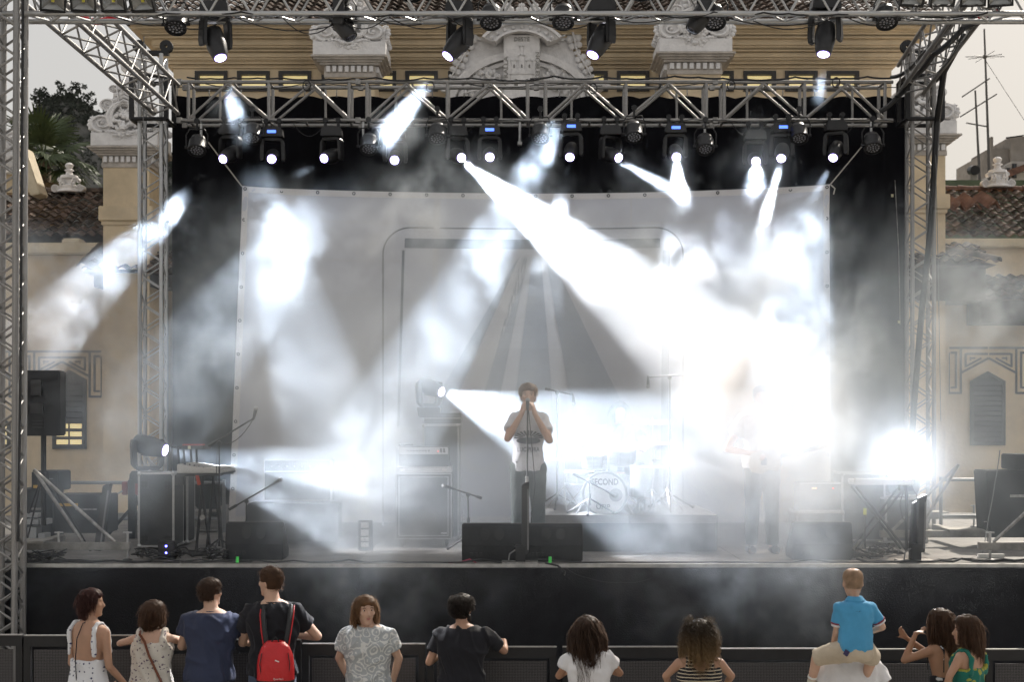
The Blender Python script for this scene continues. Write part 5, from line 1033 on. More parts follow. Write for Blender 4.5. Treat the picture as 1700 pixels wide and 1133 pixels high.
for dy in (-.12, .12):
    MB().tube((-.30, dy, hz-.01), (.26, dy, .02), .014, n=8).build('leg', STEEL_DK, t); MB().tube((.26, dy+.03, hz-.01), (-.30, dy+.03, .02), .014, n=8).build('leg', STEEL_DK, t)
MB().tube((.25, -.16, 0.02), (.25, -.16, hz), .020, n=8).build('post', STEEL_DK, t); MB().bbox(.18, .32, -.17, -.05, hz-.06, hz-.005).build('bracket', STEEL_DK, t); MB().path([(.3, -.16, hz), (.36, -.17, hz-.1), (.37, -.17, hz-.3), (.4, -.17, .05)], .007, 5).build('lead', CAB, t); MB().path([(.22, -.17, hz-.03), (.17, -.18, hz-.2), (.20, -.18, hz-.36), (.24, -.18, hz-.4)], .006, 5).build('lead', CAB, t)
a, q = beam(15); moving_head('blinding moving head on the floor case at the right, aimed at the crowd', a+Vector((0, .12, 0)), a+Vector((-.3, -2, -.1)), hang=False, sc=1.3, sx=0)
flight_case('flight case under the blinding right moving head', a.x, 17.85, .5, .5, a.z-DZ-.53)
t = thing('cable_tape', 'bit of yellow tape on a stand in the smoke at the right', 'tape', P(1436, 850, 16.4)); MB().box((0, 0, 0), (.03, .03, .07)).build('tape', mat('yellow_tape', (.6, .62, .08), .7), t); MB().tube((0, .0, -.035), (0, 0, -.53), .01, n=6).build('peg', STEEL_DK, t)

# ================================================================= loudspeakers, tower feet, railings
def pa_speaker(label, px0, px1, py0, py1, Y, rz=0, trim=True):
    W = (px1-px0)*Y/FPX; H = (py1-py0)*Y/FPX; c = P((px0+px1)/2, py1, Y); t = thing('loudspeaker', label, 'loudspeaker', c, rz); m = MB(); m.prism([(-W/2, -.20), (W/2, -.14), (W*.46, .14), (W*.2, .22), (-W*.46, .20)], 0, H, 'xy'); m.build('cabinet', CARPET, t, bevel=.015)
    MB().bbox(-W*.22, W*.05, -.215, -.172, H*.62, H*.86).build('input_plate', BLACKP, t); MB().bbox(-W*.25, W*.1, -.21, -.172, H*.34, H*.50).build('handle_recess', STEEL_DK, t)
    for k in range(3): MB().bbox(-W*.2, W*.1, -.202, -.176, H*(.12+.05*k), H*(.14+.05*k)).build('rib', BLACKP, t)
    return t
pa_speaker('tall loudspeaker on a pole behind the front left tower', 44, 106, 616, 724, 16.6)
Y = 16.6; t = thing('speaker_stand', 'pole stand carrying the left loudspeaker', 'speaker stand', (GX(70, Y), Y+.05, DZ)); zt2 = CAM_H-(724-695)*Y/FPX-DZ; MB().tube((0, 0, .3), (0, 0, zt2), .03, n=10).build('pole', STEEL_DK, t); MB().lathe([(.06, -.08), (.065, 0), (.05, .08)], (0, 0, zt2*.62), (0, 0, 1), n=12).build('clamp', STEEL_DK, t); tripod(t, .5, .9)
def box_speaker(label, px0, px1, py0, py1, Y, tape=None, rz=0, name='bass_bin', skew=0):
    W = (px1-px0)*Y/FPX; H = (py1-py0)*Y/FPX; c = P((px0+px1)/2, py1, Y); t = thing(name, label, 'loudspeaker', (c.x, Y+.25, c.z), rz); m = MB(); m.prism([(-W/2+skew, 0), (W/2, 0), (W/2, H), (-W/2, H)], -.25, .25); m.build('cabinet', CARPET, t, bevel=.012)
    if tape: MB().bbox(-W*.42, -W*.05, -.257, -.2505, H*tape, H*tape+.035).build('tape_strip', mat('orange_yellow_tape', (.55, .33, .04), .7), t)
    MB().bbox(-W*.1, W*.3, -.258, -.2505, H*.6, H*.64).build('handle_bar', ALU_OLD, t); return t
box_speaker('dark square speaker box behind the left loudspeaker pole', 52, 97, 783, 816, 17.4, .15); box_speaker('wide dark speaker box low at the left with a tape strip', 90, 178, 822, 886, 17.8, .7); box_speaker('dark box standing left of the loudspeaker pole', 30, 86, 812, 900, 18.4)
box_speaker('tall dark speaker stack at the right edge of the stage', 1638, 1735, 782, 893, 17.3, None, 0, 'bass_bin', .04); box_speaker('upper dark speaker box cut by the right edge', 1685, 1760, 755, 781, 17.3)
def tower_foot(label, x, Y, side, jacks, z=.0, L0=.0, L1=1.2, py=911):
    """steel foot of a lifting tower: hollow outrigger beams with screw jacks"""
    t = thing('tower_base', label, 'tower base', (x, Y, DZ)); bm_ = mat('galvanised_beam', (.28, .27, .25), .55, .5, var=.4, vscale=6)
    MB().bbox(min(L0, L1)*1, max(L0, L1), -.045, .045, .11, .19).build('outrigger', bm_, t, bevel=.006); MB().bbox(-.045, .045, .05, 1.1, .115, .185).build('outrigger', bm_, t, bevel=.006); MB().bbox(-.20, .20, -.20, .20, .19, .215).build('base_plate', bm_, t)
    for j in jacks:
        MB().tube((j, 0, .0), (j, 0, .30), .014, n=8).build('jack_screw', ALU, t); MB().lathe([(.05, 0), (.05, .012), (.02, .02)], (j, 0, 0), n=14).build('jack_foot', STEEL_DK, t); MB().tube((j-.045, 0, .29), (j+.045, 0, .29), .009, n=6).build('jack_handle', ALU, t)
    for q in ((L1*.85, 0), (L1*.5, .4)): MB().tube((q[0], q[1]*.2, .19), (0.04 if L1 > 0 else -.04, 0, .95), .018, n=8).build('strut', ALU_OLD, t)
    return t
tower_foot('steel foot with outriggers of the front left tower', -5.04, 15.75, -1, (1.02, .3), L0=-.6, L1=1.05); tower_foot('steel foot of the rear left tower', -5.03, 20.6, -1, (-.6, .6), L0=-.7, L1=.9)
tower_foot('steel foot with outriggers and tall jacks at the right front', 5.9, 15.75, 1, (-.90, -.2), L0=.6, L1=-1.02); tower_foot('second steel outrigger frame behind the right batten', 5.2, 17.4, 1, (-.9, .3), L0=.9, L1=-.95); tower_foot('steel foot of the rear right tower', 5.72, 20.6, 1, (-.6, .6), L0=.7, L1=-.9)
def railing(label, px0, px1, rows, posts, Y, r=.022):
    t = thing('railing', label, 'railing', (GX(px0, Y), Y, DZ)); dm = mat('grey_rail', (.20, .21, .22), .45, .5)
    for py in rows: z_ = CAM_H-(py-695)*Y/FPX-DZ; MB().tube((0, 0, z_), (GX(px1, Y)-GX(px0, Y), 0, z_), r, n=8).build('rail', dm, t)
    for px in posts: MB().tube((GX(px, Y)-GX(px0, Y), 0, 0), (GX(px, Y)-GX(px0, Y), 0, CAM_H-(rows[0]-5-695)*Y/FPX-DZ), r*1.1, n=8).build('post', dm, t)
    return t
railing('grey pipe railing across the left rear corner of the stage', 60, 372, (802, 862), (66, 372), 19.6); railing('grey pipe railing across the right rear corner of the stage', 1560, 1760, (797, 857), (1562, 1650, 1740), 19.6)
Y = 18.6; t = thing('winch_post', 'dark winch post with a red cranked winch left of the flight case', 'winch', (GX(220, Y), Y, DZ)); zz = lambda py: CAM_H-(py-695)*Y/FPX-DZ
MB().bbox(-.045, .045, -.05, .05, 0, zz(797)).build('post', STEEL_DK, t, bevel=.006); MB().bbox(-.115, -.05, -.08, .06, zz(822), zz(800)).build('winch_drum', mat('dull_red_winch', (.22, .02, .025), .5), t, bevel=.01); MB().bbox(.05, .10, -.08, .06, zz(822), zz(800)).build('winch_drum', MATS['dull_red_winch'], t, bevel=.01)
MB().path([(-.10, -.09, zz(815)), (-.16, -.1, zz(820)), (-.20, -.1, zz(828)), (-.26, -.1, zz(829))], .011, 6).build('crank', ALU_OLD, t); MB().tube((-.26, -.1, zz(829)), (-.36, -.1, zz(829)), .018, n=8).build('crank_grip', MATS['dull_red_winch'], t); MB().tube((-.02, 0, zz(800)), (.1, .02, zz(850)), .02, n=6).build('brace', STEEL_DK, t); MB().tube((-.3, 0, .05), (-.02, 0, zz(845)), .022, n=6).build('brace', STEEL_DK, t)
for q in (-.02, .06): MB().prism([(q-.02, zz(797)), (q+.02, zz(797)), (q+.01, zz(786)), (q-.005, zz(786))], -.02, .02).build('post_horn', STEEL_DK, t)
Y = 18.0; t = thing('wire_crate', 'open metal crate frame low at the left rear', 'crate', (GX(330, Y+1.8), Y+1.8, DZ)); 
for z_ in (.02, .14, .26): MB().bbox(-.35, .35, -.2, .2, z_, z_+.05 if z_ == .14 else z_+.02).build('slat', ALU_OLD, t)
for q in (-.34, .34): MB().bbox(q-.02, q+.02, -.2, .2, 0, .34).build('post', ALU_OLD, t)
t = thing('equipment_rack', 'pale boxes stacked beside the left tower foot', 'rack', (GX(62, 16.9), 16.9, DZ)); 
for k, (a, b, z0_, z1_) in enumerate(((-.1, .04, .3, .36), (.06, .14, .3, .36), (-.1, .04, .38, .42), (-.08, .02, .0, .27), (.04, .12, .0, .2))): MB().bbox(a, b, -.1, .1, z0_+.0, z1_).build('box', mat('pale_grey_box', (.34, .35, .36), .6), t, bevel=.004)
cable('thin pale cable drooping before the right speaker stack', [P(1660, 748, 17.0), P(1652, 800, 16.9), P(1641, 860, 16.8), P(1630, 925, 16.4)], .006, CABG, .03)

# ================================================================= cables and small things on the deck
rr = random.Random(77)
def floor_run(label, x0, x1, Y, r, m=CAB, amp=.05, n=18):
    pts = [(GX(x0+(x1-x0)*k/n, Y), Y+rr.uniform(-amp, amp), DZ+r+.006+(rr.uniform(0, .03) if rr.random() < .3 else 0)) for k in range(n+1)]; return cable(label, pts, r, m, 0, 'cables lying along the stage front', seg=4)
floor_run('black cable running along the stage edge from the left corner to the flight case', -30, 300, 15.42, .011); floor_run('second black cable snaking at the left front of the deck', 20, 420, 15.55, .009, amp=.08); floor_run('black cable along the stage edge left of the singer', 300, 860, 15.38, .009, amp=.03)
floor_run('black cable along the stage edge right of the singer', 880, 1480, 15.38, .008, amp=.03); floor_run('thick black cable at the right front corner of the deck', 1420, 1740, 15.45, .013, amp=.06); floor_run('second black cable at the right front corner', 1500, 1720, 15.6, .009, amp=.08)
def heap(label, px, Y, r, n, seed):
    rr = random.Random(seed); c = Vector((GX(px, Y), Y, DZ)); pts = []
    for k in range(n): a = k*.7+rr.uniform(-.5, .5); q = r*rr.uniform(.4, 1); pts.append(c+Vector((q*math.cos(a), q*.6*math.sin(a), .015+abs(math.sin(k*.9))*rr.uniform(.01, .12))))
    tag(MB().path(pts, .007, 5).build('cable_heap', CAB, smooth=True), label, 'cable heap', 'heaps of cable on the deck')
heap('heap of cable in front of the left flight case', 262, 15.9, .30, 60, 1); heap('heap of cable under the left keyboard stand', 330, 16.1, .25, 50, 2); heap('heap of cable beside the left floor monitor', 360, 15.7, .15, 40, 3); heap('heap of cable right of the right floor monitor', 1432, 15.9, .22, 60, 4); heap('heap of cable under the right keyboard', 1465, 16.3, .25, 50, 5); heap('heap of cable at the left tower foot', 60, 15.6, .35, 60, 6)
t = thing('power_box', 'black power box with two blue lamps before the left flight case', 'power box', (GX(278, 15.9), 15.9, DZ)); MB().bbox(-.09, .09, -.06, .06, 0, .19).build('box', BLACKP, t, bevel=.006)
for z_ in (.07, .14): MB().lathe([(.012, 0), (.010, .006), (0, .008)], (0, -.061, z_), (0, -1, 0), n=10).build('blue_lamp', mat('blue_pilot', (.1, .1, 1), .4, emit=(.12, .12, 1), estr=12), t)
for px, lab in ((395, 'left of the centre'), (913, 'by the singer monitors')): t = thing('glow_plug', 'bright green connector lying on the stage edge, '+lab, 'connector', (GX(px, 15.4), 15.37, DZ+.012), 0, 'green connectors on the stage edge'); MB().tube((0, 0, 0), (0, 0, .06), .017, n=10).build('plug', mat('green_plug', (.08, .75, .12), .5), t)
cable('thin red cable looping on the stage edge before the left singer monitor', [P(745, 936, 15.4), P(765, 934, 15.4), P(780, 929, 15.4), P(790, 935, 15.4)], .006, mat('red_cable', (.4, .03, .08), .5), 0)
t = thing('extension_block', 'white extension block on the deck by the right jack', 'socket block', (GX(1645, 16.0), 16.0, DZ)); MB().bbox(-.14, .14, -.03, .03, 0, .045).build('block', WHITEP, t, bevel=.006)

# ================================================================= crowd barrier
YBAR = 13.0
def perf():
    m = mat('perforated_panel', (.024, .023, .022), .5, .4); n, l, b = ND(m); tc = n.new('ShaderNodeTexCoord'); v = n.new('ShaderNodeTexVoronoi'); v.inputs['Scale'].default_value = 75; v.inputs['Randomness'].default_value = 0
    l.new(tc.outputs['Object'], v.inputs['Vector']); r = n.new('ShaderNodeValToRGB'); r.color_ramp.elements[0].position = .35; r.color_ramp.elements[1].position = .45
    r.color_ramp.elements[0].color = (.10, .095, .10, 1); r.color_ramp.elements[1].color = (.018, .017, .016, 1); l.new(v.outputs['Distance'], r.inputs[0]); l.new(r.outputs[0], b.inputs['Base Color']); return m
PERF = perf(); EDGE = mat('bare_top_rail', (.42, .41, .40), .35, .8, var=.3, vscale=10)
def barrier(px0, px1, pt, label):
    x0, x1 = GX(px0, YBAR), GX(px1, YBAR); W = x1-x0; H = CAM_H-(pt-695)*YBAR/FPX; t = thing('crowd_barrier', label, 'crowd barrier', ((x0+x1)/2, YBAR, 0), 0, 'crowd barriers in front of the stage')
    MB().bbox(-W/2, W/2, -.016, .018, H-.008, H).build('top_rail', EDGE, t); MB().bbox(-W/2+.002, W/2-.002, -.018, .035, H-.10, H-.009).build('upper_bar', STEEL_DK, t)
    for q in (-1, 1): MB().bbox(q*(W/2-.03)-.028, q*(W/2-.03)+.028, -.012, .04, .02, H-.031).build('post', STEEL_DK, t)
    n = max(1, round(W/1.1))
    for k in range(n):
        a = -W/2+.065+k*(W-.13)/n; b = a+(W-.13)/n; MB().bbox(a+.02, b-.02, .0, .008, .12, H-.13).build('mesh_panel', PERF, t)
        if k: MB().bbox(a-.02, a+.02, -.012, .04, .05, H-.10).build('post', STEEL_DK, t)
    MB().bbox(-W/2, W/2, -.02, .04, .04, .10).build('lower_bar', STEEL_DK, t); MB().bbox(-W/2, W/2, -1.0 if 0 else -.55, .9, .0, .012).build('foot_plate', STEEL_DK, t)
barrier(-120, 38, 1054, 'leftmost barrier panel cut by the left edge of the picture'); barrier(40, 234, 1055, 'barrier panel behind the woman in the dotted top'); barrier(236, 500, 1062, 'barrier panel the three people at the left lean on'); barrier(502, 706, 1069, 'barrier panel beside the teenager in the patterned shirt'); barrier(709, 924, 1074, 'barrier panel behind the bearded man in black'); barrier(934, 1168, 1074, 'barrier panel behind the long-haired woman in white'); barrier(1170, 1398, 1077, 'barrier panel right of the curly-haired woman'); barrier(1400, 1634, 1078, 'barrier panel between the child and the two young women'); barrier(1636, 1850, 1078, 'rightmost barrier panel cut by the right edge')

cable('black cable with a plug dangling over the stage skirt right of the singer', [P(905, 938, 15.3)+Vector((0, -.05, .02)), P(926, 940, 15.22), P(938, 950, 15.2), P(936, 956, 15.2)], .010, CAB, 0)
cable('thin dark cable drooping across the stage skirt right of the singer', [P(940, 944, 15.21), P(975, 960, 15.2), P(1030, 968, 15.2), P(1080, 962, 15.2)], .004, CAB, .02)
# ================================================================= people
def skin_mat(name, col, rough=.5):
    m = mat(name, col, rough, 0, var=.10, vscale=9, bump=.06, bscale=90, spec=.35); n, l, b = ND(m); b.inputs['Subsurface Weight'].default_value = .06; b.inputs['Subsurface Radius'].default_value = (.02, .008, .004); return m
SKIN = skin_mat('skin_tan', (.42, .245, .165)); SKIN_P = skin_mat('skin_pale', (.52, .33, .24)); SKIN_D = skin_mat('skin_brown', (.33, .18, .11))
def hair_mat(name, col, rough=.5):
    m = mat(name, col, rough, 0, var=.5, vscale=30, spec=.28); n, l, b = ND(m); o = n['Material Output']; mx = n.new('ShaderNodeMixShader'); tr = n.new('ShaderNodeBsdfTranslucent'); mx.inputs[0].default_value = .38
    tr.inputs[0].default_value = (*[min(.8, c*2.6+.10) for c in col], 1); l.new(b.outputs[0], mx.inputs[1]); l.new(tr.outputs[0], mx.inputs[2]); l.new(mx.outputs[0], o.inputs['Surface']); return m
def cloth(name, col, rough=.85, var=.12): return mat(name, col, rough, 0, var=var, vscale=5, bump=.10, bscale=260, sheen=.08, spec=.35)
def remesh(mb, name, m, parent, vox, smooth=4, fold=0.0, fseed=0.0, fstretch=(9.5, 9.5, 4.5), fac=.5):
    """union of overlapping pieces grown into ONE continuous surface"""
    me0 = mb.mesh('tmp', m); o = bpy.data.objects.new(name, me0); C.objects.link(o)
    r = o.modifiers.new('r', 'REMESH'); r.mode = 'VOXEL'; r.voxel_size = vox; r.use_smooth_shade = True
    if smooth: s_ = o.modifiers.new('s', 'SMOOTH'); s_.factor = fac; s_.iterations = smooth
    dg = bpy.context.evaluated_depsgraph_get(); me = bpy.data.meshes.new_from_object(o.evaluated_get(dg), depsgraph=dg)
    o.modifiers.clear(); o.data = me; bpy.data.meshes.remove(me0); me.name = name
    if fold:
        n = len(me.vertices); co = np.empty(n*3, np.float32); me.vertices.foreach_get('co', co); co = co.reshape(-1, 3); nr = np.empty(n*3, np.float32); me.vertices.foreach_get('normal', nr); nr = nr.reshape(-1, 3)
        d = np.empty(n, np.float32)
        for i in range(n):
            x, y, z = co[i]; v = Vector(((x+.5*z)*fstretch[0]+fseed, y*fstretch[1], (z-.35*x)*fstretch[2])); q = mnoise.noise(v); d[i] = max(0.0, (1-abs(q)*3.2)*.8+mnoise.noise(v*2.3)*.25)
        co += nr*(d*fold)[:, None]; me.vertices.foreach_set('co', co.ravel())
    me.polygons.foreach_set('use_smooth', [True]*len(me.polygons)); me.update()
    if parent is not None: o.parent = parent
    return o
def cap_(mb, p0, r0, p1, r1, n=12): mb.tube(p0, p1, r0, r1, n=n); mb.sphere(tuple(p0), r0, n, 8); mb.sphere(tuple(p1), r1, n, 8)
def rings(mb, rs, n=22):
    """rs: (x,y,z, half width, half depth front, half depth back)"""
    vs = []
    for x, y, z, a, bf, bb in rs:
        for i in range(n):
            t = 2*PI*i/n; c_, s_ = math.cos(t), math.sin(t); e = 0.88
            vs.append((x+a*math.copysign(abs(c_)**e, c_), y+(bf if s_ > 0 else bb)*math.copysign(abs(s_)**e, s_), z))
    m = len(rs); fs = [(k*n+i, k*n+(i+1) % n, (k+1)*n+(i+1) % n, (k+1)*n+i) for k in range(m-1) for i in range(n)]+[tuple(range(n-1, -1, -1)), tuple(range((m-1)*n, m*n))]
    mb.add(vs, fs)
def hand(mb, w, d, nrm, L=.18, curl=.5, side=1):
    """palm, four unequal bent fingers and a thumb from the side of the palm; w wrist, d pointing, nrm palm normal"""
    w = Vector(w); d = Vector(d).normalized(); nn = Vector(nrm); nn = (nn-d*nn.dot(d)).normalized(); s = d.cross(nn)*side; k = L/.18
    a = w; b = w+d*.085*k
    for t in (-.028, -.010, .010, .028): cap_(mb, a+s*t*.6*k, .017*k, b+s*t*k, .013*k, 8)
    for t, l_ in ((-.030, .062), (-.010, .074), (.010, .078), (.030, .070)):
        p = b+s*t*k; dd = d.copy(); r_ = .0088*k
        for j, fr_ in enumerate((.42, .32, .26)):
            ax = s; q = Matrix.Rotation(curl*(.5+.35*j)*-side, 3, ax) if True else None
            dd = (q @ dd).normalized(); p2 = p+dd*l_*k*fr_; cap_(mb, p, r_, p2, r_*.9, 7); p = p2; r_ *= .92
    p = w+d*.025*k+s*.030*k; dd = (d*.7+s*.75+nn*.25).normalized()
    for fr_, r_ in ((.038, .012), (.030, .010)): p2 = p+dd*fr_*k; cap_(mb, p, r_*k, p2, r_*.88*k, 7); p = p2; dd = (dd+d*.4+nn*.25).normalized()
def head_rings(mb, hc, k, yaw=0, pitch=0, face=True, beard=False):
    """skull, jaw, nose, brow, lips, chin and ears; hc centre of the head, k scale (1 = 0.235 m tall)"""
    t = MB(); rs = []
    for z, a, bf, bb in ((-.118, .018, .050, -.0), (-.112, .032, .072, .004), (-.095, .044, .086, .030), (-.070, .055, .088, .055), (-.040, .064, .090, .078), (-.010, .070, .089, .090), (.020, .074, .089, .098), (.050, .076, .089, .101), (.078, .071, .080, .092), (.100, .056, .062, .074), (.114, .034, .038, .046), (.119, .012, .014, .018)):
        rs.append((0, 0, z, a, bf, max(bb, .004)))
    rings(t, rs, 20)
    # brow, nose, cheeks, lips, chin
    t.sphere((0, .082, .030), .020, 10, 6, (2.4, .55, .45)); t.tube((0, .086, .020), (0, .110, -.022), .008, .012, n=8); t.sphere((0, .109, -.024), .0125, 8, 6)
    for q in (-1, 1):
        t.sphere((q*.011, .098, -.028), .009, 8, 5); t.sphere((q*.042, .066, -.012), .026, 10, 6, (1, .8, .8)); t.sphere((q*.077, -.004, -.005), .017, 8, 6, (.42, .8, 1.65)); t.sphere((q*.078, -.012, -.018), .010, 8, 5, (.6, 1, 1.2))
        t.sphere((q*.030, .074, .014), .016, 8, 6, (1.1, .5, .6))
    t.sphere((0, .088, -.052), .013, 10, 6, (1.7, .55, .42)); t.sphere((0, .086, -.064), .013, 10, 6, (1.5, .6, .5)); t.sphere((0, .074, -.098), .022, 10, 6, (1.2, .8, .8))
    M = Matrix.Rotation(yaw, 3, 'Z') @ Matrix.Rotation(pitch, 3, 'X')
    mb.add([Vector(hc)+M @ Vector(v)*k for v in t.v], t.f); return M
SK = [(-.118, .018, .050, .0), (-.095, .044, .086, .030), (-.070, .055, .088, .055), (-.040, .064, .090, .078), (-.010, .070, .089, .090), (.020, .074, .089, .098), (.050, .076, .089, .101), (.078, .071, .080, .092), (.100, .056, .062, .074), (.114, .034, .038, .046), (.1195, .008, .008, .008)]
def skull(z):
    for q, r_ in zip(SK, SK[1:]):
        if z <= r_[0]:
            t = max(0, (z-q[0])/(r_[0]-q[0])); return [q[i]+(r_[i]-q[i])*t for i in (1, 2, 3)]
    return [0, 0, 0]
def on_skull(th, z, push=0.0):
    a, f, b = skull(z); c_, s_ = math.cos(th), math.sin(th); zz = z+push*max(0, (z-.03)/.09)
    return Vector(((a+push)*s_, ((f if c_ > 0 else b)+push)*c_, zz))
def strands(mb, hc, M, k, n, L, wd, seed, region, fall=1.0, curl=0.0, cr=.0, spread=.0, push=.014, seg=7, lift=0.0, up=0.0, zlo=-.06, pull=.0, sweep=0.0):
    """hair laid over the skull, swept aside at the brow, then falling. region(theta, z) keeps a root; theta 0 is the face"""
    rr = random.Random(seed); hc = Vector(hc); done = 0; tries = 0; cl = [rr.random()*9 for _ in range(64)]
    while done < n and tries < n*15:
        tries += 1; th = rr.uniform(-PI, PI); z = rr.uniform(zlo, .119)
        if z > .1 and rr.random() < .35: continue
        if not region(th, z): continue
        done += 1; pu = push*(1+rr.uniform(-.5, spread*8)); p = on_skull(th, z, pu*.6); out = (on_skull(th, z, .02)-on_skull(th, z, 0)).normalized()
        side = Vector((p.x-sweep, p.y*.4 if p.y < 0 else -.01, 0)); side = side.normalized() if side.length > .004 else Vector((rr.choice((-1, 1)), 0, 0))
        d = (side*((.6 if fall > 1 else 1.0) if z > .05 else .12)+Vector((0, 0, up-.25))+out*lift).normalized(); st = L*rr.uniform(.72, 1.10)/seg; f0 = rr.uniform(0, 6.28); ci = cl[int((th+PI)*5) % 64]; pts = [p.copy()]
        for j in range(seg):
            d = (d+Vector((0, 0, -.55*fall))+Vector((rr.uniform(-1, 1), rr.uniform(-1, 1), rr.uniform(-.5, .5)))*.10).normalized()
            if p.z < -.05 and pull: d = (d+Vector((-p.x*6, (-.07-p.y)*5, 0))*pull).normalized()
            q = p+d*st; zq = max(-.10, min(.118, q.z))
            a, f, bk = skull(zq); a = max(a, .045)+pu; bb = max(f if q.y > 0 else bk, .05)+pu; e = math.hypot(q.x/a, q.y/bb)
            if e < 1.0 and q.z < .12+pu*.8 and q.z > -.11 and e > 1e-4:
                if q.z < .095: q.x /= e; q.y /= e
                else: q.z = .119+pu*.8-.03*e*e
            p = q; w_ = Vector((math.cos(f0*.4+j*cr+ci), math.sin(f0*.4+j*cr+ci), math.sin(f0+j*cr*.7)))*curl*min(1, (j+1)/2); pts.append(p+w_)
        if any(v.y > .045 and v.z < .062 and abs(v.x) < .062 for v in pts): continue
        pts = [hc+(M @ (v*k)) for v in pts]; vs = []; a = rr.uniform(0, PI)
        for j, v in enumerate(pts):
            dd = (pts[min(j+1, seg)]-pts[max(j-1, 0)])
            if dd.length < 1e-6: dd = Vector((0, 0, -1))
            x, y, z_ = frame(dd); ww = x*math.cos(a)+y*math.sin(a); ww = ww*wd*k*(1-.75*j/seg); vs += [v+ww, v-ww]
        mb.add(vs, [(2*j, 2*j+1, 2*j+3, 2*j+2) for j in range(seg)])
def scalp(mb, hc, M, k, push, low=.0, back_low=-.07, bumps=0, seed=0, brow=.070, r_=.020):
    """dense base of the hair: a shell over the skull, open at the face and ears"""
    rr = random.Random(seed)
    for i in range(17):
        z = -.10+i*.0137
        for j in range(30):
            th = -PI+2*PI*j/30; at = abs(th)
            if at < 1.0 and z < brow-.02*at: continue
            if at < 1.75 and z < low: continue
            if z < back_low: continue
            s = r_*(1+bumps*rr.uniform(-.2, .7)); v = Vector(hc)+M @ (on_skull(th, min(z, .1175), push-s*.55)*k); mb.sphere(tuple(v), s*k, 7, 5)
def eyes(t, hc, M, k, parent, iris=(.06, .035, .02)):
    ew = mat('eye_white', (.6, .58, .56), .2); ir = mat('iris_brown', iris, .15); br = mat('brow_hair', (.05, .03, .02), .8); lp = mat('lip_red', (.40, .16, .14), .5)
    for q in (-1, 1):
        c_ = Vector(hc)+M @ (Vector((q*.031, .0765, .012))*k); o = MB().sphere((0, 0, 0), .0110*k, 12, 8, (1.15, .75, .55)).build('eye', ew, parent, smooth=True); o.location = c_; o.rotation_euler = M.to_euler()
        MB().sphere((0, .0058*k, 0), .0062*k, 10, 6, (1, .7, 1)).build('iris', ir, o, smooth=True); MB().sphere((0, .0, .0066*k), .0125*k, 10, 6, (1.3, .85, .22)).build('eyelid', SKIN, o, smooth=True)
        m = MB(); m.path([Vector((-.017, -.004, .019))*k, Vector((0, .004, .024))*k, Vector((.017, -.003, .019))*k], .0030*k, 6); e = m.build('eyebrow', br, parent, smooth=True); e.location = Vector(hc)+M @ (Vector((q*.031, .089, .012))*k); e.rotation_euler = M.to_euler()
    m = MB(); m.sphere((0, .0, 0), .012*k, 10, 6, (1.75, .5, .30)); m.sphere((0, -.002, -.009*k), .012*k, 10, 6, (1.5, .5, .34)); o = m.build('lips', lp, parent, smooth=True); tag(o, kind='stuff'); o.location = Vector(hc)+M @ (Vector((0, .0935, -.053))*k); o.rotation_euler = M.to_euler()

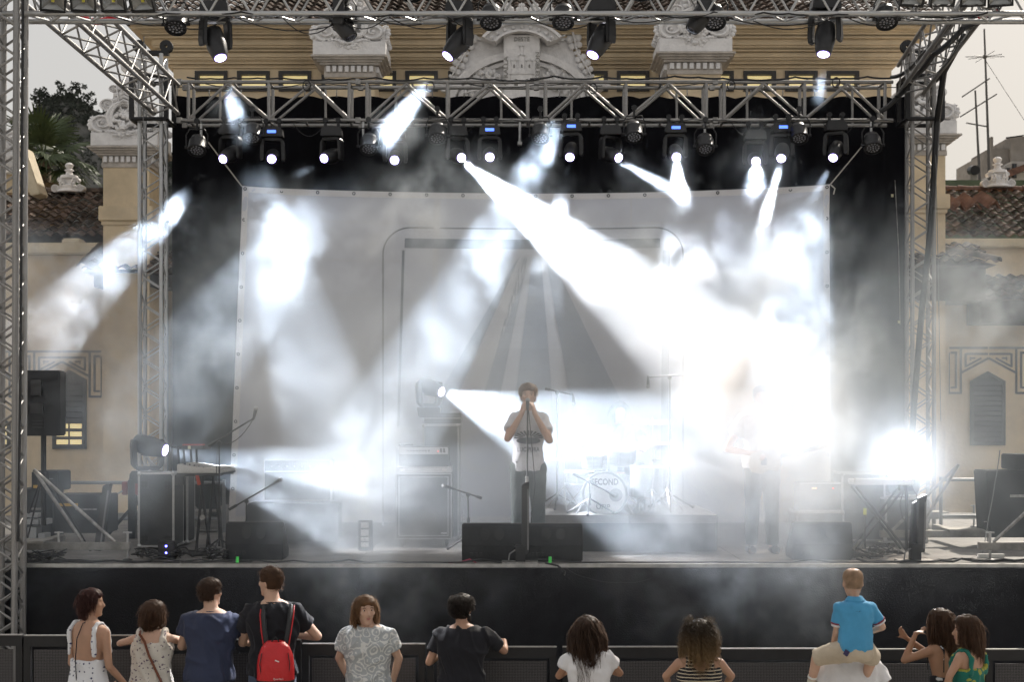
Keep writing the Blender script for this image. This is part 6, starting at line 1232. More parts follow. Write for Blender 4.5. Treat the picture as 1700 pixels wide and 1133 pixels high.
def person(label, px, pytop, Y, yaw=0, hyaw=None, pitch=0, h=None, skin=SKIN, lean=0.0, female=False, arms=None, wide=1.0, neck=1.0, floor=0.0, hk=1.0, headx=0.0, legs=True, shirt=None, trousers=None, vox=.0095, sit=False, shoes=True, bodyx=0):
    """stands at photo column px with the top of the head at row pytop. local frame: +y the way the body faces, x its left... returns dict"""
    top = CAM_H-(pytop-695)*Y/FPX; H = (top-floor) if h is None else h; H0 = H
    t = thing('person', label, 'person', (GX(px, Y), Y, floor), yaw); k = H/1.75
    sh = (.185 if female else .205)*wide*k; hp = (.150 if female else .150)*wide*k; zS = 1.43*k; zH = .90*k; zN = 1.50*k
    hc = Vector((headx, lean*.22+.02*k, H-.119*k*hk-.006)); hy = (yaw if hyaw is None else hyaw)-yaw
    b = MB(); ly = lambda z: lean*.22*max(0, (z-zH))/(zN-zH)
    tor = []
    wv = .78 if female else .90
    for z, a, f, bk in ((.86, hp*1.02, .095, .10), (.94, hp*1.06, .105, .115), (1.02, hp*.98*(.94 if female else 1), .100, .095), (1.10, hp*wv*1.0, .095, .085), (1.20, sh*(.72 if female else .80), .105, .095), (1.30, sh*(.80 if female else .90), .118 if female else .110, .105), (1.38, sh*.90, .098, .105), (1.43, sh*.86, .078, .090), (1.465, sh*.58, .06, .075), (1.49, sh*.34, .05, .06)):
        tor.append((0, ly(z*k), z*k, a, f*k*wide, bk*k*wide))
    rings(b, tor)
    cap_(b, (0, ly(zN)-.01*k, 1.45*k), .066*k*neck*(.88 if female else 1), hc+Vector((0, -.012, -.05*k)), .056*k*neck*(.88 if female else 1), 14)
    M = head_rings(b, hc, k*hk, hy, pitch)
    # arms: list per side of (elbow, wrist, hand dir, palm normal, curl)
    arms = arms or {}; ar = (.86 if female else 1.0)*k
    J = {}
    for q, nm in ((-1, 'L'), (1, 'R')):
        S = Vector((q*(sh-.03*k), ly(zS), zS-.045*k)); E, W_, hd, hn, cu = arms.get(nm, (S+Vector((q*.045, -.02, -.28))*k, S+Vector((q*.055, .05, -.53))*k, (0, .15, -1), (-q, 0, 0), .35)); E = Vector(E); W_ = Vector(W_)
        cap_(b, S, .055*ar, S+(E-S)*.45, .046*ar); cap_(b, S+(E-S)*.45, .046*ar, E, .038*ar); cap_(b, E, .039*ar, E+(W_-E)*.35, .038*ar); cap_(b, E+(W_-E)*.35, .038*ar, W_, .0245*ar)
        hand(b, W_, hd, hn, .18*k*(.9 if female else 1), cu, q); J[nm] = (S, E, W_)
    if legs:
        for q in (-1, 1):
            A = Vector((q*.085*k, 0, .88*k)); Kn = Vector((q*.10*k, .02*k, .49*k)); F = Vector((q*.11*k, -.02*k, .08*k)); cap_(b, A, .088*k, Kn, .056*k); cap_(b, Kn, .056*k, (Kn+F)/2+Vector((0, -.015*k, .06*k)), .056*k); cap_(b, (Kn+F)/2+Vector((0, -.015*k, .06*k)), .056*k, F, .038*k); cap_(b, F+Vector((0, -.02*k, -.035*k)), .036*k, F+Vector((q*.02*k, .15*k, -.048*k)), .028*k)
    remesh(b, 'body', skin, t, vox, 5)
    if legs and trousers is not None:
        c_ = MB()
        for q in (-1, 1):
            A = Vector((q*.085*k, 0, .88*k)); Kn = Vector((q*.10*k, .02*k, .49*k)); F = Vector((q*.11*k, -.02*k, .09*k)); cap_(c_, A, .104*k, Kn, .074*k); c_.tube(Kn, F, .073*k, .062*k, n=14)
            s_ = MB(); s_.box((F.x+q*.012, F.y+.055*k, .045*k), (.095*k, .27*k, .08*k), taper=.8)
            if shoes: s_.build('shoe', mat('dark_shoe', (.03, .03, .035), .6), t, bevel=.02)
        rings(c_, [(0, 0, .84*k, hp*1.10, .115*k, .125*k), (0, 0, .94*k, hp*1.14, .120*k, .13*k), (0, 0, .985*k, hp*1.08, .112*k, .112*k)]); remesh(c_, 'trousers', trousers, t, .014, 3, .008, px)
    return dict(t=t, k=k, hc=hc, M=M, J=J, sh=sh, hp=hp, ly=ly, lean=lean, px=px, hk=hk, H=H)
def tee(p, m, hem=.90, sleeve=.52, loose=1.12, name='t_shirt', neckz=1.468, fold=.022, fseed=None, vox=.0105, sr=.072):
    k = p['k']; sh, hp, ly = p['sh'], p['hp'], p['ly']; b = MB(); L = loose
    rings(b, [(0, ly(z*k), z*k, a*L, f*k*L, bk*k*L) for z, a, f, bk in ((hem, hp*1.16, .122, .128), (.96, hp*1.14, .120, .128), (1.05, hp*1.06, .115, .112), (1.15, max(hp*1.02, sh*.78), .115, .108), (1.25, sh*.90, .122, .112), (1.33, sh*.94, .122, .112), (1.39, sh*.93, .102, .106), (1.430, sh*.84, .082, .094), (1.455, sh*.62, .066, .080), (neckz, sh*.44, .056, .070))], 26)
    for nm in ('L', 'R'):
        S, E, W_ = p['J'][nm]; d = (E-S); q = -1 if nm == 'L' else 1
        b.sphere(tuple(S+Vector((0, 0, .008))), (sr-.008)*k, 14, 9); b.tube(S, S+d*sleeve, (sr-.004)*k, sr*k, n=16)
    o = remesh(b, name, m, p['t'], vox, 3, fold, p['px'] if fseed is None else fseed)
    c_ = MB(); pts = []
    for i in range(25): a = 2*PI*i/24; pts.append((sh*.40*math.cos(a)*1.02, ly(1.46*k)+.064*k*math.sin(a)-.004, neckz*k+.004-.018*k*(math.sin(a) > 0)*math.sin(a)))
    c_.path(pts, .007*k, 6); c_.build('collar', m, o, smooth=True); return o
def tank(p, m, hem=.90, top=1.30, loose=1.05, straps=((.45, .014),), name='tank_top', back_top=None, fold=.014):
    k = p['k']; sh, hp, ly = p['sh'], p['hp'], p['ly']; b = MB(); L = loose
    rs = [(0, ly(z*k), z*k, a*L, f*k*L, bk*k*L) for z, a, f, bk in ((hem, hp*1.14, .118, .124), (.96, hp*1.12, .118, .124), (1.05, hp*1.0, .110, .106), (1.15, max(hp*.92, sh*.78), .110, .102), (1.25, sh*.84, .124, .108), (1.30, sh*.85, .126, .110), (1.36, sh*.80, .112, .108)) if z <= top+.001]
    rings(b, rs, 26)
    for f_, r_ in straps:
        for q in (-1, 1):
            x = q*sh*f_; pts = [(x*1.12, ly(1.30*k)-.096*k, (top-.05)*k), (x*1.08, ly(1.38*k)-.100*k, 1.40*k), (x, ly(1.45*k)-.045*k, 1.462*k), (x, ly(1.45*k)+.02*k, 1.462*k), (x*1.05, ly(1.38*k)+.085*k, 1.38*k), (x*1.1, ly(1.3*k)+.108*k, (top-.05)*k)]
            c_ = []
            for i in range(len(pts)-1):
                for s_ in range(4): c_.append(Vector(pts[i]).lerp(Vector(pts[i+1]), s_/4))
            b.path(c_+[Vector(pts[-1])], r_*k, 8)
    return remesh(b, name, m, p['t'], .0095, 3, fold, p['px'])
def hairdo(p, m, style, seed, n=1500):
    k = p['k']*p['hk']; M = p['M']; hc = p['hc']; b = MB(); s_ = MB(); rr = random.Random(seed)
    def ok(low, brow=.06): return lambda th, z: not (abs(th) < 1.0 and z < brow-.02*abs(th)) and not (abs(th) < 1.75 and z < low)
    def lump(x, y, z, r_): b.sphere(tuple(Vector(hc)+M @ (Vector((x, y, z))*k)), r_*k, 7, 5)
    if style == 'short':
        scalp(b, hc, M, k, .007, .005, -.055, .2, seed); strands(s_, hc, M, k, n, .030, .0020, seed, ok(.01), fall=.5, push=.010, seg=3, lift=.5)
    elif style == 'curly_short':
        scalp(b, hc, M, k, .018, -.0, -.07, .9, seed, .066, .022); strands(s_, hc, M, k, n, .040, .0020, seed, ok(.0), fall=.0, curl=.008, cr=1.9, push=.020, seg=5, lift=.9, spread=.05)
    elif style == 'quiff':
        scalp(b, hc, M, k, .004, .02, -.045, 0, seed)
        for i in range(46): x, y = rr.uniform(-.056, .056), rr.uniform(-.055, .08); lump(x*.8, y*.9, .113-15*x*x-8*y*y+max(0, y)*.34+rr.uniform(0, .009), .017)
        strands(s_, hc, M, k, n//2, .013, .0020, seed, lambda th, z: z > .07, fall=.1, push=.012, seg=3, lift=.9, up=.3); strands(s_, hc, M, k, n//2, .014, .0018, seed, ok(.02), fall=.6, push=.006, seg=2)
    elif style == 'bob':
        scalp(b, hc, M, k, .014, -.03, -.10, 0, seed, .075)
        for q in (-1, 1):
            for i in range(7): lump(q*(.080-.002*i), -.005-.012*i, .0-.011*i, .026)
        strands(s_, hc, M, k, n, .17, .0026, seed, ok(.0, .075), fall=1.2, push=.014, seg=8, zlo=-.02, pull=.35)
    elif style in ('long', 'long_wavy'):
        w_ = style == 'long_wavy'; scalp(b, hc, M, k, .014, -.02, -.10, .2 if w_ else 0, seed, .075)
        for i in range(18 if w_ else int(p.get('hl', .50)*32)):
            for q in (-.055, -.02, .02, .055): lump(q*(1.45-.03*i)+(.012*math.sin(i+q*40) if w_ else 0), -.075-.003*i, -.04-.016*i, .027*(1-.025*i))
        strands(s_, hc, M, k, n, .56 if w_ else p.get('hl', .50), .0026, seed, ok(-.01, .08), fall=1.25, curl=.016 if w_ else .003, cr=.75, push=.016, seg=12, spread=.09, pull=.14, zlo=-.03, sweep=.02)
    elif style == 'curls':
        scalp(b, hc, M, k, .018, -.03, -.10, .7, seed, .08, .022)
        for i in range(150): y = rr.uniform(-.115, -.02); z = rr.uniform(-.20, .03); lump(rr.uniform(-.10, .10)*(1-max(0, -z-.1)*2), y, z, .024)
        for i in range(190):
            th = rr.uniform(-PI, PI); z = rr.uniform(-.03, .112)
            if abs(th) < .9 and z < .08: continue
            p0 = on_skull(th, z, .022); q = p0.copy(); L_ = rr.uniform(.16, .30); ph = rr.uniform(0, 6); pp = []; dv = Vector((p0.x*3, min(p0.y, 0)*3-.1, .25))
            for j in range(24):
                dv = dv+Vector((-q.x*.12 if q.z < -.08 else 0, 0, -.16)); q = q+dv.normalized()*L_/23; e = math.hypot(q.x/.092, q.y/.115)
                if q.z > -.1 and e < 1: q.x /= max(e, .3); q.y /= max(e, .3)
                pp.append(Vector(hc)+M @ ((q+Vector((math.cos(ph+j*1.25), math.sin(ph+j*1.25), 0))*.0095)*k))
            s_.path(pp, .0052*k, 4, r1=.0022*k)
        strands(s_, hc, M, k, n//4, .36, .0013, seed, ok(-.03, .08), fall=.9, curl=.015, cr=2.3, push=.024, seg=20, spread=.30, lift=.5, pull=.10)
    elif style == 'shag':
        scalp(b, hc, M, k, .010, -.01, -.10, 0, seed, .070)
        for q in (-1, 1):
            for i in range(10): lump(q*(.082), .030-.010*i, .035-.014*i, .023)
        strands(s_, hc, M, k, n, .20, .0024, seed, lambda th, z: z > .0 and (abs(th) > 1.3 or z > .095), fall=1.1, push=.014, seg=9, curl=.003, cr=.6, pull=.1, sweep=-.02)
    elif style == 'ponytail':
        scalp(b, hc, M, k, .008, .0, -.06, 0, seed)
        pts = [Vector((.0, -.095, -.03)), Vector((.03, -.075, -.09)), Vector((.06, -.03, -.15)), Vector((.075, .02, -.23)), Vector((.07, .05, -.34))]
        for a_, b_ in zip(pts, pts[1:]):
            for i in range(4): q = a_.lerp(b_, i/4); lump(q.x, q.y, q.z, .023)
        strands(s_, hc, M, k, n, .11, .0024, seed, ok(.0), fall=.6, push=.010, seg=7)
    elif style == 'buzz':
        scalp(b, hc, M, k, .0008, .01, -.045, 0, seed, .055, .011); s_ = None
    if s_ is not None and style != 'buzz': strands(s_, hc, M, k, n//9, {'shag': .10, 'short': .018, 'quiff': .02, 'curly_short': .05, 'bob': .13, 'ponytail': .07}.get(style, .22), .0009, seed+77, ok(.03), fall=.7, push=.018, seg=8, spread=.12, lift=.15, curl=.006, cr=1.1)
    o = remesh(b, 'hair', m, p['t'], .0075, 3, .004 if style != 'buzz' else 0, seed, (34, 34, 10))
    if s_ is not None: tag(s_.build('hair_strands', m, o), kind='stuff')
    return o
BROWNH = hair_mat('dark_brown_hair', (.055, .030, .018)); BLACKH = hair_mat('near_black_hair', (.022, .015, .011)); AUB = hair_mat('auburn_hair', (.050, .016, .012)); LBR = hair_mat('light_brown_hair', (.16, .090, .045)); CHES = hair_mat('chestnut_hair', (.075, .038, .02)); STUB = hair_mat('cropped_hair', (.36, .25, .18), .9)
JEANS = cloth('blue_jeans', (.06, .08, .13)); DKJ = cloth('dark_trousers', (.02, .022, .028)); BEIGE = cloth('beige_shorts', (.50, .42, .32), var=.2)
def pattern(m, kind, c1, c2, scale=30, thr=.3):
    """print on cloth: dots, sprigs, stripes or paisley rings in the cloth's own coordinates"""
    n, l, b = ND(m); tc = n.new('ShaderNodeTexCoord'); mx = n.new('ShaderNodeMixRGB'); mx.inputs[1].default_value = (*c1, 1); mx.inputs[2].default_value = (*c2, 1)
    if kind == 'stripe':
        sp = n.new('ShaderNodeSeparateXYZ'); l.new(tc.outputs['Object'], sp.inputs[0]); a = n.new('ShaderNodeMath'); a.operation = 'MULTIPLY'; a.inputs[1].default_value = scale; f = n.new('ShaderNodeMath'); f.operation = 'FRACT'; g_ = n.new('ShaderNodeMath'); g_.operation = 'LESS_THAN'; g_.inputs[1].default_value = thr
        l.new(sp.outputs[2], a.inputs[0]); l.new(a.outputs[0], f.inputs[0]); l.new(f.outputs[0], g_.inputs[0]); l.new(g_.outputs[0], mx.inputs[0])
    else:
        v = n.new('ShaderNodeTexVoronoi'); v.inputs['Scale'].default_value = scale; v.inputs['Randomness'].default_value = .45 if kind == 'dot' else 1.0; mp = n.new('ShaderNodeMapping'); mp.inputs['Scale'].default_value = (1, .35, 1); l.new(tc.outputs['Object'], mp.inputs[0])
        src = mp.outputs[0]
        if kind in ('sprig', 'paisley'):
            nz_ = n.new('ShaderNodeTexNoise'); nz_.inputs['Scale'].default_value = scale*(1.6 if kind == 'sprig' else .7); nz_.inputs['Detail'].default_value = 3; l.new(src, nz_.inputs[0]); ad = n.new('ShaderNodeMixRGB'); ad.blend_type = 'ADD'; ad.inputs[0].default_value = .035*(1 if kind == 'sprig' else 2.2); l.new(src, ad.inputs[1]); l.new(nz_.outputs['Color'], ad.inputs[2]); src = ad.outputs[0]
        l.new(src, v.inputs['Vector']); g_ = n.new('ShaderNodeMath')
        if kind == 'paisley':
            f = n.new('ShaderNodeMath'); f.operation = 'MULTIPLY'; f.inputs[1].default_value = 3.2; l.new(v.outputs['Distance'], f.inputs[0]); fr_ = n.new('ShaderNodeMath'); fr_.operation = 'FRACT'; l.new(f.outputs[0], fr_.inputs[0]); g_.operation = 'LESS_THAN'; g_.inputs[1].default_value = thr; l.new(fr_.outputs[0], g_.inputs[0])
        else: g_.operation = 'LESS_THAN'; g_.inputs[1].default_value = thr; l.new(v.outputs['Distance'], g_.inputs[0])
        l.new(g_.outputs[0], mx.inputs[0])
    l.new(mx.outputs[0], b.inputs['Base Color']); return m
DOT = pattern(cloth('white_dotted_cotton', (.7, .7, .72)), 'dot', (.66, .66, .68), (.05, .05, .12), 27, .21)
SPRIG = pattern(cloth('cream_printed_cotton', (.6, .56, .5)), 'sprig', (.58, .54, .48), (.09, .05, .10), 38, .26)
PAIS = pattern(cloth('grey_paisley_cotton', (.5, .5, .5)), 'paisley', (.36, .38, .39), (.60, .60, .58), 13, .34)
STRP = pattern(cloth('black_striped_jersey', (.02, .02, .02)), 'stripe', (.012, .012, .016), (.52, .44, .33), 38, .30)
NAVY = cloth('navy_cotton', (.030, .038, .075)); BLKT = cloth('black_cotton', (.010, .010, .014)); WHT = cloth('white_cotton', (.66, .65, .66)); BLUE = cloth('sky_blue_cotton', (.07, .30, .52)); LILAC = cloth('pale_grey_cotton', (.66, .66, .70))
GREEN = pattern(cloth('green_printed_silk', (.02, .2, .15)), 'sprig', (.01, .13, .10), (.30, .30, .05), 14, .34)

def A(p_, E, W_, d=(0, 1, 0), n_=(0, 0, -1), c=.3): return (E, W_, d, n_, c)
# 1 woman in dotted top, face in profile to the right
p = person('woman in white dotted open-backed top, face in profile, at the far left of the crowd', 146, 979, 12.25, yaw=-.45, hyaw=-1.45, female=True, skin=SKIN, lean=.1, wide=1.05, headx=.0,
           arms={'R': ((.20, .02, 1.05), (.22, .22, .86), (0, .9, -.4), (-1, 0, 0), .5), 'L': ((-.20, .03, 1.05), (-.06, .22, .88), (.8, .5, -.3), (0, 0, -1), .5)}, trousers=DOT, legs=True)
tank(p, DOT, top=1.24, straps=((.62, .015),)); hairdo(p, AUB, 'ponytail', 3, 1700); MB().path([(-.01, -.12, .9), (-.02, -.125, 1.1), (-.01, -.118, 1.28), (.01, -.07, 1.40), (.03, .03, 1.41), (.05, .11, 1.3)], .0045, 6).build('bag_strap', BLKT, p['t'])
tag(MB().path([(p['J']['R'][2]+Vector((.027*math.cos(a), .01*math.sin(a), .027*math.sin(a)))) for a in [2*PI*i/14 for i in range(15)]], .005, 6).build('bracelet', BLKT, p['t']))
# 2 woman in printed top with brown strap
p = person('woman with short brown hair, cream printed top and brown bag strap across her back', 250, 1002, 12.55, yaw=.05, hyaw=-.55, female=True, skin=SKIN_P, lean=.5, wide=1.10, hk=1.1,
           arms={'R': ((.30, .27, 1.15), (.44, .44, 1.17), (.8, .6, 0), (0, 0, -1), .2), 'L': ((-.30, .22, 1.15), (-.22, .42, 1.17), (.9, .4, 0), (0, 0, -1), .2)}, trousers=DKJ)
tank(p, SPRIG, top=1.36, loose=1.16, straps=((.55, .03),), name='sleeveless_top'); hairdo(p, CHES, 'bob', 5, 1900)
k = p['k']; m = MB(); m.path([(-.10*k, .03, 1.475*k), (-.09*k, -.06*k, 1.46*k), (-.05*k, -.115*k+.08, 1.38*k), (.0, -.155*k+.07, 1.26*k), (.08*k, -.155*k+.045, 1.10*k), (.17*k, -.12*k, .92*k)], .011, 8); m.v = [(a, b-.012, c_) for a, b, c_ in m.v]; m.build('bag_strap', cloth('brown_leather_strap', (.16, .05, .025), .5), p['t'], smooth=True)
GL = mat('glasses_black', (.01, .01, .02), .3)
def glasses(p, z=.014, y=.098, w=.034, tint=GL):
    k = p['k']*p['hk']; M = p['M']; hc = Vector(p['hc']); m = MB()
    for q in (-1, 1):
        m.path([hc+M @ (Vector((q*w+.024*math.cos(a), y, z+.018*math.sin(a)))*k) for a in [2*PI*i/12 for i in range(13)]], .0022, 5); m.tube(hc+M @ (Vector((q*.060, y-.004, z+.004))*k), hc+M @ (Vector((q*.080, .0, z+.004))*k), .0022, n=5)
    m.tube(hc+M @ (Vector((-.010, y, z))*k), hc+M @ (Vector((.010, y, z))*k), .0022, n=5); tag(m.build('glasses', tint, p['t'], smooth=True), kind='stuff')
glasses(p)
# 3 man in navy tee
p = person('man in navy t-shirt leaning on the barrier, sunglasses pushed up, left of the red backpack', 347, 963, 12.5, yaw=-.05, hyaw=-.75, lean=.45, skin=SKIN_P, wide=1.08, headx=-.02,
           arms={'R': ((.29, .20, 1.17), (.30, .46, 1.20), (-.6, .8, 0), (0, 0, -1), .2), 'L': ((-.27, .15, 1.14), (-.12, .40, 1.19), (.9, .4, 0), (0, 0, -1), .2)}, trousers=JEANS)
tee(p, NAVY, loose=1.12); hairdo(p, BROWNH, 'short', 7, 1500); glasses(p, .050, .088, .034)
# 4 man in black tee, red backpack
p = person('tall man in black t-shirt carrying a red backpack, looking left', 452, 944, 12.45, yaw=.08, hyaw=1.05, lean=.40, skin=SKIN_P, wide=1.02, headx=-.02, vox=.009,
           arms={'R': ((.36, .22, 1.22), (.12, .46, 1.20), (-1, .2, 0), (0, 0, -1), .2), 'L': ((-.26, .18, 1.18), (-.16, .46, 1.20), (.8, .5, 0), (0, 0, -1), .2)}, trousers=JEANS)
tee(p, BLKT, loose=1.08); hairdo(p, CHES, 'quiff', 9, 1500)
bp = thing('backpack', 'small red backpack with black base worn by the tall man in black', 'backpack', (p['t'].location.x+.045, p['t'].location.y-.02, 0), .08); RED = mat('red_nylon', (.52, .012, .016), .42, 0, var=.12, bump=.15, bscale=60)
m = MB(); yb = -.22
rings(m, [(0, yb+.03, z, a, .07, d) for z, a, d in ((.845, .10, .05), (.87, .135, .075), (.93, .150, .095), (1.03, .150, .10), (1.13, .140, .09), (1.20, .115, .07), (1.245, .07, .04))], 24); remesh(m, 'bag', RED, bp, .010, 4, .004, 2.0)
m = MB(); rings(m, [(0, yb+.03, z, a, .075, d) for z, a, d in ((.838, .095, .05), (.86, .137, .078), (.90, .152, .096), (.935, .156, .101))], 24); m.build('base_panel', mat('black_nylon', (.012, .012, .014), .6), bp, smooth=True)
for q in (-1, 1):
    m = MB(); pts = [Vector((q*.075, yb+.09, 1.20)), Vector((q*.095, yb+.11, 1.32)), Vector((q*.11, yb+.17, 1.44)), Vector((q*.11, yb+.27, 1.505))]
    for off, r_, mm_, nm in ((0, .021, 'black_nylon', 'shoulder_strap'), (q*.026, .0055, 'red_nylon', 'strap_piping')): s_ = MB(); s_.path([a+Vector((off, -.006, 0)) for a in pts], r_, 8); s_.build(nm, MATS[mm_], bp, smooth=True)
    MB().path([(q*.11, yb-.035, .98), (q*.12, yb-.05, 1.07), (q*.105, yb-.045, 1.16)], .004, 5).build('zip', mat('black_nylon', (.012, .012, .014), .6), bp)
MB().path([(-.03, yb+.0, 1.245), (0, yb-.0, 1.285), (.03, yb+.0, 1.245)], .006, 6).build('grab_loop', MATS['black_nylon'], bp); MB().box((.02, yb-.078, 1.10), (.035, .004, .008), rot=(0, .35, 0)).build('emblem', WHITEP, bp)
m = MB(); text_mb(m, 'Quechua', .022, (.03, yb-.076, .955), depth=.001); tag(m.build('bag_lettering', WHITEP, bp), kind='stuff')
# 5 teenager facing the camera
p = person('teenager with shoulder-length brown hair and grey patterned t-shirt, facing the camera', 611, 990, 12.5, yaw=PI-.05, hyaw=PI+.38, skin=SKIN_P, wide=1.03, hk=1.09, headx=.02, vox=.0075,
           arms={'R': ((.25, -.05, 1.06), (.17, -.14, .84), (-.6, -.3, -.8), (0, 1, 0), .4), 'L': ((-.25, -.05, 1.06), (-.19, -.12, .84), (.6, -.3, -.8), (0, 1, 0), .4)}, trousers=JEANS)
tee(p, PAIS, loose=1.14, sleeve=.62, sr=.078); hairdo(p, LBR, 'shag', 11, 2200); eyes(p['t'], p['hc'], p['M'], p['k']*p['hk'], p['t'])
# 6 bearded man in black
p = person('man with curly black hair and beard in black t-shirt, right arm on the barrier', 766, 992, 12.5, yaw=-.12, hyaw=-.62, skin=SKIN, lean=.35, wide=1.12, headx=-.01,
           arms={'R': ((.33, .22, 1.10), (.30, .46, 1.15), (-.7, .6, 0), (0, 0, -1), .2), 'L': ((-.28, .05, 1.02), (-.16, .36, 1.10), (.8, .5, 0), (0, 0, -1), .2)}, trousers=DKJ)
tee(p, BLKT, loose=1.12, sleeve=.62, sr=.078); hairdo(p, BLACKH, 'curly_short', 13, 2600)
b = MB(); [b.sphere(tuple(Vector(p['hc'])+p['M'] @ (Vector((.062*math.sin(a), .058*math.cos(a)+.012, z))*p['k'])), .017, 7, 5) for a in [x*.25 for x in range(-7, 8)] for z in (-.065, -.085, -.103)]; remesh(b, 'beard', BLACKH, p['t'], .007, 3, .002, 3)
# 7 long-haired woman in white
p = person('woman with long wavy brown hair and white t-shirt, seen from behind', 978, 1026, 11.5, yaw=.0, hyaw=-.25, female=True, skin=SKIN_D, wide=1.02, hk=1.06, headx=-.01, trousers=JEANS,
           arms={'R': ((.24, .06, 1.10), (.17, .30, 1.08), (-.5, .8, 0), (0, 0, -1), .3), 'L': ((-.23, .06, 1.08), (-.15, .28, 1.08), (.5, .8, 0), (0, 0, -1), .3)})
tee(p, WHT, loose=1.12, sleeve=.48, sr=.066); hairdo(p, BROWNH, 'long_wavy', 15, 2300)
# 8 curly-haired woman
p = person('woman with big blond-tipped dark curls and black striped tank top', 1161, 1033, 11.4, yaw=.0, hyaw=.1, female=True, skin=SKIN, wide=1.12, hk=1.04, trousers=DKJ,
           arms={'R': ((.25, .04, 1.10), (.22, .24, .98), (0, .9, -.3), (-1, 0, 0), .3), 'L': ((-.25, .04, 1.10), (-.2, .24, .98), (0, .9, -.3), (1, 0, 0), .3)})
tank(p, STRP, top=1.36, straps=((.42, .026),), name='striped_tank_top', loose=1.08)
CURL = hair_mat('dark_blond_tipped_hair', (.05, .035, .022), .4)
n, l, b_ = ND(CURL); tc = n.new('ShaderNodeTexCoord'); sp = n.new('ShaderNodeSeparateXYZ'); l.new(tc.outputs['Object'], sp.inputs[0]); mr = n.new('ShaderNodeMapRange'); mr.inputs[1].default_value = 1.46; mr.inputs[2].default_value = 1.24; mr.inputs[3].default_value = 0; mr.inputs[4].default_value = 1; l.new(sp.outputs[2], mr.inputs[0]); mx = n.new('ShaderNodeMixRGB'); src = b_.inputs['Base Color'].links[0].from_socket; l.new(mr.outputs[0], mx.inputs[0]); l.new(src, mx.inputs[1]); mx.inputs[2].default_value = (.30, .19, .09, 1); l.new(mx.outputs[0], b_.inputs['Base Color'])
hairdo(p, CURL, 'curls', 17, 3600)
# 10 adult carrying the child: shoulders at row 1086
YA = 10.7
p = person('adult in white t-shirt carrying the child, head hidden behind him', 1417, 1034, YA+.06, yaw=0, skin=SKIN_D, wide=1.06, trousers=JEANS, lean=.55,
           arms={'L': ((-.28, .06, 1.08), (-.20, .24, 1.18), (.3, .5, .6), (1, 0, 0), .9), 'R': ((.28, .06, 1.08), (.20, .24, 1.16), (-.3, .5, .6), (-1, 0, 0), .9)}); tee(p, WHT, loose=1.10, sleeve=.62, sr=.072, fold=.014); hairdo(p, BROWNH, 'short', 19, 500)
zsh = 1.46*p['k']
# 9 child on the shoulders
t = thing('person', 'small boy in sky-blue polo shirt sitting on an adult\'s shoulders', 'person', (GX(1415, YA), YA-.10, 0)); k = .90; top = CAM_H-(942-695)*YA/FPX; hc = Vector((-.012, .03, top-.121*k)); b = MB()
def zz_(py): return CAM_H-(py-695)*YA/FPX
def xx_(px): return GX(px, YA)-GX(1415, YA)
zS = zz_(998); zB = zz_(1078)
rings(b, [(0, 0, zB-.03, .085, .08, .09), (0, 0, zB+.03, .105, .085, .10), (0, .0, (zB+zS)/2, .095, .07, .075), (0, .01, zS-.06, .115, .075, .08), (0, .01, zS-.01, .10, .06, .065), (0, .01, zS+.015, .05, .04, .045)]); cap_(b, (0, .01, zS), .036, hc+Vector((0, -.01, -.04)), .034); Mb = head_rings(b, hc, k, 0.05)
SL, SR = Vector((-.110, .01, zS-.042)), Vector((.110, .01, zS-.042)); EL, WL = Vector((xx_(1386), .03, zz_(1046))), Vector((xx_(1384), .12, zz_(1072))); ER, WR = Vector((xx_(1461), .04, zz_(1040))), Vector((xx_(1449), .16, zz_(1052)))
for S, E, W_, q in ((SL, EL, WL, -1), (SR, ER, WR, 1)): cap_(b, S, .034, E, .027); cap_(b, E, .028, W_, .019); hand(b, W_, (-.3*q, .7, -.3), (0, 0, -1), .11, .8, q)
legs_ = []
for q, Kx in ((-1, 1358), (1, 1450)):
    hip = Vector((q*.06, .02, zB+.0)); kn = Vector((xx_(Kx), .12, zz_(1093))); an = Vector((kn.x-.035 if q < 0 else kn.x-.06, .20, kn.z-.22)); cap_(b, hip, .07, kn, .042); cap_(b, kn, .042, an, .027); cap_(b, an, .026, an+Vector((0, .08, -.04)), .02); legs_.append((hip, kn, an))
remesh(b, 'body', SKIN_P, t, .0075, 4)
b = MB(); rings(b, [(0, 0, zB-.035, .108, .095, .10), (0, 0, zB+.03, .122, .10, .118), (0, .0, (zB+zS)/2, .112, .085, .092), (0, .01, zS-.06, .128, .088, .092), (0, .01, zS-.01, .108, .07, .075), (0, .01, zS+.012, .055, .047, .052)], 24)
for S, E in ((SL, EL), (SR, ER)): b.sphere(tuple(S+Vector((0, 0, .0))), .046, 12, 8); b.tube(S, S+(E-S)*.66, .038, .046, n=14)
ps = remesh(b, 'polo_shirt', BLUE, t, .0085, 3, .008, 5.0)
m = MB(); m.lathe([(.050, 0), (.066, -.012), (.070, .004), (.047, .032), (.044, .030)], (0, .012, zS+.012), (0, 0, 1), n=22); m.build('collar', BLUE, ps, smooth=True)
RT = cloth('dark_red_trim', (.20, .03, .05))
for S, E in ((SL, EL), (SR, ER)): e = S+(E-S)*.66; dd = (E-S).normalized(); MB().lathe([(.050, -.006), (.052, 0), (.050, .006)], e, dd, n=18).build('sleeve_trim', RT, ps, smooth=True); MB().lathe([(.044, .004), (.046, .018), (.044, .022)], e, dd, n=18).build('sleeve_cuff', WHT, ps, smooth=True)
m = MB(); text_mb(m, 'sport', .016, (.0, -.082, zS-.055), depth=.001); tag(m.build('small_print', BLKT, ps), kind='stuff')
b = MB(); rings(b, [(0, 0, zB-.065, .10, .10, .10), (0, 0, zB-.02, .125, .11, .122), (0, 0, zB+.03, .118, .10, .112)])
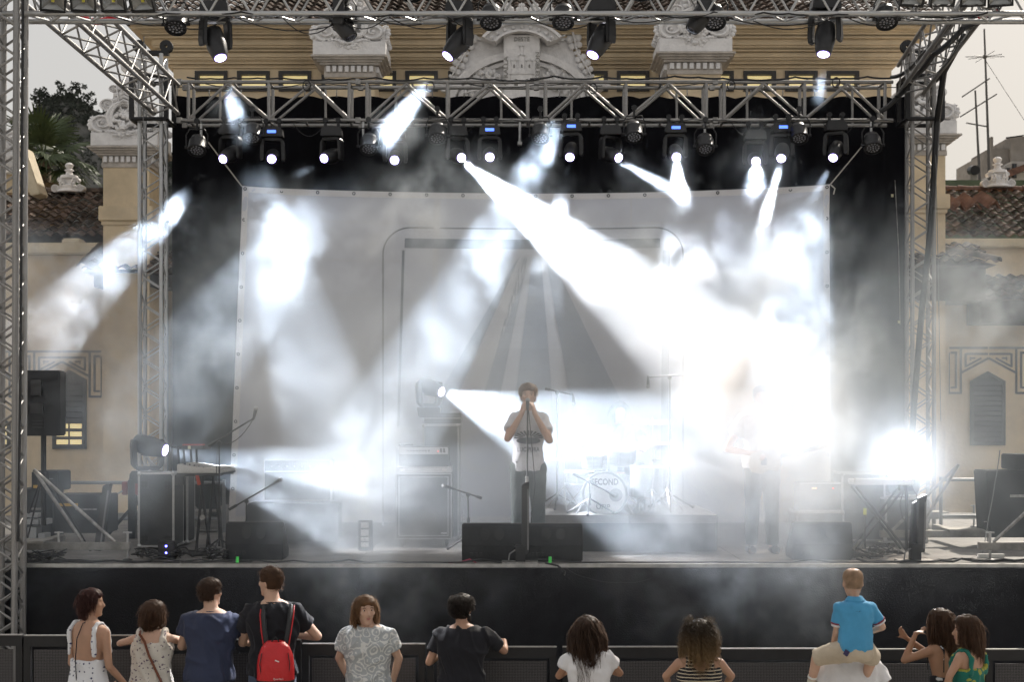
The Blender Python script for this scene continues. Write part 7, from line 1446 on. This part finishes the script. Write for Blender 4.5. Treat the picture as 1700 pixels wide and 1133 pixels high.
for hip, kn, an in legs_: cap_(b, hip, .088, hip+(kn-hip)*.5, .074); b.tube(hip+(kn-hip)*.5, kn+(kn-hip)*.08, .074, .060, n=14)
remesh(b, 'shorts', BEIGE, t, .009, 3, .007, 8.0)
for hip, kn, an in legs_: d = (an-kn).normalized(); b = MB(); cap_(b, an-d*.05, .031, an, .029); cap_(b, an, .03, an+Vector((0, .09, -.045)), .026); b.build('sock', cloth('knitted_sock', (.45, .45, .38)), t, smooth=True); MB().lathe([(.034, -.008), (.036, 0), (.034, .008)], an-d*.075, d, n=14).build('ankle_band', WHITEP, t, smooth=True)
MB().box((-.085, -.095, zB+.0), (.035, .01, .04), rot=(0, .5, -.6)).build('pocket_patch', cloth('navy_patch', (.05, .04, .10)), t)
pc = dict(t=t, k=k, hk=1, M=Mb, hc=hc, px=9); hairdo(pc, STUB, 'buzz', 4)
# 11 and 12 two young women at the right
p = person('young woman with long straight hair and raised folded arm, behind the woman in green', 1574, 1015, 12.0, yaw=.55, hyaw=.85, female=True, skin=SKIN_D, wide=1.0, lean=.3, hk=1.05, trousers=DKJ, headx=.0,
           arms={'L': ((-.26, .22, 1.12), (-.19, .16, 1.34), (.85, .1, .1), (0, 0, -1), .5), 'R': ((.12, .30, 1.12), (-.12, .34, 1.28), (-.5, .1, .6), (0, 1, 0), .5)})
tank(p, pattern(cloth('black_white_print', (.02, .02, .02)), 'sprig', (.012, .012, .015), (.5, .5, .5), 16, .28), top=1.24, straps=((.5, .008),), name='printed_camisole'); hairdo(p, CHES, 'long', 21, 2000)
p = person('young woman in green and turquoise sleeveless top, face in profile to the left', 1608, 1024, 11.6, yaw=.75, hyaw=1.42, female=True, skin=SKIN, wide=1.0, hk=1.07, trousers=JEANS, vox=.0085,
           arms={'R': ((.19, .02, 1.10), (.16, .10, .86), (0, .3, -1), (-1, 0, 0), .3), 'L': ((-.20, .04, 1.10), (-.15, .14, .88), (0, .3, -1), (1, 0, 0), .3)})
tank(p, GREEN, top=1.30, straps=((.60, .020),), name='green_top', loose=1.08); p['hl'] = .34; hairdo(p, CHES, 'long', 23, 2000); eyes(p['t'], p['hc'], p['M'], p['k']*p['hk'], p['t'])
MB().path([(x*.9, .058*math.cos(x*12)+.01+.05*0, 1.30+abs(x)*1.2) for x in (-.06, -.045, -.03, -.015, 0, .015, .03, .045, .06)], .004, 5).build('necklace', mat('green_bead', (.05, .25, .2), .4), p['t'])

# ---------------------------------------------------------------- band
YP = 16.42; zf_ = DZ
p = person('singer in pale grey t-shirt cupping the microphone with both hands, centre stage', 877, 637, YP, yaw=PI, hyaw=PI, pitch=-.05, skin=SKIN_P, floor=zf_, wide=.85, hk=1.0, vox=.0085, trousers=cloth('grey_trousers', (.085, .10, .10), var=.3),
           arms={'R': ((.225, .20, 1.27), (.068, .19, 1.545), (-.22, -.05, .97), (-.85, -.5, 0), -.75), 'L': ((-.225, .20, 1.25), (-.068, .19, 1.535), (.22, -.05, .97), (.85, -.5, 0), -.75)})
o = tee(p, LILAC, loose=1.08, sleeve=.60, hem=.86, sr=.068, vox=.010, fold=.012); hairdo(p, LBR, 'short', 29, 1500); eyes(p['t'], p['hc'], p['M'], p['k']*p['hk'], p['t'])
INK = mat('dark_shirt_print', (.10, .11, .13), .8); m = MB(); k = p['k']; yy = .153*k
for i in range(11):
    a = PI*(i+.5)/11; m.prism([(r_*math.cos(a+s_)*1.25, 1.185*k+r_*math.sin(a+s_)*.72) for r_, s_ in ((.055, -.09), (.125, -.10), (.125, .07), (.055, .06))], yy-.006, yy+.002)
m.prism([(.10*math.cos(2*PI*i/24)*1.3, 1.165*k+.035*math.sin(2*PI*i/24)) for i in range(24)], yy-.004, yy+.003)
text_mb(m, 'LUCIPURA', .070, (0, yy+.001, 1.075*k), right=(-1, 0, 0), depth=.003, sx=.74, bold=.001); tag(m.build('shirt_print', INK, o), kind='stuff')
b = MB(); b.box((.12*k, .142*k, .95*k), (.014, .006, .014)).build('small_badge', INK, o)
p = person('drummer with long dark hair seated behind the kit, faint in the smoke', 1029, 668, 18.1, yaw=PI, hyaw=PI, skin=SKIN_P, floor=RZ-.42, female=False, wide=1.0, h=None, trousers=DKJ, legs=False,
           arms={'R': ((.34, .10, 1.18), (.26, .34, 1.12), (-.3, .9, -.2), (0, 0, -1), .8), 'L': ((-.34, .10, 1.18), (-.26, .34, 1.12), (.3, .9, -.2), (0, 0, -1), .8)}); tee(p, DKJ, hem=.90); hairdo(p, BLACKH, 'long', 31, 1400)
k = p['k']; b = MB(); 
for q in (-1, 1): cap_(b, (q*.09, 0, .94*k), .095, (q*.20, .40, .94*k), .07); cap_(b, (q*.20, .40, .94*k), .068, (q*.22, .42, .50*k), .05); cap_(b, (q*.22, .40, .47*k), .04, (q*.22, .55, .45*k), .035)
remesh(b, 'trousers', DKJ, p['t'], .014, 3, .006, 4)
for q in (-1, 1): w_ = p['J']['R' if q > 0 else 'L'][2]; ds = tag(MB().tube((0, 0, 0), (-q*.08, .38, -.02), .008, .006, n=8).build('drumstick', mat('wood_stick', (.45, .30, .16), .6), smooth=True), 'wooden drumstick in the drummer\'s %s hand' % ('right' if q > 0 else 'left'), 'drumstick'); ds.location = p['t'].matrix_basis @ (w_+Vector((0, .08, .02)))
p = person('guitarist in white shirt almost lost in the glare at the right', 1265, 640, 16.6, yaw=PI, hyaw=PI-.2, skin=SKIN_P, floor=DZ, wide=1.05, trousers=cloth('grey_trousers', (.085, .10, .10)),
           arms={'R': ((.40, .08, 1.15), (.14, .26, 1.10), (-.8, .3, -.3), (0, -1, 0), .7), 'L': ((-.38, .12, 1.10), (-.46, .32, 1.30), (-.3, .3, .7), (0, -1, 0), .9)}); tee(p, WHT); hairdo(p, BROWNH, 'short', 33, 900)
g = thing('guitar', 'electric guitar held by the guitarist in the glare', 'guitar', p['t'].location.copy()); WD = mat('cream_guitar', (.5, .46, .38), .3); m = MB()
out = [(-.20, 1.00), (-.16, .90), (-.05, .88), (.03, .93), (.12, .91), (.17, .98), (.14, 1.05), (.17, 1.13), (.10, 1.16), (.03, 1.09), (-.05, 1.14), (-.16, 1.11)]; m.prism([(a, z_) for a, z_ in out], -.30, -.26); m.build('guitar_body', WD, g, bevel=.008); MB().box((.34, -.275, 1.12), (.46, .02, .045), rot=(0, -.22, 0)).build('neck', mat('dark_wood_neck', (.09, .05, .03), .5), g); MB().box((.60, -.275, 1.19), (.14, .02, .07), rot=(0, -.3, 0)).build('headstock', WD, g); MB().bbox(-.06, .0, -.308, -.301, .98, 1.06).build('pickup', BLACKP, g)
# ================================================================= stage smoke
# beams: lamp pixel, lamp distance, aim pixel, aim distance, full angle, watts
def spot(p, q, ang, watts, col=(0.80, 0.88, 1.0), blend=0.3, rad=0.04, owner=None):
    l = bpy.data.lights.new('lamp_beam', 'SPOT'); l.energy = watts; l.spot_size = R(ang); l.spot_blend = blend; l.shadow_soft_size = rad; l.color = col
    o = bpy.data.objects.new('lamp_beam', l); C.objects.link(o)
    o.location = p; o.rotation_euler = (Vector(p)-Vector(q)).to_track_quat('Z', 'Y').to_euler(); return o
for b in BEAMS: spot(P(b[0], b[1], b[2]), P(b[3], b[4], b[5]), b[6], b[7])

# puffs: pixel x, pixel y, distance, radius (m), strength, noise share
def smoke():
    g = bpy.data.node_groups.new('smoke_field', 'GeometryNodeTree')
    g.interface.new_socket('Geometry', in_out='OUTPUT', socket_type='NodeSocketGeometry')
    N = g.nodes; L = g.links
    out = N.new('NodeGroupOutput'); pos = N.new('GeometryNodeInputPosition')
    def m(op, a, b=None, c=None):
        x = N.new('ShaderNodeMath'); x.operation = op
        for i, s in enumerate((a, b, c)):
            if s is None: continue
            if isinstance(s, (int, float)): x.inputs[i].default_value = s
            else: L.new(s, x.inputs[i])
        return x.outputs[0]
    def vm(op, a, b):
        x = N.new('ShaderNodeVectorMath'); x.operation = op
        for i, s in enumerate((a, b)):
            if isinstance(s, (tuple, Vector)): x.inputs[i].default_value = s
            elif isinstance(s, (int, float)): x.inputs['Scale'].default_value = s
            else: L.new(s, x.inputs[i])
        return x.outputs['Value'] if op in ('DISTANCE', 'LENGTH', 'DOT_PRODUCT') else x.outputs[0]
    def sm(v, a, b, lo, hi):
        x = N.new('ShaderNodeMapRange'); x.interpolation_type = 'SMOOTHSTEP'
        L.new(v, x.inputs[0])
        for i, q in zip((1, 2, 3, 4), (a, b, lo, hi)): x.inputs[i].default_value = q
        return x.outputs[0]
    def nz(vec, scale, detail, rough=0.6, out='Fac', dist=0.0):
        x = N.new('ShaderNodeTexNoise'); L.new(vec, x.inputs['Vector']); x.inputs['Scale'].default_value = scale
        x.inputs['Detail'].default_value = detail; x.inputs['Roughness'].default_value = rough; x.inputs['Distortion'].default_value = dist
        return x.outputs[out]
    w1 = vm('SUBTRACT', nz(pos.outputs[0], 1.1, 4, 0.6, 'Color'), (0.5, 0.5, 0.5))
    wp = vm('ADD', pos.outputs[0], vm('SCALE', w1, 1.1))
    w2 = vm('SUBTRACT', nz(wp, 3.4, 3, 0.6, 'Color'), (0.5, 0.5, 0.5))
    fine = nz(vm('ADD', wp, vm('SCALE', w2, 0.30)), 2.6, 8, 0.66); big = nz(wp, 0.95, 3, 0.5)
    soft = nz(wp, 0.5, 3, 0.5)
    wisp = m('MULTIPLY', sm(fine, 0.44, 0.62, 0.0, 1.9), sm(big, 0.34, 0.62, 0.15, 1.25))          # torn edges
    calm = sm(soft, 0.25, 0.75, 0.35, 1.0)         # quiet veil
    tot_w = tot_c = None
    for px, py, y, r, a, share in PUFFS:
        c = P(px, py, y)
        d = vm('DISTANCE', wp if share > 0.3 else pos.outputs[0], tuple(c))
        k = sm(d, 0.0, r*(1+.35*share), a, 0.0)
        if share > 0: s = m('MULTIPLY', k, share) if share < 1 else k; tot_w = s if tot_w is None else m('ADD', tot_w, s)
        if share < 1: s = m('MULTIPLY', k, 1-share); tot_c = s if tot_c is None else m('ADD', tot_c, s)
    tot = m('MULTIPLY', tot_w, wisp)
    if tot_c is not None: tot = m('ADD', tot, m('MULTIPLY', tot_c, calm))
    # even veil over the deck, fading out at the edges of the stage
    sp = N.new('ShaderNodeSeparateXYZ'); L.new(pos.outputs[0], sp.inputs[0])
    vx = m('MULTIPLY', sm(sp.outputs[0], -3.6, -1.3, 0.12, 1), sm(sp.outputs[0], 3.8, 6.5, 1, 0.1))
    vy = m('MULTIPLY', sm(sp.outputs[1], 14.3, 16.0, 0, 1), sm(sp.outputs[1], 21.8, 23.0, 1, 0))
    vz = sm(sp.outputs[2], 2.4, 5.6, 1.0, VEIL_TOP)
    veil = m('MULTIPLY', m('MULTIPLY', vx, vy), m('MULTIPLY', vz, m('ADD', m('MULTIPLY', calm, 0.75), m('MULTIPLY', wisp, 0.35))))
    fx = m('MULTIPLY', sm(sp.outputs[0], -3.9, -2.4, 0.12, 1), sm(sp.outputs[0], 2.4, 5.6, 1, 0.15)); fy = sm(sp.outputs[1], 15.2, 16.6, 1, 0)
    fz = m('MULTIPLY', sm(sp.outputs[2], 4.2, 5.6, 1, 0), sm(sp.outputs[2], 0.9, 3.0, 0, 1))
    front = m('MULTIPLY', m('MULTIPLY', fx, fy), m('MULTIPLY', fz, m('ADD', m('MULTIPLY', calm, 0.5), m('MULTIPLY', wisp, 0.6))))
    tot = m('ADD', tot, m('ADD', m('MULTIPLY', veil, VEIL), m('MULTIPLY', front, FRONT_FOG)))
    tot = m('MAXIMUM', m('SUBTRACT', tot, 0.002), 0.0)
    vc = N.new('GeometryNodeVolumeCube'); L.new(tot, vc.inputs['Density'])
    lo, hi = SMOKE_BOX; vc.inputs['Min'].default_value = lo; vc.inputs['Max'].default_value = hi
    for ax, nme in enumerate(('Resolution X', 'Resolution Y', 'Resolution Z')):
        vc.inputs[nme].default_value = int((hi[ax]-lo[ax])/VOX)
    sx = N.new('GeometryNodeSetMaterial'); L.new(vc.outputs[0], sx.inputs[0])
    ma = bpy.data.materials.new('smoke'); ma.use_nodes = True; n = ma.node_tree.nodes; n.clear()
    o = n.new('ShaderNodeOutputMaterial'); pv = n.new('ShaderNodeVolumeScatter'); at = n.new('ShaderNodeAttribute'); at.attribute_name = 'density'
    pv.inputs['Color'].default_value = (0.80, 0.90, 1, 1); pv.inputs['Anisotropy'].default_value = 0.35
    mu = n.new('ShaderNodeMath'); mu.operation = 'MULTIPLY'; mu.inputs[1].default_value = DENS
    ma.node_tree.links.new(at.outputs['Fac'], mu.inputs[0]); ma.node_tree.links.new(mu.outputs[0], pv.inputs['Density']); ma.node_tree.links.new(pv.outputs[0], o.inputs['Volume'])
    sx.inputs['Material'].default_value = ma
    L.new(sx.outputs[0], out.inputs[0])
    me = bpy.data.meshes.new('stage_smoke'); me.materials.append(ma); o = bpy.data.objects.new('stage_smoke', me); C.objects.link(o)
    md = o.modifiers.new('smoke', 'NODES'); md.node_group = g
    tag(o, 'white stage smoke drifting in torn clouds through the light beams', kind='stuff')
smoke()
